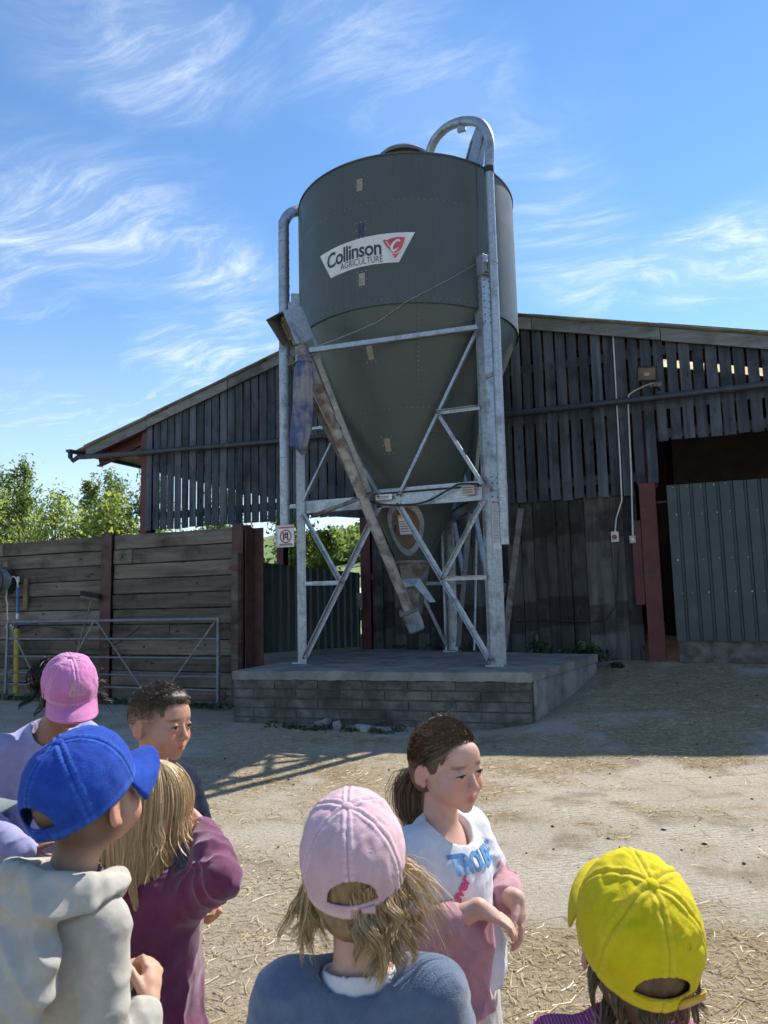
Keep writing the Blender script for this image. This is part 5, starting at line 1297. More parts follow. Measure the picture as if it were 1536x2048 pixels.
cloth('cloth_lavender', (.32, .31, .53), (.38, .37, .59), fuzz=.2); cloth('cloth_cream', (.43, .405, .355), (.50, .475, .42), fuzz=.05); cloth('cloth_plum', (.145, .030, .085), (.185, .042, .112), fuzz=.45)
cloth('cloth_navy', (.009, .013, .030), (.020, .026, .050), fuzz=0); cloth('cloth_slate', (.085, .125, .20), (.12, .165, .25), bump=.7, weave=420, fuzz=.5); cloth('cloth_white', (.66, .66, .68), (.74, .74, .76), fuzz=.1)
cloth('cloth_rose', (.46, .235, .26), (.54, .29, .32)); cloth('cloth_oatmeal', (.50, .46, .43), (.57, .53, .50)); cloth('cloth_black', (.014, .015, .017), (.024, .025, .028)); cloth('cloth_grey', (.20, .22, .24), (.26, .28, .30))
cloth('cloth_denim', (.05, .055, .09), (.075, .08, .12)); cloth('shoe', (.05, .05, .055), (.12, .12, .13))
cloth('cap_pink', (.56, .19, .40), (.63, .24, .46), weave=500, bump=.6, fuzz=.12, wear=(.74, .42, .60)); cloth('cap_blue', (.012, .050, .30), (.022, .075, .40), weave=500, bump=.6, fuzz=.06, wear=(.05, .14, .52)); cloth('cap_blush', (.63, .40, .44), (.70, .47, .50), weave=500, bump=.6, fuzz=.1, wear=(.80, .58, .62))
cloth('cap_yellow', (.62, .49, .008), (.70, .57, .014), weave=500, bump=.6, fuzz=.05, wear=(.74, .55, .05)); cloth('cap_grey', (.15, .19, .19), (.19, .23, .23), weave=900); cloth('strap_yellow', (.55, .33, .01), (.62, .39, .015)); cloth('gold_thread', (.55, .42, .22), (.65, .5, .3), bump=.1)
cloth('hair_tie', (.36, .13, .28), (.42, .18, .34)); cloth('print_blue', (.10, .26, .52), (.17, .36, .62), fuzz=0); cloth('print_pink', (.55, .07, .19), (.62, .10, .24), fuzz=0); cloth('print_ink', (.02, .02, .04), (.03, .03, .05), fuzz=0)
def knit():
    m, nt, b = newmat('cloth_knit'); n = NB(nt); v = n.tex('Object', False)
    w1 = n.N.new('ShaderNodeTexWave'); w1.inputs['Scale'].default_value = 60; w1.bands_direction = 'Z'; n.L.new(v, w1.inputs['Vector'])
    w2 = n.N.new('ShaderNodeTexWave'); w2.inputs['Scale'].default_value = 60; w2.bands_direction = 'X'; n.L.new(v, w2.inputs['Vector'])
    h = n.math('MULTIPLY', w1.outputs['Fac'], w2.outputs['Fac'])
    n.L.new(n.mix(n.map(h, 0, .6), (.30, .03, .16), (.68, .22, .42)), b.inputs['Base Color']); b.inputs['Roughness'].default_value = .9; n.bump(h, .8, .006, b)
knit()
def hairmat(name, c1, c2, rough=.38):
    m, nt, b = newmat(name); n = NB(nt)
    at = n.attr('tint'); n.L.new(n.mix(at.outputs['Fac'], c1, c2), b.inputs['Base Color'])
    b.inputs['Roughness'].default_value = rough; b.inputs['Specular IOR Level'].default_value = .5; b.inputs['Transmission Weight'].default_value = 0
    v = n.tex('Object', False, (1, 1, .12)); n.bump(n.noise(v, 260, 3, .7), .5, .004, b)
hairmat('hair_blond', (.36, .235, .105), (.74, .56, .31)); hairmat('hair_fair', (.22, .14, .068), (.64, .46, .24)); hairmat('hair_brown', (.070, .041, .024), (.26, .165, .093)); hairmat('hair_dark', (.008, .006, .005), (.028, .019, .015)); hairmat('hair_short', (.045, .030, .019), (.17, .112, .068))
def eye_mat():
    m, nt, b = newmat('eye'); n = NB(nt); at = n.attr('Col'); n.L.new(at.outputs['Color'], b.inputs['Base Color']); b.inputs['Roughness'].default_value = .12
eye_mat()

# ---- signed distance field modelling
class Field:
    def __init__(s, lo, hi, h):
        s.lo = np.array(lo, np.float32); s.h = h; s.n = np.ceil((np.array(hi) - lo) / h).astype(int) + 1
        s.F = np.full(tuple(s.n), 1.0, np.float32)
    def block(s, lo, hi):
        a = np.maximum(np.floor((np.array(lo) - s.lo) / s.h).astype(int), 0); b = np.minimum(np.ceil((np.array(hi) - s.lo) / s.h).astype(int) + 1, s.n)
        if (b <= a).any(): return None, None
        ax = [s.lo[i] + s.h * np.arange(a[i], b[i], dtype=np.float32) for i in range(3)]
        return tuple(slice(a[i], b[i]) for i in range(3)), np.meshgrid(*ax, indexing='ij', sparse=True)
    def apply(s, sl, d, k, sub):
        F = s.F[sl]
        if sub: a, b = -F, d
        else: a, b = F, d
        if k > 0:
            hh = np.clip(.5 + .5 * (b - a) / k, 0, 1); r_ = b + (a - b) * hh - k * hh * (1 - hh)
        else: r_ = np.minimum(a, b)
        s.F[sl] = -r_ if sub else r_
    def rc(s, a, b, ra, rb=None, k=.01, sub=False):
        rb = ra if rb is None else rb; a, b = np.array(a, float), np.array(b, float); m = max(ra, rb) + k + 3 * s.h + .01
        sl, g = s.block(np.minimum(a, b) - m, np.maximum(a, b) + m)
        if sl is None: return s
        ab = b - a; L2 = max((ab ** 2).sum(), 1e-9)
        px, py, pz = g[0] - a[0], g[1] - a[1], g[2] - a[2]
        t = np.clip((px * ab[0] + py * ab[1] + pz * ab[2]) / L2, 0, 1)
        d = np.sqrt((px - t * ab[0]) ** 2 + (py - t * ab[1]) ** 2 + (pz - t * ab[2]) ** 2) - (ra + (rb - ra) * t)
        s.apply(sl, d.astype(np.float32), k, sub); return s
    def chain(s, pts, rs, k=.01, sub=False):
        for i in range(len(pts) - 1): s.rc(pts[i], pts[i + 1], rs[i], rs[i + 1], k, sub)
        return s
    def ell(s, c, r, M=None, k=.01, sub=False):
        c, r = np.array(c, float), np.array(r, float); m = r.max() + k + 3 * s.h + .01
        sl, g = s.block(c - m, c + m)
        if sl is None: return s
        p = [g[i] - c[i] for i in range(3)]
        if M is not None:
            Mi = np.array(M).T; p = [Mi[i][0] * p[0] + Mi[i][1] * p[1] + Mi[i][2] * p[2] for i in range(3)]
        k0 = np.sqrt(sum((p[i] / r[i]) ** 2 for i in range(3))); k1 = np.sqrt(sum((p[i] / r[i] ** 2) ** 2 for i in range(3)))
        d = k0 * (k0 - 1) / np.maximum(k1, 1e-6)
        s.apply(sl, d.astype(np.float32), k, sub); return s
    def cut(s, p, n, k=0.):
        """keep the side n points away from"""
        n = np.array(n, float); n /= np.linalg.norm(n); sl, g = s.block(s.lo, s.lo + s.h * s.n)
        d = (g[0] - p[0]) * n[0] + (g[1] - p[1]) * n[1] + (g[2] - p[2]) * n[2]
        a, b = s.F, d.astype(np.float32)
        if k: hh = np.clip(.5 - .5 * (b - a) / k, 0, 1); s.F = b + (a - b) * hh + k * hh * (1 - hh)
        else: s.F = np.maximum(a, b)
        return s
    def mesh(s):
        F = s.F; h = s.h
        F[0], F[-1] = 1, 1; F[:, 0], F[:, -1] = 1, 1; F[:, :, 0], F[:, :, -1] = 1, 1
        I = F < 0; n0 = [x - 1 for x in F.shape]
        cs = np.zeros(n0, np.int8)
        for o in np.ndindex(2, 2, 2): cs += I[o[0]:o[0] + n0[0], o[1]:o[1] + n0[1], o[2]:o[2] + n0[2]]
        act = (cs > 0) & (cs < 8); cells = np.argwhere(act); idx = np.full(n0, -1, np.int32); idx[act] = np.arange(len(cells))
        acc = np.zeros((len(cells), 3)); cnt = np.zeros(len(cells)); cor = list(np.ndindex(2, 2, 2))
        val = {o: F[cells[:, 0] + o[0], cells[:, 1] + o[1], cells[:, 2] + o[2]] for o in cor}
        for a in cor:
            for ax in range(3):
                if a[ax] == 0:
                    b = tuple(a[i] + (i == ax) for i in range(3)); fa, fb = val[a], val[b]; m = (fa < 0) != (fb < 0)
                    t = np.where(m, fa / np.where(m, fa - fb, 1), 0); p = np.zeros((len(cells), 3)) + np.array(a); p[:, ax] += t
                    acc += p * m[:, None]; cnt += m
        Vv = (cells + acc / cnt[:, None]) * h + s.lo
        faces = []
        for ax in range(3):
            o1, o2 = (ax + 1) % 3, (ax + 2) % 3
            sa = [slice(None)] * 3; sb = [slice(None)] * 3; sa[ax] = slice(0, -1); sb[ax] = slice(1, None)
            A, B = I[tuple(sa)], I[tuple(sb)]; e = np.argwhere(A != B); e = e[(e[:, o1] > 0) & (e[:, o2] > 0) & (e[:, o1] < n0[o1]) & (e[:, o2] < n0[o2])]
            ins = A[e[:, 0], e[:, 1], e[:, 2]]
            def c(d1, d2):
                q = e.copy(); q[:, o1] -= d1; q[:, o2] -= d2; return idx[q[:, 0], q[:, 1], q[:, 2]]
            q = np.stack([c(1, 1), c(0, 1), c(0, 0), c(1, 0)], -1); q[~ins] = q[~ins][:, ::-1]; faces.append(q)
        return Vv.astype(np.float32), np.concatenate(faces)
def normals(V, F):
    a = V[F[:, 2]] - V[F[:, 0]]; b = V[F[:, 3]] - V[F[:, 1]]; n = np.cross(a, b); N = np.zeros_like(V)
    for i in range(4): np.add.at(N, F[:, i], n)
    return N / np.maximum(np.linalg.norm(N, axis=1)[:, None], 1e-9)
def relax(V, F, it=1, lam=.5):
    for _ in range(it):
        S = np.zeros_like(V); c = np.zeros(len(V))
        for i in range(4):
            np.add.at(S, F[:, i], V[F[:, (i + 1) % 4]]); np.add.at(c, F[:, i], 1)
        V = V * (1 - lam) + lam * S / np.maximum(c, 1)[:, None]
    return V.astype(np.float32)
def plink(name, me, mat, parent, smooth=180, mats=None):
    for q in (mats or [mat]): me.materials.append(MATS[q])
    if smooth: 
        me.polygons.foreach_set('use_smooth', np.ones(len(me.polygons), bool))
        if smooth < 180: me.set_sharp_from_angle(angle=R(smooth))
    o = bpy.data.objects.new(name, me); COL.objects.link(o); o.parent = parent; return o
def setcol(me, col):
    a = me.color_attributes.new('Col', 'FLOAT_COLOR', 'POINT'); a.data.foreach_set('color', np.concatenate([col, np.ones((len(col), 1))], 1).astype(np.float32).ravel())
def wrinkle(V, N, amp, seed, f=(9, 9, 22), twist=0.):
    x, y, z = (V * np.array(f)).T; q = fbm(x + seed, y + 2 * seed, z + twist * x, 4)
    rid = 1 - np.abs(2 * q - 1) * 2.6
    return (V + N * (amp * (rid - .45))[:, None]).astype(np.float32)
def rotm(yaw=0, pitch=0, roll=0):
    """yaw: turn to the right (+), pitch: nod down (+), roll: tilt to right shoulder (+)"""
    return np.array(Matrix.Rotation(R(-yaw), 3, 'Z') @ Matrix.Rotation(R(-pitch), 3, 'X') @ Matrix.Rotation(R(roll), 3, 'Y'))
class Kid:
    def __init__(s, at, phi, sc, label, skin=(.50, .29, .20), head=(0, .01, 1.135), yaw=0, pitch=0, roll=0, hs=1.0, cat='person'):
        s.root = empty('person', (at[0], at[1], 0), label, cat, 'children listening in the yard'); s.root.rotation_euler = (0, 0, R(23 - phi))
        s.sc, s.hs = sc, hs; s.skin = np.array(skin); s.M = rotm(yaw, pitch, roll); s.hc = np.array(head) * sc
        s.J = dict(neck=(0, -.012, .985), chest=(0, 0, .88), belly=(0, .012, .74), pelvis=(0, 0, .63), rs=(.128, -.006, .952), ls=(-.128, -.006, .952), re=(.175, -.02, .745), le=(-.175, -.02, .745), rw=(.17, .06, .575), lw=(-.17, .06, .575), rh=(.066, 0, .60), lh=(-.066, 0, .60), rk=(.07, .012, .335), lk=(-.07, .012, .335), ra=(.072, -.008, .07), la=(-.072, -.008, .07))
        s.J = {k: np.array(v) * sc for k, v in s.J.items()}
        s.hand = dict(r=((0, .1, -1), (-1, 0, 0), 25), l=((0, .1, -1), (1, 0, 0), 25)); s.lean = None
    def H(s, x, y=None, z=None):
        p = np.array(x if y is None else (x, y, z), float); return s.hc + (s.M @ (p * s.hs).T).T if p.ndim == 1 else s.hc + (p * s.hs) @ s.M.T
    def setj(s, **k):
        for a, v in k.items(): s.J[a] = np.array(v, float)
        return s
    def bounds(s, m=.16):
        P = np.array(list(s.J.values()) + [s.hc + .12, s.hc - .12]); return P.min(0) - m, P.max(0) + m
    def limbs(s, f, g=0., arms=True, legs=True):
        J = s.J; c = s.sc
        f.ell(J['chest'], np.array((.112, .080, .115)) * c + g, k=.03); f.ell(J['belly'], np.array((.098, .078, .10)) * c + g, k=.04); f.ell(J['pelvis'], np.array((.108, .082, .075)) * c + g, k=.04)
        f.rc(J['ls'], J['rs'], .042 * c + g, k=.03)
        f.rc(J['neck'] - np.array((0, 0, .02)), s.H(0, -.02, -.05), .046 * c + g, .040 * s.hs + g, k=.025)
    def arm(s, f, q, r=(.038, .032, .030, .021), g=0., k=.012, upto=1.0, frm=0.):
        J = s.J; c = s.sc; a, b, w = J[q + 's'], J[q + 'e'], J[q + 'w']
        f.rc(a, b, r[0] * c + g, r[1] * c + g, k); f.rc(b, b + (w - b) * .35, r[1] * c + g, r[2] * c * 1.06 + g, k); f.rc(b + (w - b) * .35, b + (w - b) * upto, r[2] * c * 1.06 + g, r[3] * c + g, k)
    def fingers(s, f, q, spread=.0):
        d, n, curl = s.hand[q]; d = np.array(d, float); d /= np.linalg.norm(d); n = np.array(n, float); n -= d * n.dot(d); n /= np.linalg.norm(n)
        side = np.cross(d, n) * (1 if q == 'r' else -1); w = s.J[q + 'w']; e = s.sc * .98          # side points to the thumb
        p0 = w + d * .006
        f.ell(w + d * .036 * e, np.array((.012, .026, .036)) * e, np.stack([n, side, d], 1), .010)
        f.rc(w, w + d * .03 * e, .018 * e, .016 * e, .012)
        for i, (off, L) in enumerate(((.0200, .94), (.0068, 1.05), (-.0066, .98), (-.0190, .78))):
            p = w + d * .060 * e + side * off * e; a = 0.; dd = d + side * off * 6 * spread
            for j, (ln, ra, rb) in enumerate(((.026, .0082, .0076), (.018, .0076, .0069), (.014, .0069, .0058))):
                a += R(curl) * (.75, 1.2, .8)[j] * (1 + .12 * i); v = dd * math.cos(a) + n * math.sin(a); p2 = p + v * ln * L * e; f.rc(p, p2, ra * e * .92, rb * e * .92, .0012); p = p2
        p = w + d * .016 * e + side * .020 * e; v = (d * .75 + side * .62 + n * .25); v /= np.linalg.norm(v)
        for ln, ra, rb, tw in ((.024, .0105, .0088, .0), (.019, .0088, .0078, .25), (.015, .0078, .0062, .3)):
            v = v * math.cos(tw) + (n * .6 + d * .5) * math.sin(tw); v /= np.linalg.norm(v); p2 = p + v * ln * e; f.rc(p, p2, ra * e, rb * e, .003); p = p2
    def head_prims(s, f, detail=True, jaw=1.0):
        M, hs = s.M, s.hs
        def E(c, r, k, A=None, sub=False): f.ell(s.H(c), np.array(r) * hs, M if A is None else M @ A, k, sub)
        def C(a, b, ra, rb, k, sub=False): f.rc(s.H(a), s.H(b), ra * hs, rb * hs, k, sub)
        E((0, -.014, .022), (.0735, .089, .083), .01); E((0, .020, -.027), (.0605 * jaw, .062, .061), .022); E((0, .050, -.066), (.032, .030, .025), .018)
        for q in (-1, 1):
            E((q * .034, .049, -.037), (.030, .029, .030), .018)
            A = np.array(Matrix.Rotation(R(q * 22), 3, 'Z') @ Matrix.Rotation(R(-12), 3, 'X')); E((q * .0765, -.012, -.012), (.0070, .0170, .0275), .004, A); E((q * .0855, -.007, -.010), (.0065, .0098, .0165), .0025, A, True); E((q * .0745, -.004, -.034), (.006, .008, .009), .004)
        if detail:
            C((-.030, .0715, .016), (.030, .0715, .016), .010, .010, .014); E((0, .064, .035), (.045, .022, .032), .015)
            for q in (-1, 1):
                E((q * .0305, .0885, -.004), (.0165, .013, .0105), .007, None, True)
                E((q * .0305, .0715, -.004), (.0135, .0115, .0112), .0015)
                C((q * .017, .0805, -.0005), (q * .031, .0840, .0035), .0036, .0040, .003); C((q * .031, .0840, .0035), (q * .045, .0745, -.0015), .0040, .0032, .003)
                C((q * .018, .0795, -.0100), (q * .032, .0815, -.0115), .0036, .0036, .004); C((q * .032, .0815, -.0115), (q * .044, .0735, -.0080), .0036, .0030, .004)
            C((0, .079, .004), (0, .0945, -.030), .0065, .0090, .007); E((0, .0965, -.033), (.0098, .0092, .0080), .005)
            for q in (-1, 1): E((q * .0105, .0885, -.0365), (.0066, .0080, .0058), .004)
            E((0, .0715, -.060), (.026, .014, .018), .012)
            C((-.0185, .0760, -.0595), (0, .0860, -.0565), .0036, .0052, .003); C((.0185, .0760, -.0595), (0, .0860, -.0565), .0036, .0052, .003)
            C((-.0155, .0765, -.0665), (0, .0850, -.0680), .0040, .0058, .003); C((.0155, .0765, -.0665), (0, .0850, -.0680), .0040, .0058, .003)
            C((-.019, .0845, -.0620), (.019, .0845, -.0620), .0022, .0022, .0015, True)
            E((0, .064, -.088), (.017, .014, .013), .012)
    def body(s, h=.0048, detail=False, jaw=1., col=None, hands='rl', sub_legs=True):
        lo, hi = s.bounds(); lo[2] = 0 - .02; hi[2] = max(hi[2], s.hc[2] + .16)
        f = Field(lo, hi, h); s.limbs(f); J, c = s.J, s.sc
        for q in 'rl':
            s.arm(f, q, k=.015)
            f.rc(J[q + 'h'], J[q + 'k'], .066 * c, .043 * c, .02); m = (J[q + 'k'] + J[q + 'a']) / 2 + np.array((0, -.012, .03)) * c; f.rc(J[q + 'k'], m, .040 * c, .041 * c, .015); f.rc(m, J[q + 'a'], .041 * c, .027 * c, .015)
            f.rc(J[q + 'a'] + np.array((0, -.01, -.035)) * c, J[q + 'a'] + np.array((0, .09, -.048)) * c, .028 * c, .020 * c, .015)
        s.head_prims(f, detail, jaw)
        for q in hands: s.fingers(f, q)
        V, F = f.mesh(); V = relax(V, F, 1, .35)
        me = npmesh('body', V, F)
        L = (V - s.hc) @ s.M / s.hs                       # head-local coordinates
        base = np.repeat(s.skin[None], len(V), 0); x, y, z = L.T
        inh = (np.linalg.norm(L, axis=1) < .2)
        def blend(w, c_): base[:] = base * (1 - w[:, None]) + np.array(c_) * w[:, None]
        lips = np.exp(-((np.abs(x) / .019) ** 4) - ((z + .0620) / .0078) ** 4) * (y > .07) * inh
        cheek = np.exp(-(((np.abs(x) - .038) / .024) ** 2) - ((z + .035) / .022) ** 2) * (y > .03) * inh
        ear = ((np.abs(x) > .074) & (np.abs(z + .01) < .045) & (np.abs(y + .01) < .03) & inh).astype(float)
        nose = np.exp(-(x / .012) ** 2 - ((z + .033) / .012) ** 2) * (y > .08) * inh
        r_ = s.skin * np.array((1.12, .72, .72)); blend(cheek * .55, r_); blend(nose * .4, r_); blend(ear * .45, r_); blend(lips * .85, s.skin * np.array((1.0, .48, .50)))
        brow = np.exp(-(((np.abs(x) - .031) / .017) ** 4) - ((z - .0165 + .10 * (np.abs(x) - .03) ** 1) / .0042) ** 4) * (y > .06) * inh
        if detail: blend(brow * .65, (.06, .038, .025))
        knuck = fbm(V[:, 0] * 40, V[:, 1] * 40, V[:, 2] * 40, 2); base *= (1 + .10 * (knuck - .5))[:, None]
        if col: base = col(base, L, V)
        setcol(me, base); s.L = L
        s.body_o = plink('body', me, 'skin', s.root)
        if detail: s.eyes()
        return s
    def eyes(s):
        for q in (-1, 1):
            n, m = 20, 14; th = np.linspace(0, np.pi, m); ph = np.linspace(0, 2 * np.pi, n, endpoint=False); T, Pp = np.meshgrid(th, ph, indexing='ij')
            d = np.stack([np.sin(T) * np.cos(Pp), np.cos(T), np.sin(T) * np.sin(Pp)], -1).reshape(-1, 3)
            V = s.H(np.array((q * .0305, .0735, -.0040)) + d * np.array((.0125, .0115, .0105))); i = np.arange(m * n).reshape(m, n)
            F = np.stack([i[:-1], np.roll(i, -1, 1)[:-1], np.roll(i, -1, 1)[1:], i[1:]], -1).reshape(-1, 4)
            me = npmesh('eye', V, F); a = d[:, 1]; col = np.where((a > .80)[:, None], np.array((.06, .038, .022)), np.array((.50, .46, .43))); col[a > .93] = (.01, .008, .008); setcol(me, col); e = plink('eye', me, 'eye', s.root)
        # lashes: dark thin strips along the upper lid
            mb = MB(); pts = [s.H(q * x, y, z) for x, y, z in ((.0170, .0835, -.0030), (.024, .0866, -.0010), (.031, .0872, -.0006), (.038, .0845, -.0018), (.0455, .0775, -.0052))]
            mb.tube([Vector(p) for p in pts], [.0008, .0014, .0016, .0015, .0008], 5); me = bpy.data.meshes.new('eyelash'); me.from_pydata(mb.v, [], mb.f); plink('eyelash', me, 'print_ink', s.root)
    def garment(s, name, mat, fn, h=.006, amp=.004, seed=1., f=(9, 9, 22), cut=None, rel=2, lo=None, hi=None, post=None, fold=0.):
        a, b = s.bounds(.2); a[2] = max(a[2], -.02)
        fd = Field(a if lo is None else lo, b if hi is None else hi, h); fn(fd)
        V, F = fd.mesh()
        if rel: V = relax(V, F, rel, .5)
        if amp: V = wrinkle(V, normals(V, F), amp, seed, f); 
        if fold: V = s.folds(V, normals(V, F), fold, seed)
        if post is not None: V = post(V, normals(V, F)).astype(np.float32)
        V = relax(V, F, 1, .2)
        me = npmesh(name, V, F); o = plink(name, me, mat, s.root); s.last = (V, F); return o
    def folds(s, V, N, amp, seed):
        J = s.J; D = np.zeros(len(V)); used = np.zeros(len(V)); wn = fbm(V[:, 0] * 14 + seed, V[:, 1] * 14, V[:, 2] * 14, 3) - .5; wl = fbm(V[:, 0] * 5 + seed, V[:, 1] * 5 + 3, V[:, 2] * 5, 2)
        def ridge(ph): return (1 - np.abs(np.sin(ph))) ** 1.7 - .28
        for q in 'rl':
            for a, b, end in ((J[q + 's'], J[q + 'e'], 1), (J[q + 'e'], J[q + 'w'], 0)):
                ab = b - a; L = np.linalg.norm(ab); d = ab / L; t = ((V - a) @ d) / L; P = V - a - np.outer(np.clip(t, 0, 1) * L, d); dist = np.linalg.norm(P, axis=1)
                e1 = np.cross(d, (.2, .9, .3)); e1 /= np.linalg.norm(e1); e2 = np.cross(d, e1); ang = np.arctan2(P @ e2, P @ e1)
                w = smst(.10, .07, dist) * smst(-.05, .12, t) * smst(1.12, .95, t); k = .35 + np.exp(-((t - end) / .28) ** 2) * 1.1
                D += w * k * ridge(t * L * 62 + 1.3 * np.sin(ang + seed) + 5 * wn + 2 * seed) * (.4 + 1.2 * wl); used = np.maximum(used, w)
        c = J['belly']; ang = np.arctan2(V[:, 0] - c[0], V[:, 1] - c[1]); w = (1 - used) * smst(J['chest'][2] + .06, J['belly'][2] - .06, V[:, 2]); 
        D += w * ridge(ang * 4.5 + 4.5 * wn + V[:, 2] * 7 + seed) * (.3 + 1.2 * wl) + (1 - used) * (1 - w) * .55 * ridge(V[:, 0] * 24 * np.sign(V[:, 0]) - V[:, 2] * 26 + 5 * wn + seed) * wl * 1.4
        return (V + N * (amp * D)[:, None]).astype(np.float32)
    def top(s, f, g=.014, hem=None, neck_cut=.075, sleeves='rl', sl=(.046, .042, .040, .034), upto=.93, flare=0.):
        J, c = s.J, s.sc
        f.ell(J['chest'], np.array((.116, .086, .118)) * c + g, k=.03); f.ell(J['belly'], np.array((.106, .086, .11)) * c + g, k=.05); f.ell(J['pelvis'] - np.array((0, 0, .02)), np.array((.112 + flare, .088 + flare, .10)) * c + g, k=.05)
        f.rc(J['ls'] + np.array((.01, 0, 0)), J['rs'] - np.array((.01, 0, 0)), .044 * c + g * .7, k=.03)
        f.rc(J['chest'] + np.array((0, -.01, .05)) * c, J['neck'] + np.array((0, -.005, -.005)) * c, .085 * c, .062 * c, k=.035)
        for q in sleeves: s.arm(f, q, sl, g * .25, .02, upto)
    def add_cap(s, mat, opening=True, tilt=16, brim=True, strap=None, tail=None, amp=.0028, seed=3., size=1., text=None, brim_len=.068, up=.0, tuck=1.):
        """baseball cap in head-local space: six panels, seams, button, eyelets, brim, strap"""
        A = np.array(Matrix.Rotation(R(tilt), 3, 'X'))          # edge higher at the forehead
        c0 = np.array((0, -.008, .004 + up)); hs = s.hs * size
        ra, rb, hg = .0865, .106, .122
        def P(t, p, off=0.):
            sn, cn = np.sin(t * np.pi / 2), np.cos(t * np.pi / 2)
            rx = np.power(sn, .84); zz = np.power(np.maximum(cn, 0), .80) * hg
            k = 1 - .05 * np.maximum(t - .8, 0) / .2
            front = np.maximum(np.cos(p), 0) ** 2; rx = rx * (1 + .05 * front * np.sin(t * np.pi))
            d = np.stack([np.sin(p) * ra * rx * k, np.cos(p) * rb * rx * k, zz - .004 * np.cos(2 * p) * 0], -1)
            nn = np.stack([np.sin(p) * sn / ra * .1, np.cos(p) * sn / rb * .1, cn / hg * .1 + 1e-4], -1); nn /= np.linalg.norm(nn, axis=-1, keepdims=True)
            return d + nn * (off if np.ndim(off) == 0 else off[..., None])
        def W(q): return s.hc + ((np.asarray(q) @ A.T + c0) * hs) @ s.M.T
        n, m = 210, 50; t = np.linspace(.015, 1, m); p = np.linspace(0, 2 * np.pi, n, endpoint=False); T, Q = np.meshgrid(t, p, indexing='ij')
        seam = np.min([np.abs(((Q - k * np.pi / 3 + np.pi) % (2 * np.pi)) - np.pi) for k in range(6)], 0) * .095 * np.power(np.sin(T * np.pi / 2), .84)
        off = -.0020 * np.exp(-(seam / .0014) ** 2) + .0016 * np.exp(-((seam - .006) / .0022) ** 2) + .0009 * np.sin(T * 150 + 5 * np.sin(T * 31)) * np.exp(-((seam - .006) / .0045) ** 2) * (.3 + .7 * vnoise(T * 14, Q * 1.3))
        X = P(T, Q); w = fbm(X[..., 0] * 26 + seed, X[..., 1] * 26, X[..., 2] * 26, 3); rid = 1 - np.abs(2 * w - 1) * 2
        off = off + amp * (rid - .4) * (1 - .55 * T) + amp * .9 * (fbm(X[..., 0] * 60, X[..., 1] * 60 + seed, X[..., 2] * 30, 2) - .5) * (.4 + T * (1 - T) * 2)
        off = off + .0012 * (T > .965)
        X = P(T, Q, off)
        V = W(X).reshape(-1, 3); i = np.arange(m * n).reshape(m, n); F = np.stack([i[:-1], i[1:], np.roll(i, -1, 1)[1:], np.roll(i, -1, 1)[:-1]], -1).reshape(-1, 4)
        if opening:
            xx = ((Q - np.pi + np.pi) % (2 * np.pi) - np.pi) * ra * .95; yy = (1 - T) * np.pi / 2 * hg * .86 - .016    # arc coords behind the head
            e = (xx / .040) ** 2 + (np.maximum(yy, 0) / .036) ** 2 + (yy < 0) * 9; ev = e.reshape(-1)
            keep = (ev[F].max(1) >= 1.0); V2 = V.copy(); F = F[keep]
        seamv = .75 * np.exp(-((seam - .005) / .0035) ** 2) * (.35 + .65 * (np.sin(T * 420) > -.2)) + .5 * (T > .955) * (np.sin(T * 900) > 0) + .35 * np.exp(-(T / .12) ** 2)
        me = npmesh('cap', V, F, seamv.reshape(-1))
        bm = bmesh.new(); bm.from_mesh(me); bmesh.ops.delete(bm, geom=[v for v in bm.verts if not v.link_faces], context='VERTS')
        be = [v for v in bm.verts if any(len(e_.link_faces) == 1 for e_ in v.link_edges)]
        for _ in range(6): bmesh.ops.smooth_vert(bm, verts=be, factor=.4, use_axis_x=True, use_axis_y=True, use_axis_z=True)
        bm.to_mesh(me); bm.free()
        cap = plink('cap', me, mat, s.root); so = cap.modifiers.new('thick', 'SOLIDIFY'); so.thickness = .0028; so.offset = -1
        def sub(name, V_, F_, mt, th=0):
            o = plink(name, npmesh(name, V_, F_), mt, cap)
            if th: q = o.modifiers.new('thick', 'SOLIDIFY'); q.thickness = th
            return o
        # button
        mb = MB(); mb.lathe((0, 0, 0), [(.0105, -.003), (.0108, .001), (.008, .0045), (.003, .006), (.0001, .0062)], 18); bv = W(np.array(mb.v) + np.array((0, 0, hg + .001))); me = bpy.data.meshes.new('button'); me.from_pydata([tuple(v) for v in bv], [], mb.f); plink('button', me, mat, cap)
        for k in range(6):                                             # eyelets
            q0 = (k + .5) * np.pi / 3; a = np.linspace(0, 2 * np.pi, 15)[:-1]; cen = P(np.array(.52), np.array(q0), .0015); e1 = P(np.array(.54), np.array(q0), .0015) - cen; e2 = P(np.array(.52), np.array(q0 + .03), .0015) - cen; e1 /= np.linalg.norm(e1); e2 /= np.linalg.norm(e2)
            mb = MB(); mb.tube([Vector(W(cen + (e1 * math.cos(x) + e2 * math.sin(x)) * .0042)) for x in np.append(a, a[0])], .0013, 6, cap=False); me = bpy.data.meshes.new('eyelet'); me.from_pydata(mb.v, [], mb.f); plink('eyelet', me, mat, cap)
        if brim:
            nb, mb_ = 41, 12; a = np.linspace(-R(64), R(64), nb); g = np.linspace(0, 1, mb_); Aa, G_ = np.meshgrid(a, g, indexing='ij')
            inner = P(np.ones_like(Aa), Aa); ext = brim_len * np.cos(Aa * 90 / 64 * .98) ** .55 * np.ones_like(Aa)
            bx = inner[..., 0] * (1 + .04 * G_); by = inner[..., 1] + ext * G_
            bz = inner[..., 2] + .004 - .022 * G_ - .030 * (np.abs(np.sin(Aa)) ** 2.0) * G_ - .10 * (bx ** 2) / .0865 * .12 + .0006 * np.sin(G_ * 60)
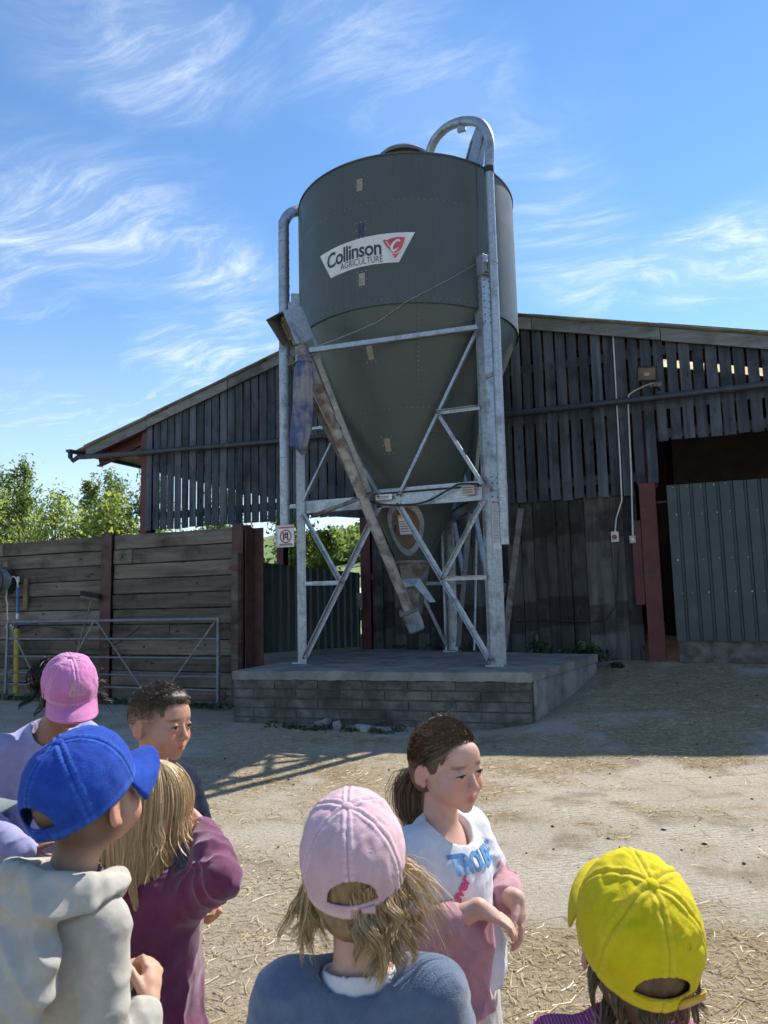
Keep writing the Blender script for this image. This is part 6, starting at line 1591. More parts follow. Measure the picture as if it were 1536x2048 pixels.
            i = np.arange(nb * mb_).reshape(nb, mb_); sub('brim', W(np.stack([bx, by, bz], -1)).reshape(-1, 3), np.stack([i[:-1, :-1], i[:-1, 1:], i[1:, 1:], i[1:, :-1]], -1).reshape(-1, 4), mat, .0045)
        if opening:
            a = np.linspace(np.pi - .62, np.pi + .62, 30); g = np.linspace(.905, 1.0, 4); Aa, G_ = np.meshgrid(a, g, indexing='ij'); i = np.arange(120).reshape(30, 4)
            sub('strap', W(P(G_, Aa, .0022)).reshape(-1, 3), np.stack([i[:-1, :-1], i[1:, :-1], i[1:, 1:], i[:-1, 1:]], -1).reshape(-1, 4), strap or mat, .003)
            if tail:
                a0, length, lift = tail; nT = 10; u_ = np.linspace(0, 1, nT); base = P(np.full(nT, .955), np.full(nT, a0) - np.sign(length) * 0 + u_ * length / .095 * .55, .004 + u_ ** 1.5 * abs(lift)); tv = np.array((0, 0, 1.))
                top_, bot_ = base + tv * .0085, base - tv * .0085; i = np.arange(nT); Vt = W(np.concatenate([top_, bot_])); sub('strap_end', Vt, np.stack([i[:-1], i[1:], nT + i[1:], nT + i[:-1]], -1), strap or mat, .003)
        if text:
            for txt, t0, size_ in text:
                me = text_mesh(txt, size_, .0003, 'CENTER', .25, .95); vs = np.array([(v.co.x, v.co.y) for v in me.vertices]); tt = t0 - vs[:, 1] / (hg * 1.35); qq = -np.arctan2(vs[:, 0], rb) ; NV = W(P(tt, qq, .0042))
                me.vertices.foreach_set('co', NV.astype(np.float32).ravel()); plink('lettering', me, 'gold_thread', cap, 0)
        return cap
    # ---- hair
    def strands(s, name, paths, mat, r=.0011, tint=None, parent=None):
        Pn = np.asarray(paths, float); n, k = Pn.shape[:2]
        d = np.gradient(Pn, axis=1); d /= np.maximum(np.linalg.norm(d, axis=2, keepdims=True), 1e-9)
        ref = np.random.RandomState(n).normal(size=(n, 1, 3)); s1 = np.cross(d, ref); s1 /= np.maximum(np.linalg.norm(s1, axis=2, keepdims=True), 1e-9)
        tap = (1.25 * r * np.concatenate([np.full(max(k - 3, 1), 1.), np.linspace(.9, .25, min(3, k - 1))]))[None, :, None]
        rings = np.stack([Pn - s1 * tap, Pn + s1 * tap], 2)          # n,k,2,3
        i = np.arange(n * k * 2).reshape(n, k, 2)
        F = np.stack([i[:, :-1, 0], i[:, :-1, 1], i[:, 1:, 1], i[:, 1:, 0]], -1).reshape(-1, 4)
        tint = np.random.RandomState(1).rand(n) if tint is None else tint
        o = plink(name, npmesh(name, rings.reshape(-1, 3), F, np.repeat(tint, k * 2)), mat, parent or s.root); o['kind'] = 'stuff'; return o
    def skull(s, lat, az, off=.0):
        """lat 0 = crown, 90 = equator; az 0 = face, 180 = back"""
        lat, az = np.radians(lat), np.radians(az)
        return np.stack([np.sin(lat) * np.sin(az) * (.0735 + off), -.014 + np.sin(lat) * np.cos(az) * (.089 + off), .022 + np.cos(lat) * (.083 + off)], -1)
    def hanging(s, n, az, lat0, length, wave=.006, spread=.02, seed=1, off=(.004, .012), k=15, clump=14, inward=0., sig=None, conv=.75):
        """strands run over the skull and hang; strands of one lock draw together towards the tip"""
        rs = np.random.RandomState(seed); cc = np.linspace(az[0], az[1], clump) + rs.normal(0, (az[1] - az[0]) / clump * .3, clump); cl = rs.randint(0, clump, n)
        sig = (az[1] - az[0]) / clump * .55 if sig is None else sig
        a = cc[cl] + rs.normal(0, sig, n); l0 = rs.uniform(lat0[0], lat0[1], n); o = rs.uniform(off[0], off[1], n); co = rs.uniform(off[0], off[1], clump)[cl]
        cln = rs.uniform(length[0], length[1], clump)[cl]; ln = cln * rs.uniform(.82, 1.05, n); cph = rs.uniform(0, 6.28, clump)[cl]; camp = rs.uniform(.4, 1.2, clump)[cl]; cdr = rs.normal(0, 1, clump)[cl]
        pts = []
        for j in range(k):
            u = j / (k - 1); raw = l0 + u * 160; lat = np.minimum(raw, 104); over = np.maximum(raw - 104, 0) / np.maximum(160 - (104 - l0), 1)
            g = conv * over ** .8; aa = a * (1 - g) + cc[cl] * g; oo = o * (1 - g) + co * g
            w = s.H(s.skull(lat, aa, oo)); dirx = np.stack([np.sin(np.radians(aa)), np.cos(np.radians(aa)), np.zeros(n)], -1) @ s.M.T; dirx[:, 2] = 0
            w = w + np.array((0, 0, -1)) * (over * ln)[:, None] + dirx * (spread * over * cdr * .5 + inward * over)[:, None]
            ph = cph + over * 7; w = w + np.stack([np.cos(ph), np.sin(ph), np.zeros(n)], -1) * (wave * over * camp)[:, None]; pts.append(w)
        Pn = np.stack(pts, 1); return Pn + np.cumsum(rs.normal(0, .00016, Pn.shape), 1)
    def hair_shell(s, name, mat, grow=.009, face=True, back=-.075, extra=None, front=.045, h=.004, tint=.3):
        lo, hi = s.hc - .22, s.hc + .16; f = Field(lo, hi, h)
        f.ell(s.H(0, -.014, .022), (np.array((.0735, .089, .083)) + grow) * s.hs, s.M, .005); f.ell(s.H(0, -.044, -.030), np.array((.060, .058, .058)) * s.hs, s.M, .03)
        if extra: extra(f)
        if face:      # clear the face and ears
            f.ell(s.H(0, .108, -.046), np.array((.090, .108, .110)) * s.hs, s.M, .012, True)
            for q in (-1, 1): f.ell(s.H(q * .082, -.004, -.020), np.array((.016, .026, .036)) * s.hs, s.M, .008, True); f.ell(s.H(q * .072, .004, -.062), np.array((.026, .034, .034)) * s.hs, s.M, .008, True)
        f.cut(s.H(0, 0, back), s.M @ np.array((0, .25, -1.)), .01)
        V, F = f.mesh(); V = relax(V, F, 2, .5); V = wrinkle(V, normals(V, F), .0025, 3., (60, 60, 14)); me = npmesh(name, V, F, np.clip(tint + .35 * (fbm(V[:, 0] * 90, V[:, 1] * 90, V[:, 2] * 22, 3) - .5) * 2, 0, 1)); return plink(name, me, mat, s.root)
def shorts(k, f, g=.02, hem=None, r=(.082, .078)):
    J, c = k.J, k.sc
    f.ell(J['pelvis'], np.array((.112, .090, .085)) * c + g * .6, k=.03)
    for q in 'rl':
        m = J[q + 'h'] * .45 + J[q + 'k'] * .55 if hem is None else J[q + 'h'] + (J[q + 'k'] - J[q + 'h']) * hem
        f.rc(J[q + 'h'], m, r[0] * c, r[1] * c, .02)
def shoes(k, mat='shoe'):
    def fn(f):
        J, c = k.J, k.sc
        for q in 'rl': f.rc(J[q + 'a'] + np.array((0, -.012, -.025)) * c, J[q + 'a'] + np.array((0, .10, -.040)) * c, .036 * c, .028 * c, .01)
        f.cut((0, 0, .004), (0, 0, -1))
    lo, hi = k.bounds(.15); lo[2] = -.02; hi[2] = .2
    k.garment('shoes', mat, fn, .006, 0, lo=lo, hi=hi)
def trousers(k, mat, g=.016):
    def fn(f):
        J, c = k.J, k.sc
        f.ell(J['pelvis'], np.array((.112, .088, .085)) * c + g, k=.03)
        for q in 'rl': f.rc(J[q + 'h'], J[q + 'k'], .070 * c + g, .050 * c + g, .02); f.rc(J[q + 'k'], J[q + 'a'] + np.array((0, 0, .02)), .050 * c + g, .042 * c + g, .02)
    lo, hi = k.bounds(.15); lo[2] = 0; hi[2] = k.J['pelvis'][2] + .15
    k.garment('trousers', mat, fn, .007, .005, 4., lo=lo, hi=hi)
def project(k, V, F, me, mapf, off=.0025):
    """lay flat lettering on the front of a garment: rays along -direction in person space"""
    from mathutils.bvhtree import BVHTree
    bvh = BVHTree.FromPolygons([tuple(map(float, v)) for v in V], [tuple(map(int, q)) for q in F])
    out = []
    for v in me.vertices:
        o, d = mapf(v.co.x, v.co.y); hit = bvh.ray_cast(Vector(o), Vector(d)); p = hit[0] if hit[0] is not None else Vector(o) + Vector(d) * .05
        out.append(p - Vector(d) * off)
    for v, p in zip(me.vertices, out): v.co = p

# ------------------------------------------------ girl with ponytail, white T-shirt, rose jacket slipped off the shoulders
def girl_ponytail():
    k = Kid((-.606, 1.748), 128, .955, 'person in white T-shirt with a rose jacket slipped off the shoulders, facing right', (.64, .40, .30), head=(-.004, .012, 1.158), yaw=12, pitch=4, roll=3, hs=.97)
    k.setj(re=(.150, .010, .765), rw=(.075, .136, .832), le=(-.150, .045, .775), lw=(-.062, .152, .812), rs=(.116, -.012, .925), ls=(-.116, -.012, .925))
    k.hand = dict(r=((-.55, .60, -.42), (.25, -.45, -.80), 15), l=((.10, .30, -.95), (.35, -.9, -.1), 22))
    k.body(.0045, True)
    # T-shirt
    def tee(f):
        k.top(f, .020, sleeves=''); J, c = k.J, k.sc
        for q in 'rl': f.rc(J[q + 's'], J[q + 's'] + (J[q + 'e'] - J[q + 's']) * .55, .058, .060, .02)
        f.ell(J['belly'] + np.array((0, .012, -.03)), (.122, .112, .12), k=.04)
        f.cut((0, 0, .632), (0, 0, -1), .004)
        for q, s_ in (('r', 1), ('l', -1)):
            e = J[q + 's'] + (J[q + 'e'] - J[q + 's']) * .56; d = J[q + 'e'] - J[q + 's']
        f.rc(np.array((0, .012, .985)) * c, np.array((0, .05, 1.10)) * c, .054, .075, .006, True)
    k.garment('tshirt', 'cloth_white', tee, .0046, .003, 2., (10, 10, 15), fold=.0075); TV, TF = k.last
    # jacket: sleeves from below the shoulder, back panel and open fronts
    def jacket(f):
        J, c = k.J, k.sc
        f.ell(J['belly'] + np.array((.006, .004, .035)), (.150, .138, .13), k=.03); f.ell(J['pelvis'] + np.array((.006, .006, -.005)), (.156, .146, .105), k=.05)
        f.ell(J['belly'] + np.array((-.058, .135, -.02)), (.088, .165, .26), k=.010, sub=True)
        f.cut((0, 0, .85), (0, .25, 1), .01)
        for q in 'rl':
            a, e, w = J[q + 's'], J[q + 'e'], J[q + 'w']; f.rc(a + (e - a) * .48, e, .056, .056, .015); f.rc(e, e + (w - e) * .50, .056, .046, .02)
            f.rc(e + (w - e) * .46, e + (w - e) * .54, .047, .045, .004)
        f.cut((0, 0, .606), (0, 0, -1), .005)
    k.garment('jacket', 'cloth_rose', jacket, .0046, .0045, 5., (12, 12, 17), fold=.008)
    k.garment('shorts', 'cloth_oatmeal', lambda f: (shorts(k, f, .03, .52, (.088, .092)), None), .006, .006, 3., (14, 14, 5))
    shoes(k)
    # lettering on the shirt front
    def mp(x0, z0, rot, sx=1.):
        c_, s_ = math.cos(R(rot)), math.sin(R(rot)); return lambda x, y: ((-(x0 + (x * c_ - y * s_) * sx), .30, z0 + x * s_ + y * c_), (0, -1, 0))
    me = text_mesh('TROUBLE', .056, .0022, 'CENTER', 0, .92); project(k, TV, TF, me, mp(.012, .882, -3, .80)); plink('lettering', me, 'print_blue', k.root, 0)
    me = text_mesh('Never', .036, .0010, 'CENTER', .2, .92); project(k, TV, TF, me, mp(-.066, .838, 58), .003); plink('lettering', me, 'print_pink', k.root, 0)
    # hair
    k.hair_shell('hair', 'hair_brown', .0022, back=-.060, tint=.25, extra=lambda f: f.chain([k.H(0, -.088, -.035), k.H(.002, -.118, -.055), k.H(.004, -.128, -.105), k.H(.0, -.112, -.165), k.H(.0, -.100, -.20)], [.020, .023, .024, .017, .006], .012))
    rs = np.random.RandomState(4); n = 7000; a = rs.uniform(-118, 118, n); l0 = np.where(np.abs(a) < 70, rs.uniform(30, 62, n), rs.uniform(50, 92, n)); l0 = np.where(rs.rand(n) < .35, rs.uniform(0, 40, n), l0); u = np.linspace(0, 1, 12)
    st = k.skull(l0, a, .010); tie = np.array((0, -.098, -.030)); P = []
    for t in u:
        q = st * (1 - t) + tie * t; c0 = np.array((0, -.014, .022)); d = q - c0; ell = np.array((.0735, .089, .083)) + rs.uniform(.001, .0075, (n, 1)); sc_ = 1 / np.sqrt(((d / ell) ** 2).sum(1)); q = c0 + d * np.maximum(sc_, 1)[:, None] + rs.normal(0, .0009, (n, 3)); P.append(k.H(q))
    k.strands('hair_strands', np.stack(P, 1), 'hair_brown', .00045, rs.beta(1.6, 1.6, n))
    n = 1300; b0 = rs.normal(0, 1, (n, 2)) * .010; tail = [(0, -.092, -.030), (0, -.116, -.050), (.002, -.130, -.085), (.002, -.130, -.130), (0, -.114, -.175), (0, -.100, -.225)]; w = [.5, 1.9, 2.3, 2.2, 1.7, .9]
    P = np.stack([k.H(np.array(c)[None] + np.stack([b0[:, 0] * q, b0[:, 1] * q * .8, rs.normal(0, .006, n)], -1)) for c, q in zip(tail, w)], 1); k.strands('ponytail', P, 'hair_brown', .0006, rs.beta(1.5, 1.6, n))
    # fly-away hairs
    n = 45; a = rs.uniform(60, 300, n); p0 = k.H(k.skull(rs.uniform(5, 70, n), a, .009)); d = (p0 - k.hc); d /= np.linalg.norm(d, axis=1)[:, None]; d = d * .5 + rs.normal(0, .5, (n, 3)) + np.array((0, -.3, .1)); L_ = rs.uniform(.015, .05, n)[:, None]
    k.strands('stray_hairs', np.stack([p0 + d * L_ * t + np.array((0, 0, -.3)) * L_ * t * t for t in np.linspace(0, 1, 6)], 1), 'hair_brown', .00035, rs.uniform(.5, 1, n))
    mb = MB(); mb.tube([Vector(k.H(.024 * math.cos(q), -.102 + .006 * math.sin(q), -.038 + .020 * math.sin(q))) for q in np.linspace(0, 2 * math.pi, 20)], .005, 8, cap=False); me = bpy.data.meshes.new('hair_tie'); me.from_pydata(mb.v, [], mb.f); plink('hair_tie', me, 'hair_tie', k.root)
girl_ponytail()

# ------------------------------------------------ short-haired boy
def boy_short():
    k = Kid((-1.507, 1.797), 112, 1.0, 'bareheaded person in a navy shirt and black shorts, half hidden behind the plum fleece', (.55, .31, .205), head=(0, .012, 1.160), yaw=2, pitch=3, roll=-2, hs=1.0)
    k.setj(rw=(.03, .165, .690), re=(.165, .03, .740), lw=(-.035, .17, .70), le=(-.165, .03, .745)); k.hand = dict(r=((-.45, .5, -.7), (-.6, -.5, 0), 45), l=((.45, .5, -.7), (.6, -.5, 0), 45))
    def col(b, L, V):
        x, y, z = L.T; inh = np.linalg.norm(L, axis=1) < .2
        w = smst(-.060, .055, z) * smst(.058, .012, y - .30 * np.maximum(z, 0)) * inh * (np.abs(x) < .0765); w = w * (1 - .8 * ((np.abs(z - .012) < .0018) & (y > -.05) & (y < .03)))
        return b * (1 - .78 * w[:, None]) + np.array((.060, .040, .028)) * (.78 * w)[:, None]
    k.body(.0046, True, col=col)
    def shirt(f):
        k.top(f, .016, sleeves=''); J = k.J
        for q in 'rl': f.rc(J[q + 's'], J[q + 's'] + (J[q + 'e'] - J[q + 's']) * .62, .058, .062, .02)
        f.cut((0, 0, .58), (0, 0, -1), .004); f.rc((0, .012, 1.0), (0, .05, 1.12), .056, .08, .006, True)
    k.garment('shirt', 'cloth_navy', shirt, .006, .003, 7., fold=.007); V, F = k.last
    # pale collar and diagonal trim
    mb = MB(); mb.tube([Vector((.066 * math.sin(q), .012 + .060 * math.cos(q), 1.012 - .016 * math.cos(q))) for q in np.linspace(0, 2 * math.pi, 28)], .011, 8, cap=False); me = bpy.data.meshes.new('collar'); me.from_pydata(mb.v, [], mb.f); plink('collar', me, 'cloth_white', k.root)
    k.garment('shorts', 'cloth_black', lambda f: shorts(k, f, .026, .74, (.088, .082)), .006, .005, 6., (12, 12, 5)); shoes(k)
    w = k.J['lw'] - (k.J['lw'] - k.J['le']) * .12; d = Vector(k.J['lw'] - k.J['le']).normalized()
    for q in 'rl':
        w = k.J[q + 'w'] - (k.J[q + 'w'] - k.J[q + 'e']) * .10; d = Vector(k.J[q + 'w'] - k.J[q + 'e']).normalized(); mb = MB(); mb.tube([Vector(w) - d * .011, Vector(w) + d * .011], .0275, 18)
        if q == 'l': me = bpy.data.meshes.new('wristwatch'); me.from_pydata(mb.v, [], mb.f); plink('wristwatch', me, 'black_rubber', k.root, 40)
    # hair: thick top swept forward
    def ex(f):
        f.ell(k.H(0, .006, .074), np.array((.058, .076, .028)) * k.hs, k.M, .012); f.cut(k.H(0, 0, .040), k.M @ np.array((0, -.62, -1.)), .022)
    k.hair_shell('hair', 'hair_short', .0015, face=False, back=-.2, extra=ex, tint=.25)
    rs = np.random.RandomState(6); n = 9000; a = rs.uniform(-180, 180, n); l0 = 78 * np.sqrt(rs.rand(n)); st = k.skull(l0, a, .010); st[:, 2] += .001
    keep = st[:, 2] > .040 - .30 * st[:, 1] * (st[:, 1] < 0) + .32 * np.maximum(st[:, 1], 0) + rs.normal(0, .006, n); st = st[keep]; n = len(st)
    d = np.stack([rs.normal(0, .35, n), .75 + rs.normal(0, .3, n), .30 + rs.normal(0, .25, n)], -1); d /= np.linalg.norm(d, axis=1)[:, None]; L_ = (rs.uniform(.5, 1, n) * np.clip((st[:, 2] - .03) * .38, .006, .020))[:, None]
    k.strands('hair_strands', np.stack([k.H(st + d * L_ * t + np.array((0, .1, -.55)) * L_ * t * t) for t in np.linspace(0, 1, 5)], 1), 'hair_short', .0006, rs.beta(1.2, 1.6, n))
    n = 5000; a = rs.uniform(62, 298, n); l1 = rs.uniform(48, 108, n); st = k.skull(l1, a, .0); kp = (rs.rand(n) < np.clip((st[:, 2] + .055) / .10, .04, 1)) & ~((np.abs(st[:, 1] + .006) < .022) & (st[:, 2] < .016)); st = st[kp]; n = len(st)
    nd = st - np.array((0, -.014, .022)); nd /= np.linalg.norm(nd, axis=1)[:, None]; nd = nd * .5 + np.array((0, .1, -.5)) + rs.normal(0, .2, (n, 3)); L_ = (.003 + .07 * np.clip(st[:, 2] + .02, 0, .08))[:, None]
    k.strands('side_hair', np.stack([k.H(st + nd * L_ * t) for t in (0, .5, 1.)], 1), 'hair_short', .0004, rs.rand(n))
boy_short()

# ------------------------------------------------ blond girl in plum fleece, elbow raised
def girl_blond():
    k = Kid((-1.180, 1.392), 22, .90, 'person in a plum fleece with one elbow raised and a hand to the face', (.62, .38, .28), head=(-.004, .018, 1.155), yaw=24, pitch=2, roll=4, hs=1.0)
    k.setj(re=(.200, -.022, .925), rw=(.060, .100, .985), rs=(.112, -.006, .872), ls=(-.118, -.006, .868)); k.hand = dict(r=((-.75, .35, .45), (-.1, -.8, -.5), 40), l=((0, .1, -1), (1, 0, 0), 25))
    k.body(.0058)
    def fleece(f):
        k.top(f, .020, flare=.012, sl=(.048, .042, .040, .034), upto=.86); f.ell(k.J['pelvis'] - np.array((0, 0, .06)), (.140, .118, .12), k=.05)
        f.cut((0, 0, .475), (0, 0, -1), .006); f.rc((0, .02, .915), (0, .04, 1.0), .050, .07, .006, True)
    def folds(V, N):
        e, w = k.J['re'], k.J['rw']; d = np.linalg.norm(V - e, axis=1); a = V @ np.array((.8, -.5, .35)); q = 1 - 2 * np.abs(np.sin(a * 60 + 7 * fbm(V[:, 0] * 16, V[:, 1] * 16, V[:, 2] * 16, 3))); return V + N * (.0058 * q * np.exp(-((d - .07) / .07) ** 2))[:, None]
    k.garment('fleece', 'cloth_plum', fleece, .0050, .0025, 3., (8, 8, 9), fold=.0095)
    k.garment('skirt', 'cloth_rose', lambda f: (f.rc((0, 0, .60), (0, 0, .47), .10, .128, .01), f.cut((0, 0, .452), (0, 0, -1), .004)), .007, .006, 2., (16, 16, 3)); shoes(k)
    k.hair_shell('hair', 'hair_blond', .006, back=-.09, tint=.35, face=True)
    h1 = k.hanging(6500, (75, 285), (0, 75), (.12, .20), .006, .018, 1, (.003, .011), clump=34, inward=-.012, sig=7); k.strands('hair_strands', h1, 'hair_blond', .00042, np.random.RandomState(2).beta(2, 2, 6500))
    h2 = k.hanging(1200, (130, 225), (10, 70), (.20, .27), .012, .03, 5, (.006, .014), clump=6, inward=.004, sig=5, conv=.9); k.strands('hair_locks', h2, 'hair_blond', .00045, np.random.RandomState(3).beta(2, 1.2, 1200))
    h3 = k.hanging(120, (30, 110), (30, 90), (.05, .12), .016, .05, 8, (.006, .018), clump=40); k.strands('stray_hairs', h3, 'hair_blond', .0006, np.random.RandomState(3).uniform(.5, 1, 120))
    rs = np.random.RandomState(9); n = 300; p0 = k.H(k.skull(rs.uniform(5, 75, n), rs.uniform(-60, 60, n), .012)); 
girl_blond()

# ------------------------------------------------ boy in blue cap and cream hoodie
def boy_blue():
    k = Kid((-1.088, 1.070), 28, .935, 'person in a royal blue cap and cream hoodie seen from behind, hands clasped', (.56, .34, .235), head=(0.034, .010, 1.232), yaw=-1, pitch=-9, roll=-2, hs=1.0)
    k.setj(re=(.118, -.022, .660), rw=(.098, .096, .782), le=(-.175, .03, .690), lw=(.004, .150, .795), rs=(.088, -.006, .950), ls=(-.112, -.006, .955), neck=(0, -.012, 1.005), chest=(0, 0, .890)); k.hand = dict(r=((-.30, .50, .62), (-.75, -.1, -.45), 48), l=((.80, -.10, .40), (.35, -.55, -.65), 46))
    def col(b, L, V):
        x, y, z = L.T; inh = np.linalg.norm(L, axis=1) < .2
        w = smst(-.105, -.055, z) * smst(.035, -.01, y) * inh * (np.abs(x) < .078); w = np.maximum(w, ((z > -.05) & (y < .0) & inh & (np.abs(x) < .078)) * .9)
        return b * (1 - .78 * w[:, None]) + np.array((.055, .038, .026)) * (.78 * w)[:, None]
    k.body(.0050, col=col)
    def hoodie(f):
        k.top(f, .010, sl=(.047, .045, .043, .040), upto=.80); J = k.J
        f.cut((0, 0, .48), (0, 0, -1), .006); f.rc((0, .012, .995), (0, .05, 1.11), .054, .075, .006, True)
        for q in 'rl': e, w = J[q + 'e'], J[q + 'w']; f.rc(e + (w - e) * .76, e + (w - e) * .86, .042, .036, .004)
    k.garment('hoodie', 'cloth_cream', hoodie, .0052, .003, 2., (8, 8, 10), fold=.010)
    def hood(f):
        # thick roll round the neck and the pouch lying down the back
        ring = [(.090 * math.sin(q), -.008 + .086 * math.cos(q), .1 + .915 - .022 * math.cos(q)) for q in np.linspace(R(35), R(325), 16)]; f.chain(ring, [.018 + .012 * math.sin(math.pi * i / 15) for i in range(16)], .012)
        f.ell((0, -.118, .910), (.108, .042, .105), np.array(Matrix.Rotation(R(-16), 3, 'X')), .02); f.rc((-.062, -.100, 1.006), (.062, -.100, 1.006), .030, .030, .012); f.rc((-.092, -.05, 1.012), (-.062, -.100, 1.006), .027, .030, .010); f.rc((.092, -.05, 1.012), (.062, -.100, 1.006), .027, .030, .010)
        f.ell((0, -.050, 1.045), (.066, .048, .036), k=.012, sub=True)
    def hfold(V, N):
        q = np.sin((V[:, 2] * 60 + np.abs(V[:, 0]) * 42) + 3 * fbm(V[:, 0] * 9, V[:, 1] * 9, V[:, 2] * 9, 2)); return V + N * (.0048 * (1 - 2 * np.abs(q)))[:, None]
    k.garment('hood', 'cloth_cream', hood, .0048, .005, 6., (9, 9, 9), lo=np.array((-.24, -.28, .72)), hi=np.array((.24, .2, 1.14)), post=hfold)
    k.garment('undershirt', 'cloth_denim', lambda f: (f.rc((0, -.005, .965), (0, .0, 1.005), .064, .060, .01), f.rc((0, .0, .98), (0, .01, 1.09), .049, .05, .004, True)), .005, .001, 2.)
    trousers(k, 'cloth_denim'); shoes(k)
    k.add_cap('cap_blue', tilt=19, amp=.0022, seed=2., size=1.0, strap='cap_blue', tail=(np.pi - .3, .05, .006))
boy_blue()

# ------------------------------------------------ girl in blush cap and slate hoodie, from behind
def girl_blush():
    k = Kid((-.556, 1.164), 2, .905, 'person in a pale pink cap and slate blue fleece top seen from behind', (.62, .39, .30), head=(-.006, .014, 1.166), yaw=-2, pitch=-7, roll=-4, hs=1.0)
    k.body(.0058)
    def hoodie(f):
        k.top(f, .026, sl=(.062, .058, .054, .044), upto=.92); f.cut((0, 0, .44), (0, 0, -1), .006); f.rc((0, -.010, .900), (0, -.008, 1.02), .064, .088, .010, True)
    k.garment('fleece_top', 'cloth_slate', hoodie, .0055, .003, 4., (7, 7, 8), fold=.009)
    def coll(f):
        ring = [(.098 * math.sin(q), -.012 + .080 * math.cos(q), .905 + .012 * math.cos(q) + .010 * abs(math.sin(q))) for q in np.linspace(0, 2 * math.pi, 28)]; f.chain(ring, [.0105] * 28, .006)
    mb = MB(); mb.tube([Vector((.004, -.120 + .006 * t, .905 - .30 * t)) for t in np.linspace(0, 1, 14)], .003, 6); me = bpy.data.meshes.new('back_seam'); me.from_pydata(mb.v, [], mb.f); 
    k.garment('undershirt', 'cloth_white', lambda f: (f.rc((0, -.012, .840), (0, -.010, .892), .085, .062, .008), f.rc((0, -.008, .880), (0, .003, 1.0), .051, .070, .004, True)), .0034, 0, 2.)
    trousers(k, 'cloth_grey'); shoes(k)
    k.add_cap('cap_blush', tilt=17, amp=.0034, seed=5., size=1.0, tail=(np.pi - .15, -.04, .004))
    k.hair_shell('hair', 'hair_fair', .006, back=-.085, tint=.12)
    h = k.hanging(2600, (100, 262), (86, 104), (.030, .075), .004, .02, 3, (-.002, .004), clump=16, inward=-.012); k.strands('hair_strands', h, 'hair_fair', .00042, np.random.RandomState(2).beta(1.2, 1.8, 2600))
    h = k.hanging(2600, (84, 175), (88, 104), (.045, .125), .016, .05, 7, (.001, .014), clump=34, conv=.55, sig=5); k.strands('hair_locks', h, 'hair_fair', .00040, np.random.RandomState(4).beta(1.8, 1.2, 2600))
    h = k.hanging(520, (240, 285), (88, 104), (.05, .125), .008, .05, 11, (.001, .014), clump=22, conv=.5); k.strands('hair_locks', h, 'hair_fair', .00038, np.random.RandomState(5).beta(1.6, 1.2, 520))
    rs = np.random.RandomState(9); n = 130; a = rs.uniform(75, 110, n); p0 = k.H(k.skull(rs.uniform(92, 104, n), a, .012)); d = np.stack([rs.uniform(.4, 1, n), rs.normal(0, .25, n), rs.normal(-.55, .3, n)], -1); L_ = rs.uniform(.05, .12, n)[:, None]
    k.strands('stray_hairs', np.stack([p0 + d * L_ * t + np.array((0, 0, -.5)) * L_ * t * t + rs.normal(0, .0008, (n, 3)) for t in np.linspace(0, 1, 9)], 1), 'hair_fair', .0004, rs.uniform(.5, 1, n))
girl_blush()

# ------------------------------------------------ girl in yellow cap
def girl_yellow():
    k = Kid((-.146, 1.248), 1, .862, 'person in a bright yellow cap and pink knitted top seen from behind', (.60, .38, .29), head=(.018, .010, 1.128), yaw=-3, pitch=-17, roll=3, hs=1.0)
    k.setj(rs=(.090, -.006, .795), ls=(-.112, -.006, .812))
    k.body(.0065)
    def top(f):
        k.top(f, .018, sl=(.056, .050, .046, .040), upto=.92); f.cut((0, 0, .46), (0, 0, -1), .006); f.rc((0, .0, .92), (0, .0, 1.02), .062, .08, .008, True)
    k.garment('knitted_top', 'cloth_knit', top, .006, .002, 4., fold=.005); trousers(k, 'cloth_denim'); shoes(k)
    k.add_cap('cap_yellow', tilt=15, amp=.0050, seed=8., size=1.02, brim_len=.058, strap='strap_yellow', tail=(np.pi - .28, -.075, .012))
    k.hair_shell('hair', 'hair_brown', .007, back=-.085, tint=.25)
    h = k.hanging(2200, (85, 275), (88, 104), (.02, .08), .004, .02, 3, (-.002, .005), clump=16); k.strands('hair_strands', h, 'hair_brown', .00045, np.random.RandomState(2).beta(1.2, 1.6, 2200))
    h = k.hanging(260, (75, 110), (88, 104), (.05, .12), .012, .03, 7, (.002, .012), clump=14); k.strands('hair_locks', h, 'hair_brown', .0006, np.random.RandomState(4).uniform(.4, 1, 260))
    rs = np.random.RandomState(4); n = 420; b0 = rs.normal(0, 1, (n, 2)) * .009; c0 = k.H(-.046, -.070, -.082)
    tail = [np.array((.02, .02, .02)), np.array((0, 0, 0)), np.array((-.012, -.010, -.035)), np.array((-.014, -.012, -.09)), np.array((-.012, -.004, -.16))]; w = [1.6, 1.0, 1.9, 2.1, 1.2]
    P = np.stack([c0 + c[None] + np.stack([b0[:, 0] * q, b0[:, 1] * q, rs.normal(0, .005, n)], -1) for c, q in zip(tail, w)], 1); k.strands('ponytail', P, 'hair_brown', .0014, rs.beta(1.4, 1.6, n))
    for j in range(2):
        mb = MB(); mb.tube([Vector(c0) + Vector((.019 * math.cos(q), .017 * math.sin(q), -.004 - .009 * j + .004 * math.cos(q))) for q in np.linspace(0, 2 * math.pi, 22)], .0055, 8, cap=False); me = bpy.data.meshes.new('hair_tie'); me.from_pydata(mb.v, [], mb.f); plink('hair_tie', me, 'hair_tie', k.root)
girl_yellow()

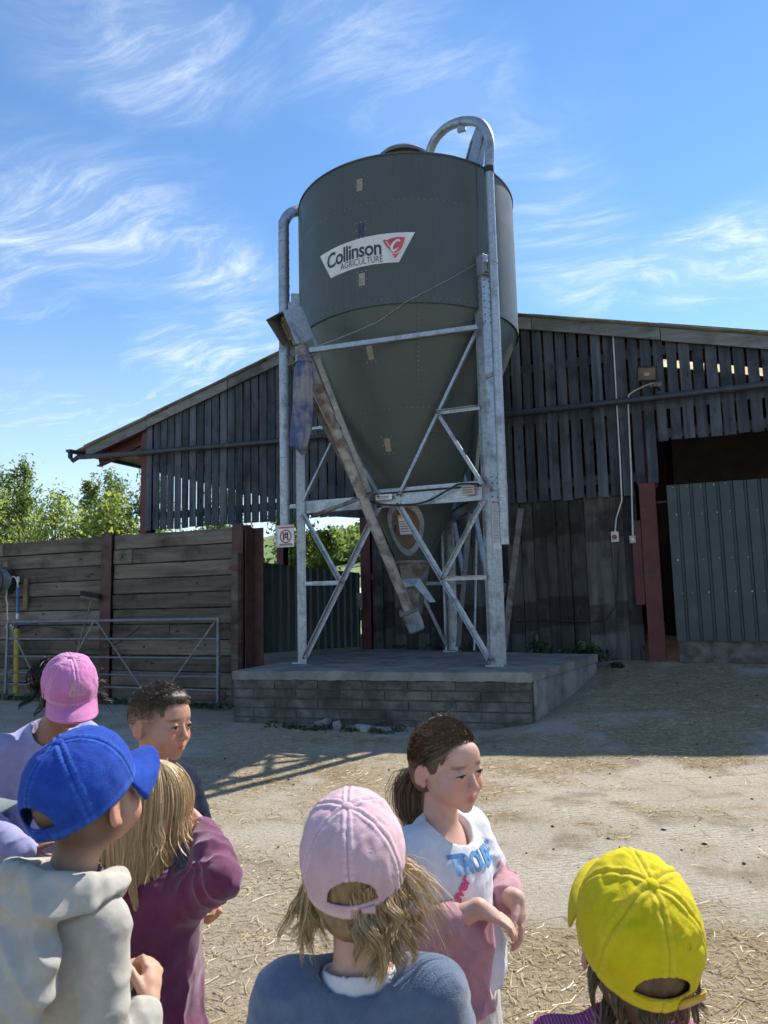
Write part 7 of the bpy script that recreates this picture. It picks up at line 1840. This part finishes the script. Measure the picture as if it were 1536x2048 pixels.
# ------------------------------------------------ figure in lavender sweatshirt bending forward, pink cap
def lavender():
    k = Kid((-2.145, 1.930), 132, 1.06, 'person in a lavender sweatshirt and bright pink cap with head bowed', (.34, .18, .12), head=(-.02, .20, 1.150), yaw=12, pitch=38, roll=4, hs=1.0)
    k.setj(neck=(0, .11, 1.085), chest=(0, .045, .955), belly=(0, .02, .80), rs=(.150, .055, 1.035), ls=(-.150, .055, 1.035), re=(.205, .075, .82), le=(-.205, .09, .82), rw=(.10, .20, .74), lw=(-.06, .22, .74)); k.hand = dict(r=((-.6, .6, -.3), (-.6, -.6, 0), 40), l=((.6, .6, -.3), (.6, -.6, 0), 40))
    k.body(.007)
    def sweat(f):
        k.top(f, .020, sl=(.058, .054, .050, .042), upto=.9); f.cut((0, 0, .60), (0, 0, -1), .006); f.rc((0, .13, 1.10), (0, .18, 1.2), .056, .08, .008, True)
    k.garment('sweatshirt', 'cloth_lavender', sweat, .006, .004, 3., (7, 7, 8), fold=.010); trousers(k, 'cloth_denim'); shoes(k)
    k.add_cap('cap_pink', tilt=14, amp=.0045, seed=4., size=1.0, text=(('girls', .66, .030), ('Club', .83, .034)))
    k.hair_shell('hair', 'hair_dark', .009, back=-.085, tint=.3, extra=lambda f: (f.ell(k.H(.045, -.100, -.005), (.058, .05, .058), k=.02), f.ell(k.H(.07, -.115, -.03), (.04, .04, .05), k=.02)))
    rs = np.random.RandomState(3); n = 900; c = k.H(.05, -.104, -.01); d = rs.normal(size=(n, 3)); d /= np.linalg.norm(d, axis=1)[:, None]; ax = rs.normal(size=(n, 3)); r_ = rs.uniform(.045, .066, n)[:, None]
    P = []
    e = np.cross(d, ax); e /= np.linalg.norm(e, axis=1)[:, None]
    for t in np.linspace(0, 1.9, 10): P.append(c + (d * math.cos(t) + e * math.sin(t)) * r_ * (1 + .03 * math.sin(5 * t)))
    k.strands('hair_strands', np.stack(P, 1), 'hair_dark', .0011, rs.rand(n))
    h = k.hanging(500, (60, 300), (70, 104), (.02, .07), .01, .05, 3, (.002, .016), clump=20); k.strands('hair_locks', h, 'hair_dark', .0010)
    n = 160; p0 = k.H(k.skull(rs.uniform(70, 100, n), rs.uniform(-110, -60, n), .015)); dd = np.stack([rs.uniform(-1, -.2, n), rs.normal(0, .4, n), rs.normal(-.1, .5, n)], -1); L_ = rs.uniform(.02, .07, n)[:, None]
    k.strands('stray_hairs', np.stack([p0 + dd * L_ * t + np.array((0, 0, -.4)) * L_ * t * t for t in np.linspace(0, 1, 7)], 1), 'hair_dark', .0006)
lavender()

# ------------------------------------------------ child mostly outside the picture, grey cap brim showing
def grey_cap():
    k = Kid((-1.588, 1.166), 82, .93, 'person in a grey-green cap at the left edge, only the brim showing', (.48, .28, .19), head=(0, .012, 1.140), yaw=4, pitch=2)
    k.body(.007)
    k.garment('tshirt', 'cloth_grey', lambda f: (k.top(f, .018, sl=(.054, .050, .046, .040), upto=.9), f.cut((0, 0, .52), (0, 0, -1), .006), f.rc((0, .012, .95), (0, .05, 1.05), .054, .075, .006, True)), .007, .005, 4.); trousers(k, 'cloth_black'); shoes(k)
    k.add_cap('cap_grey', tilt=10, brim_len=.072)
grey_cap()
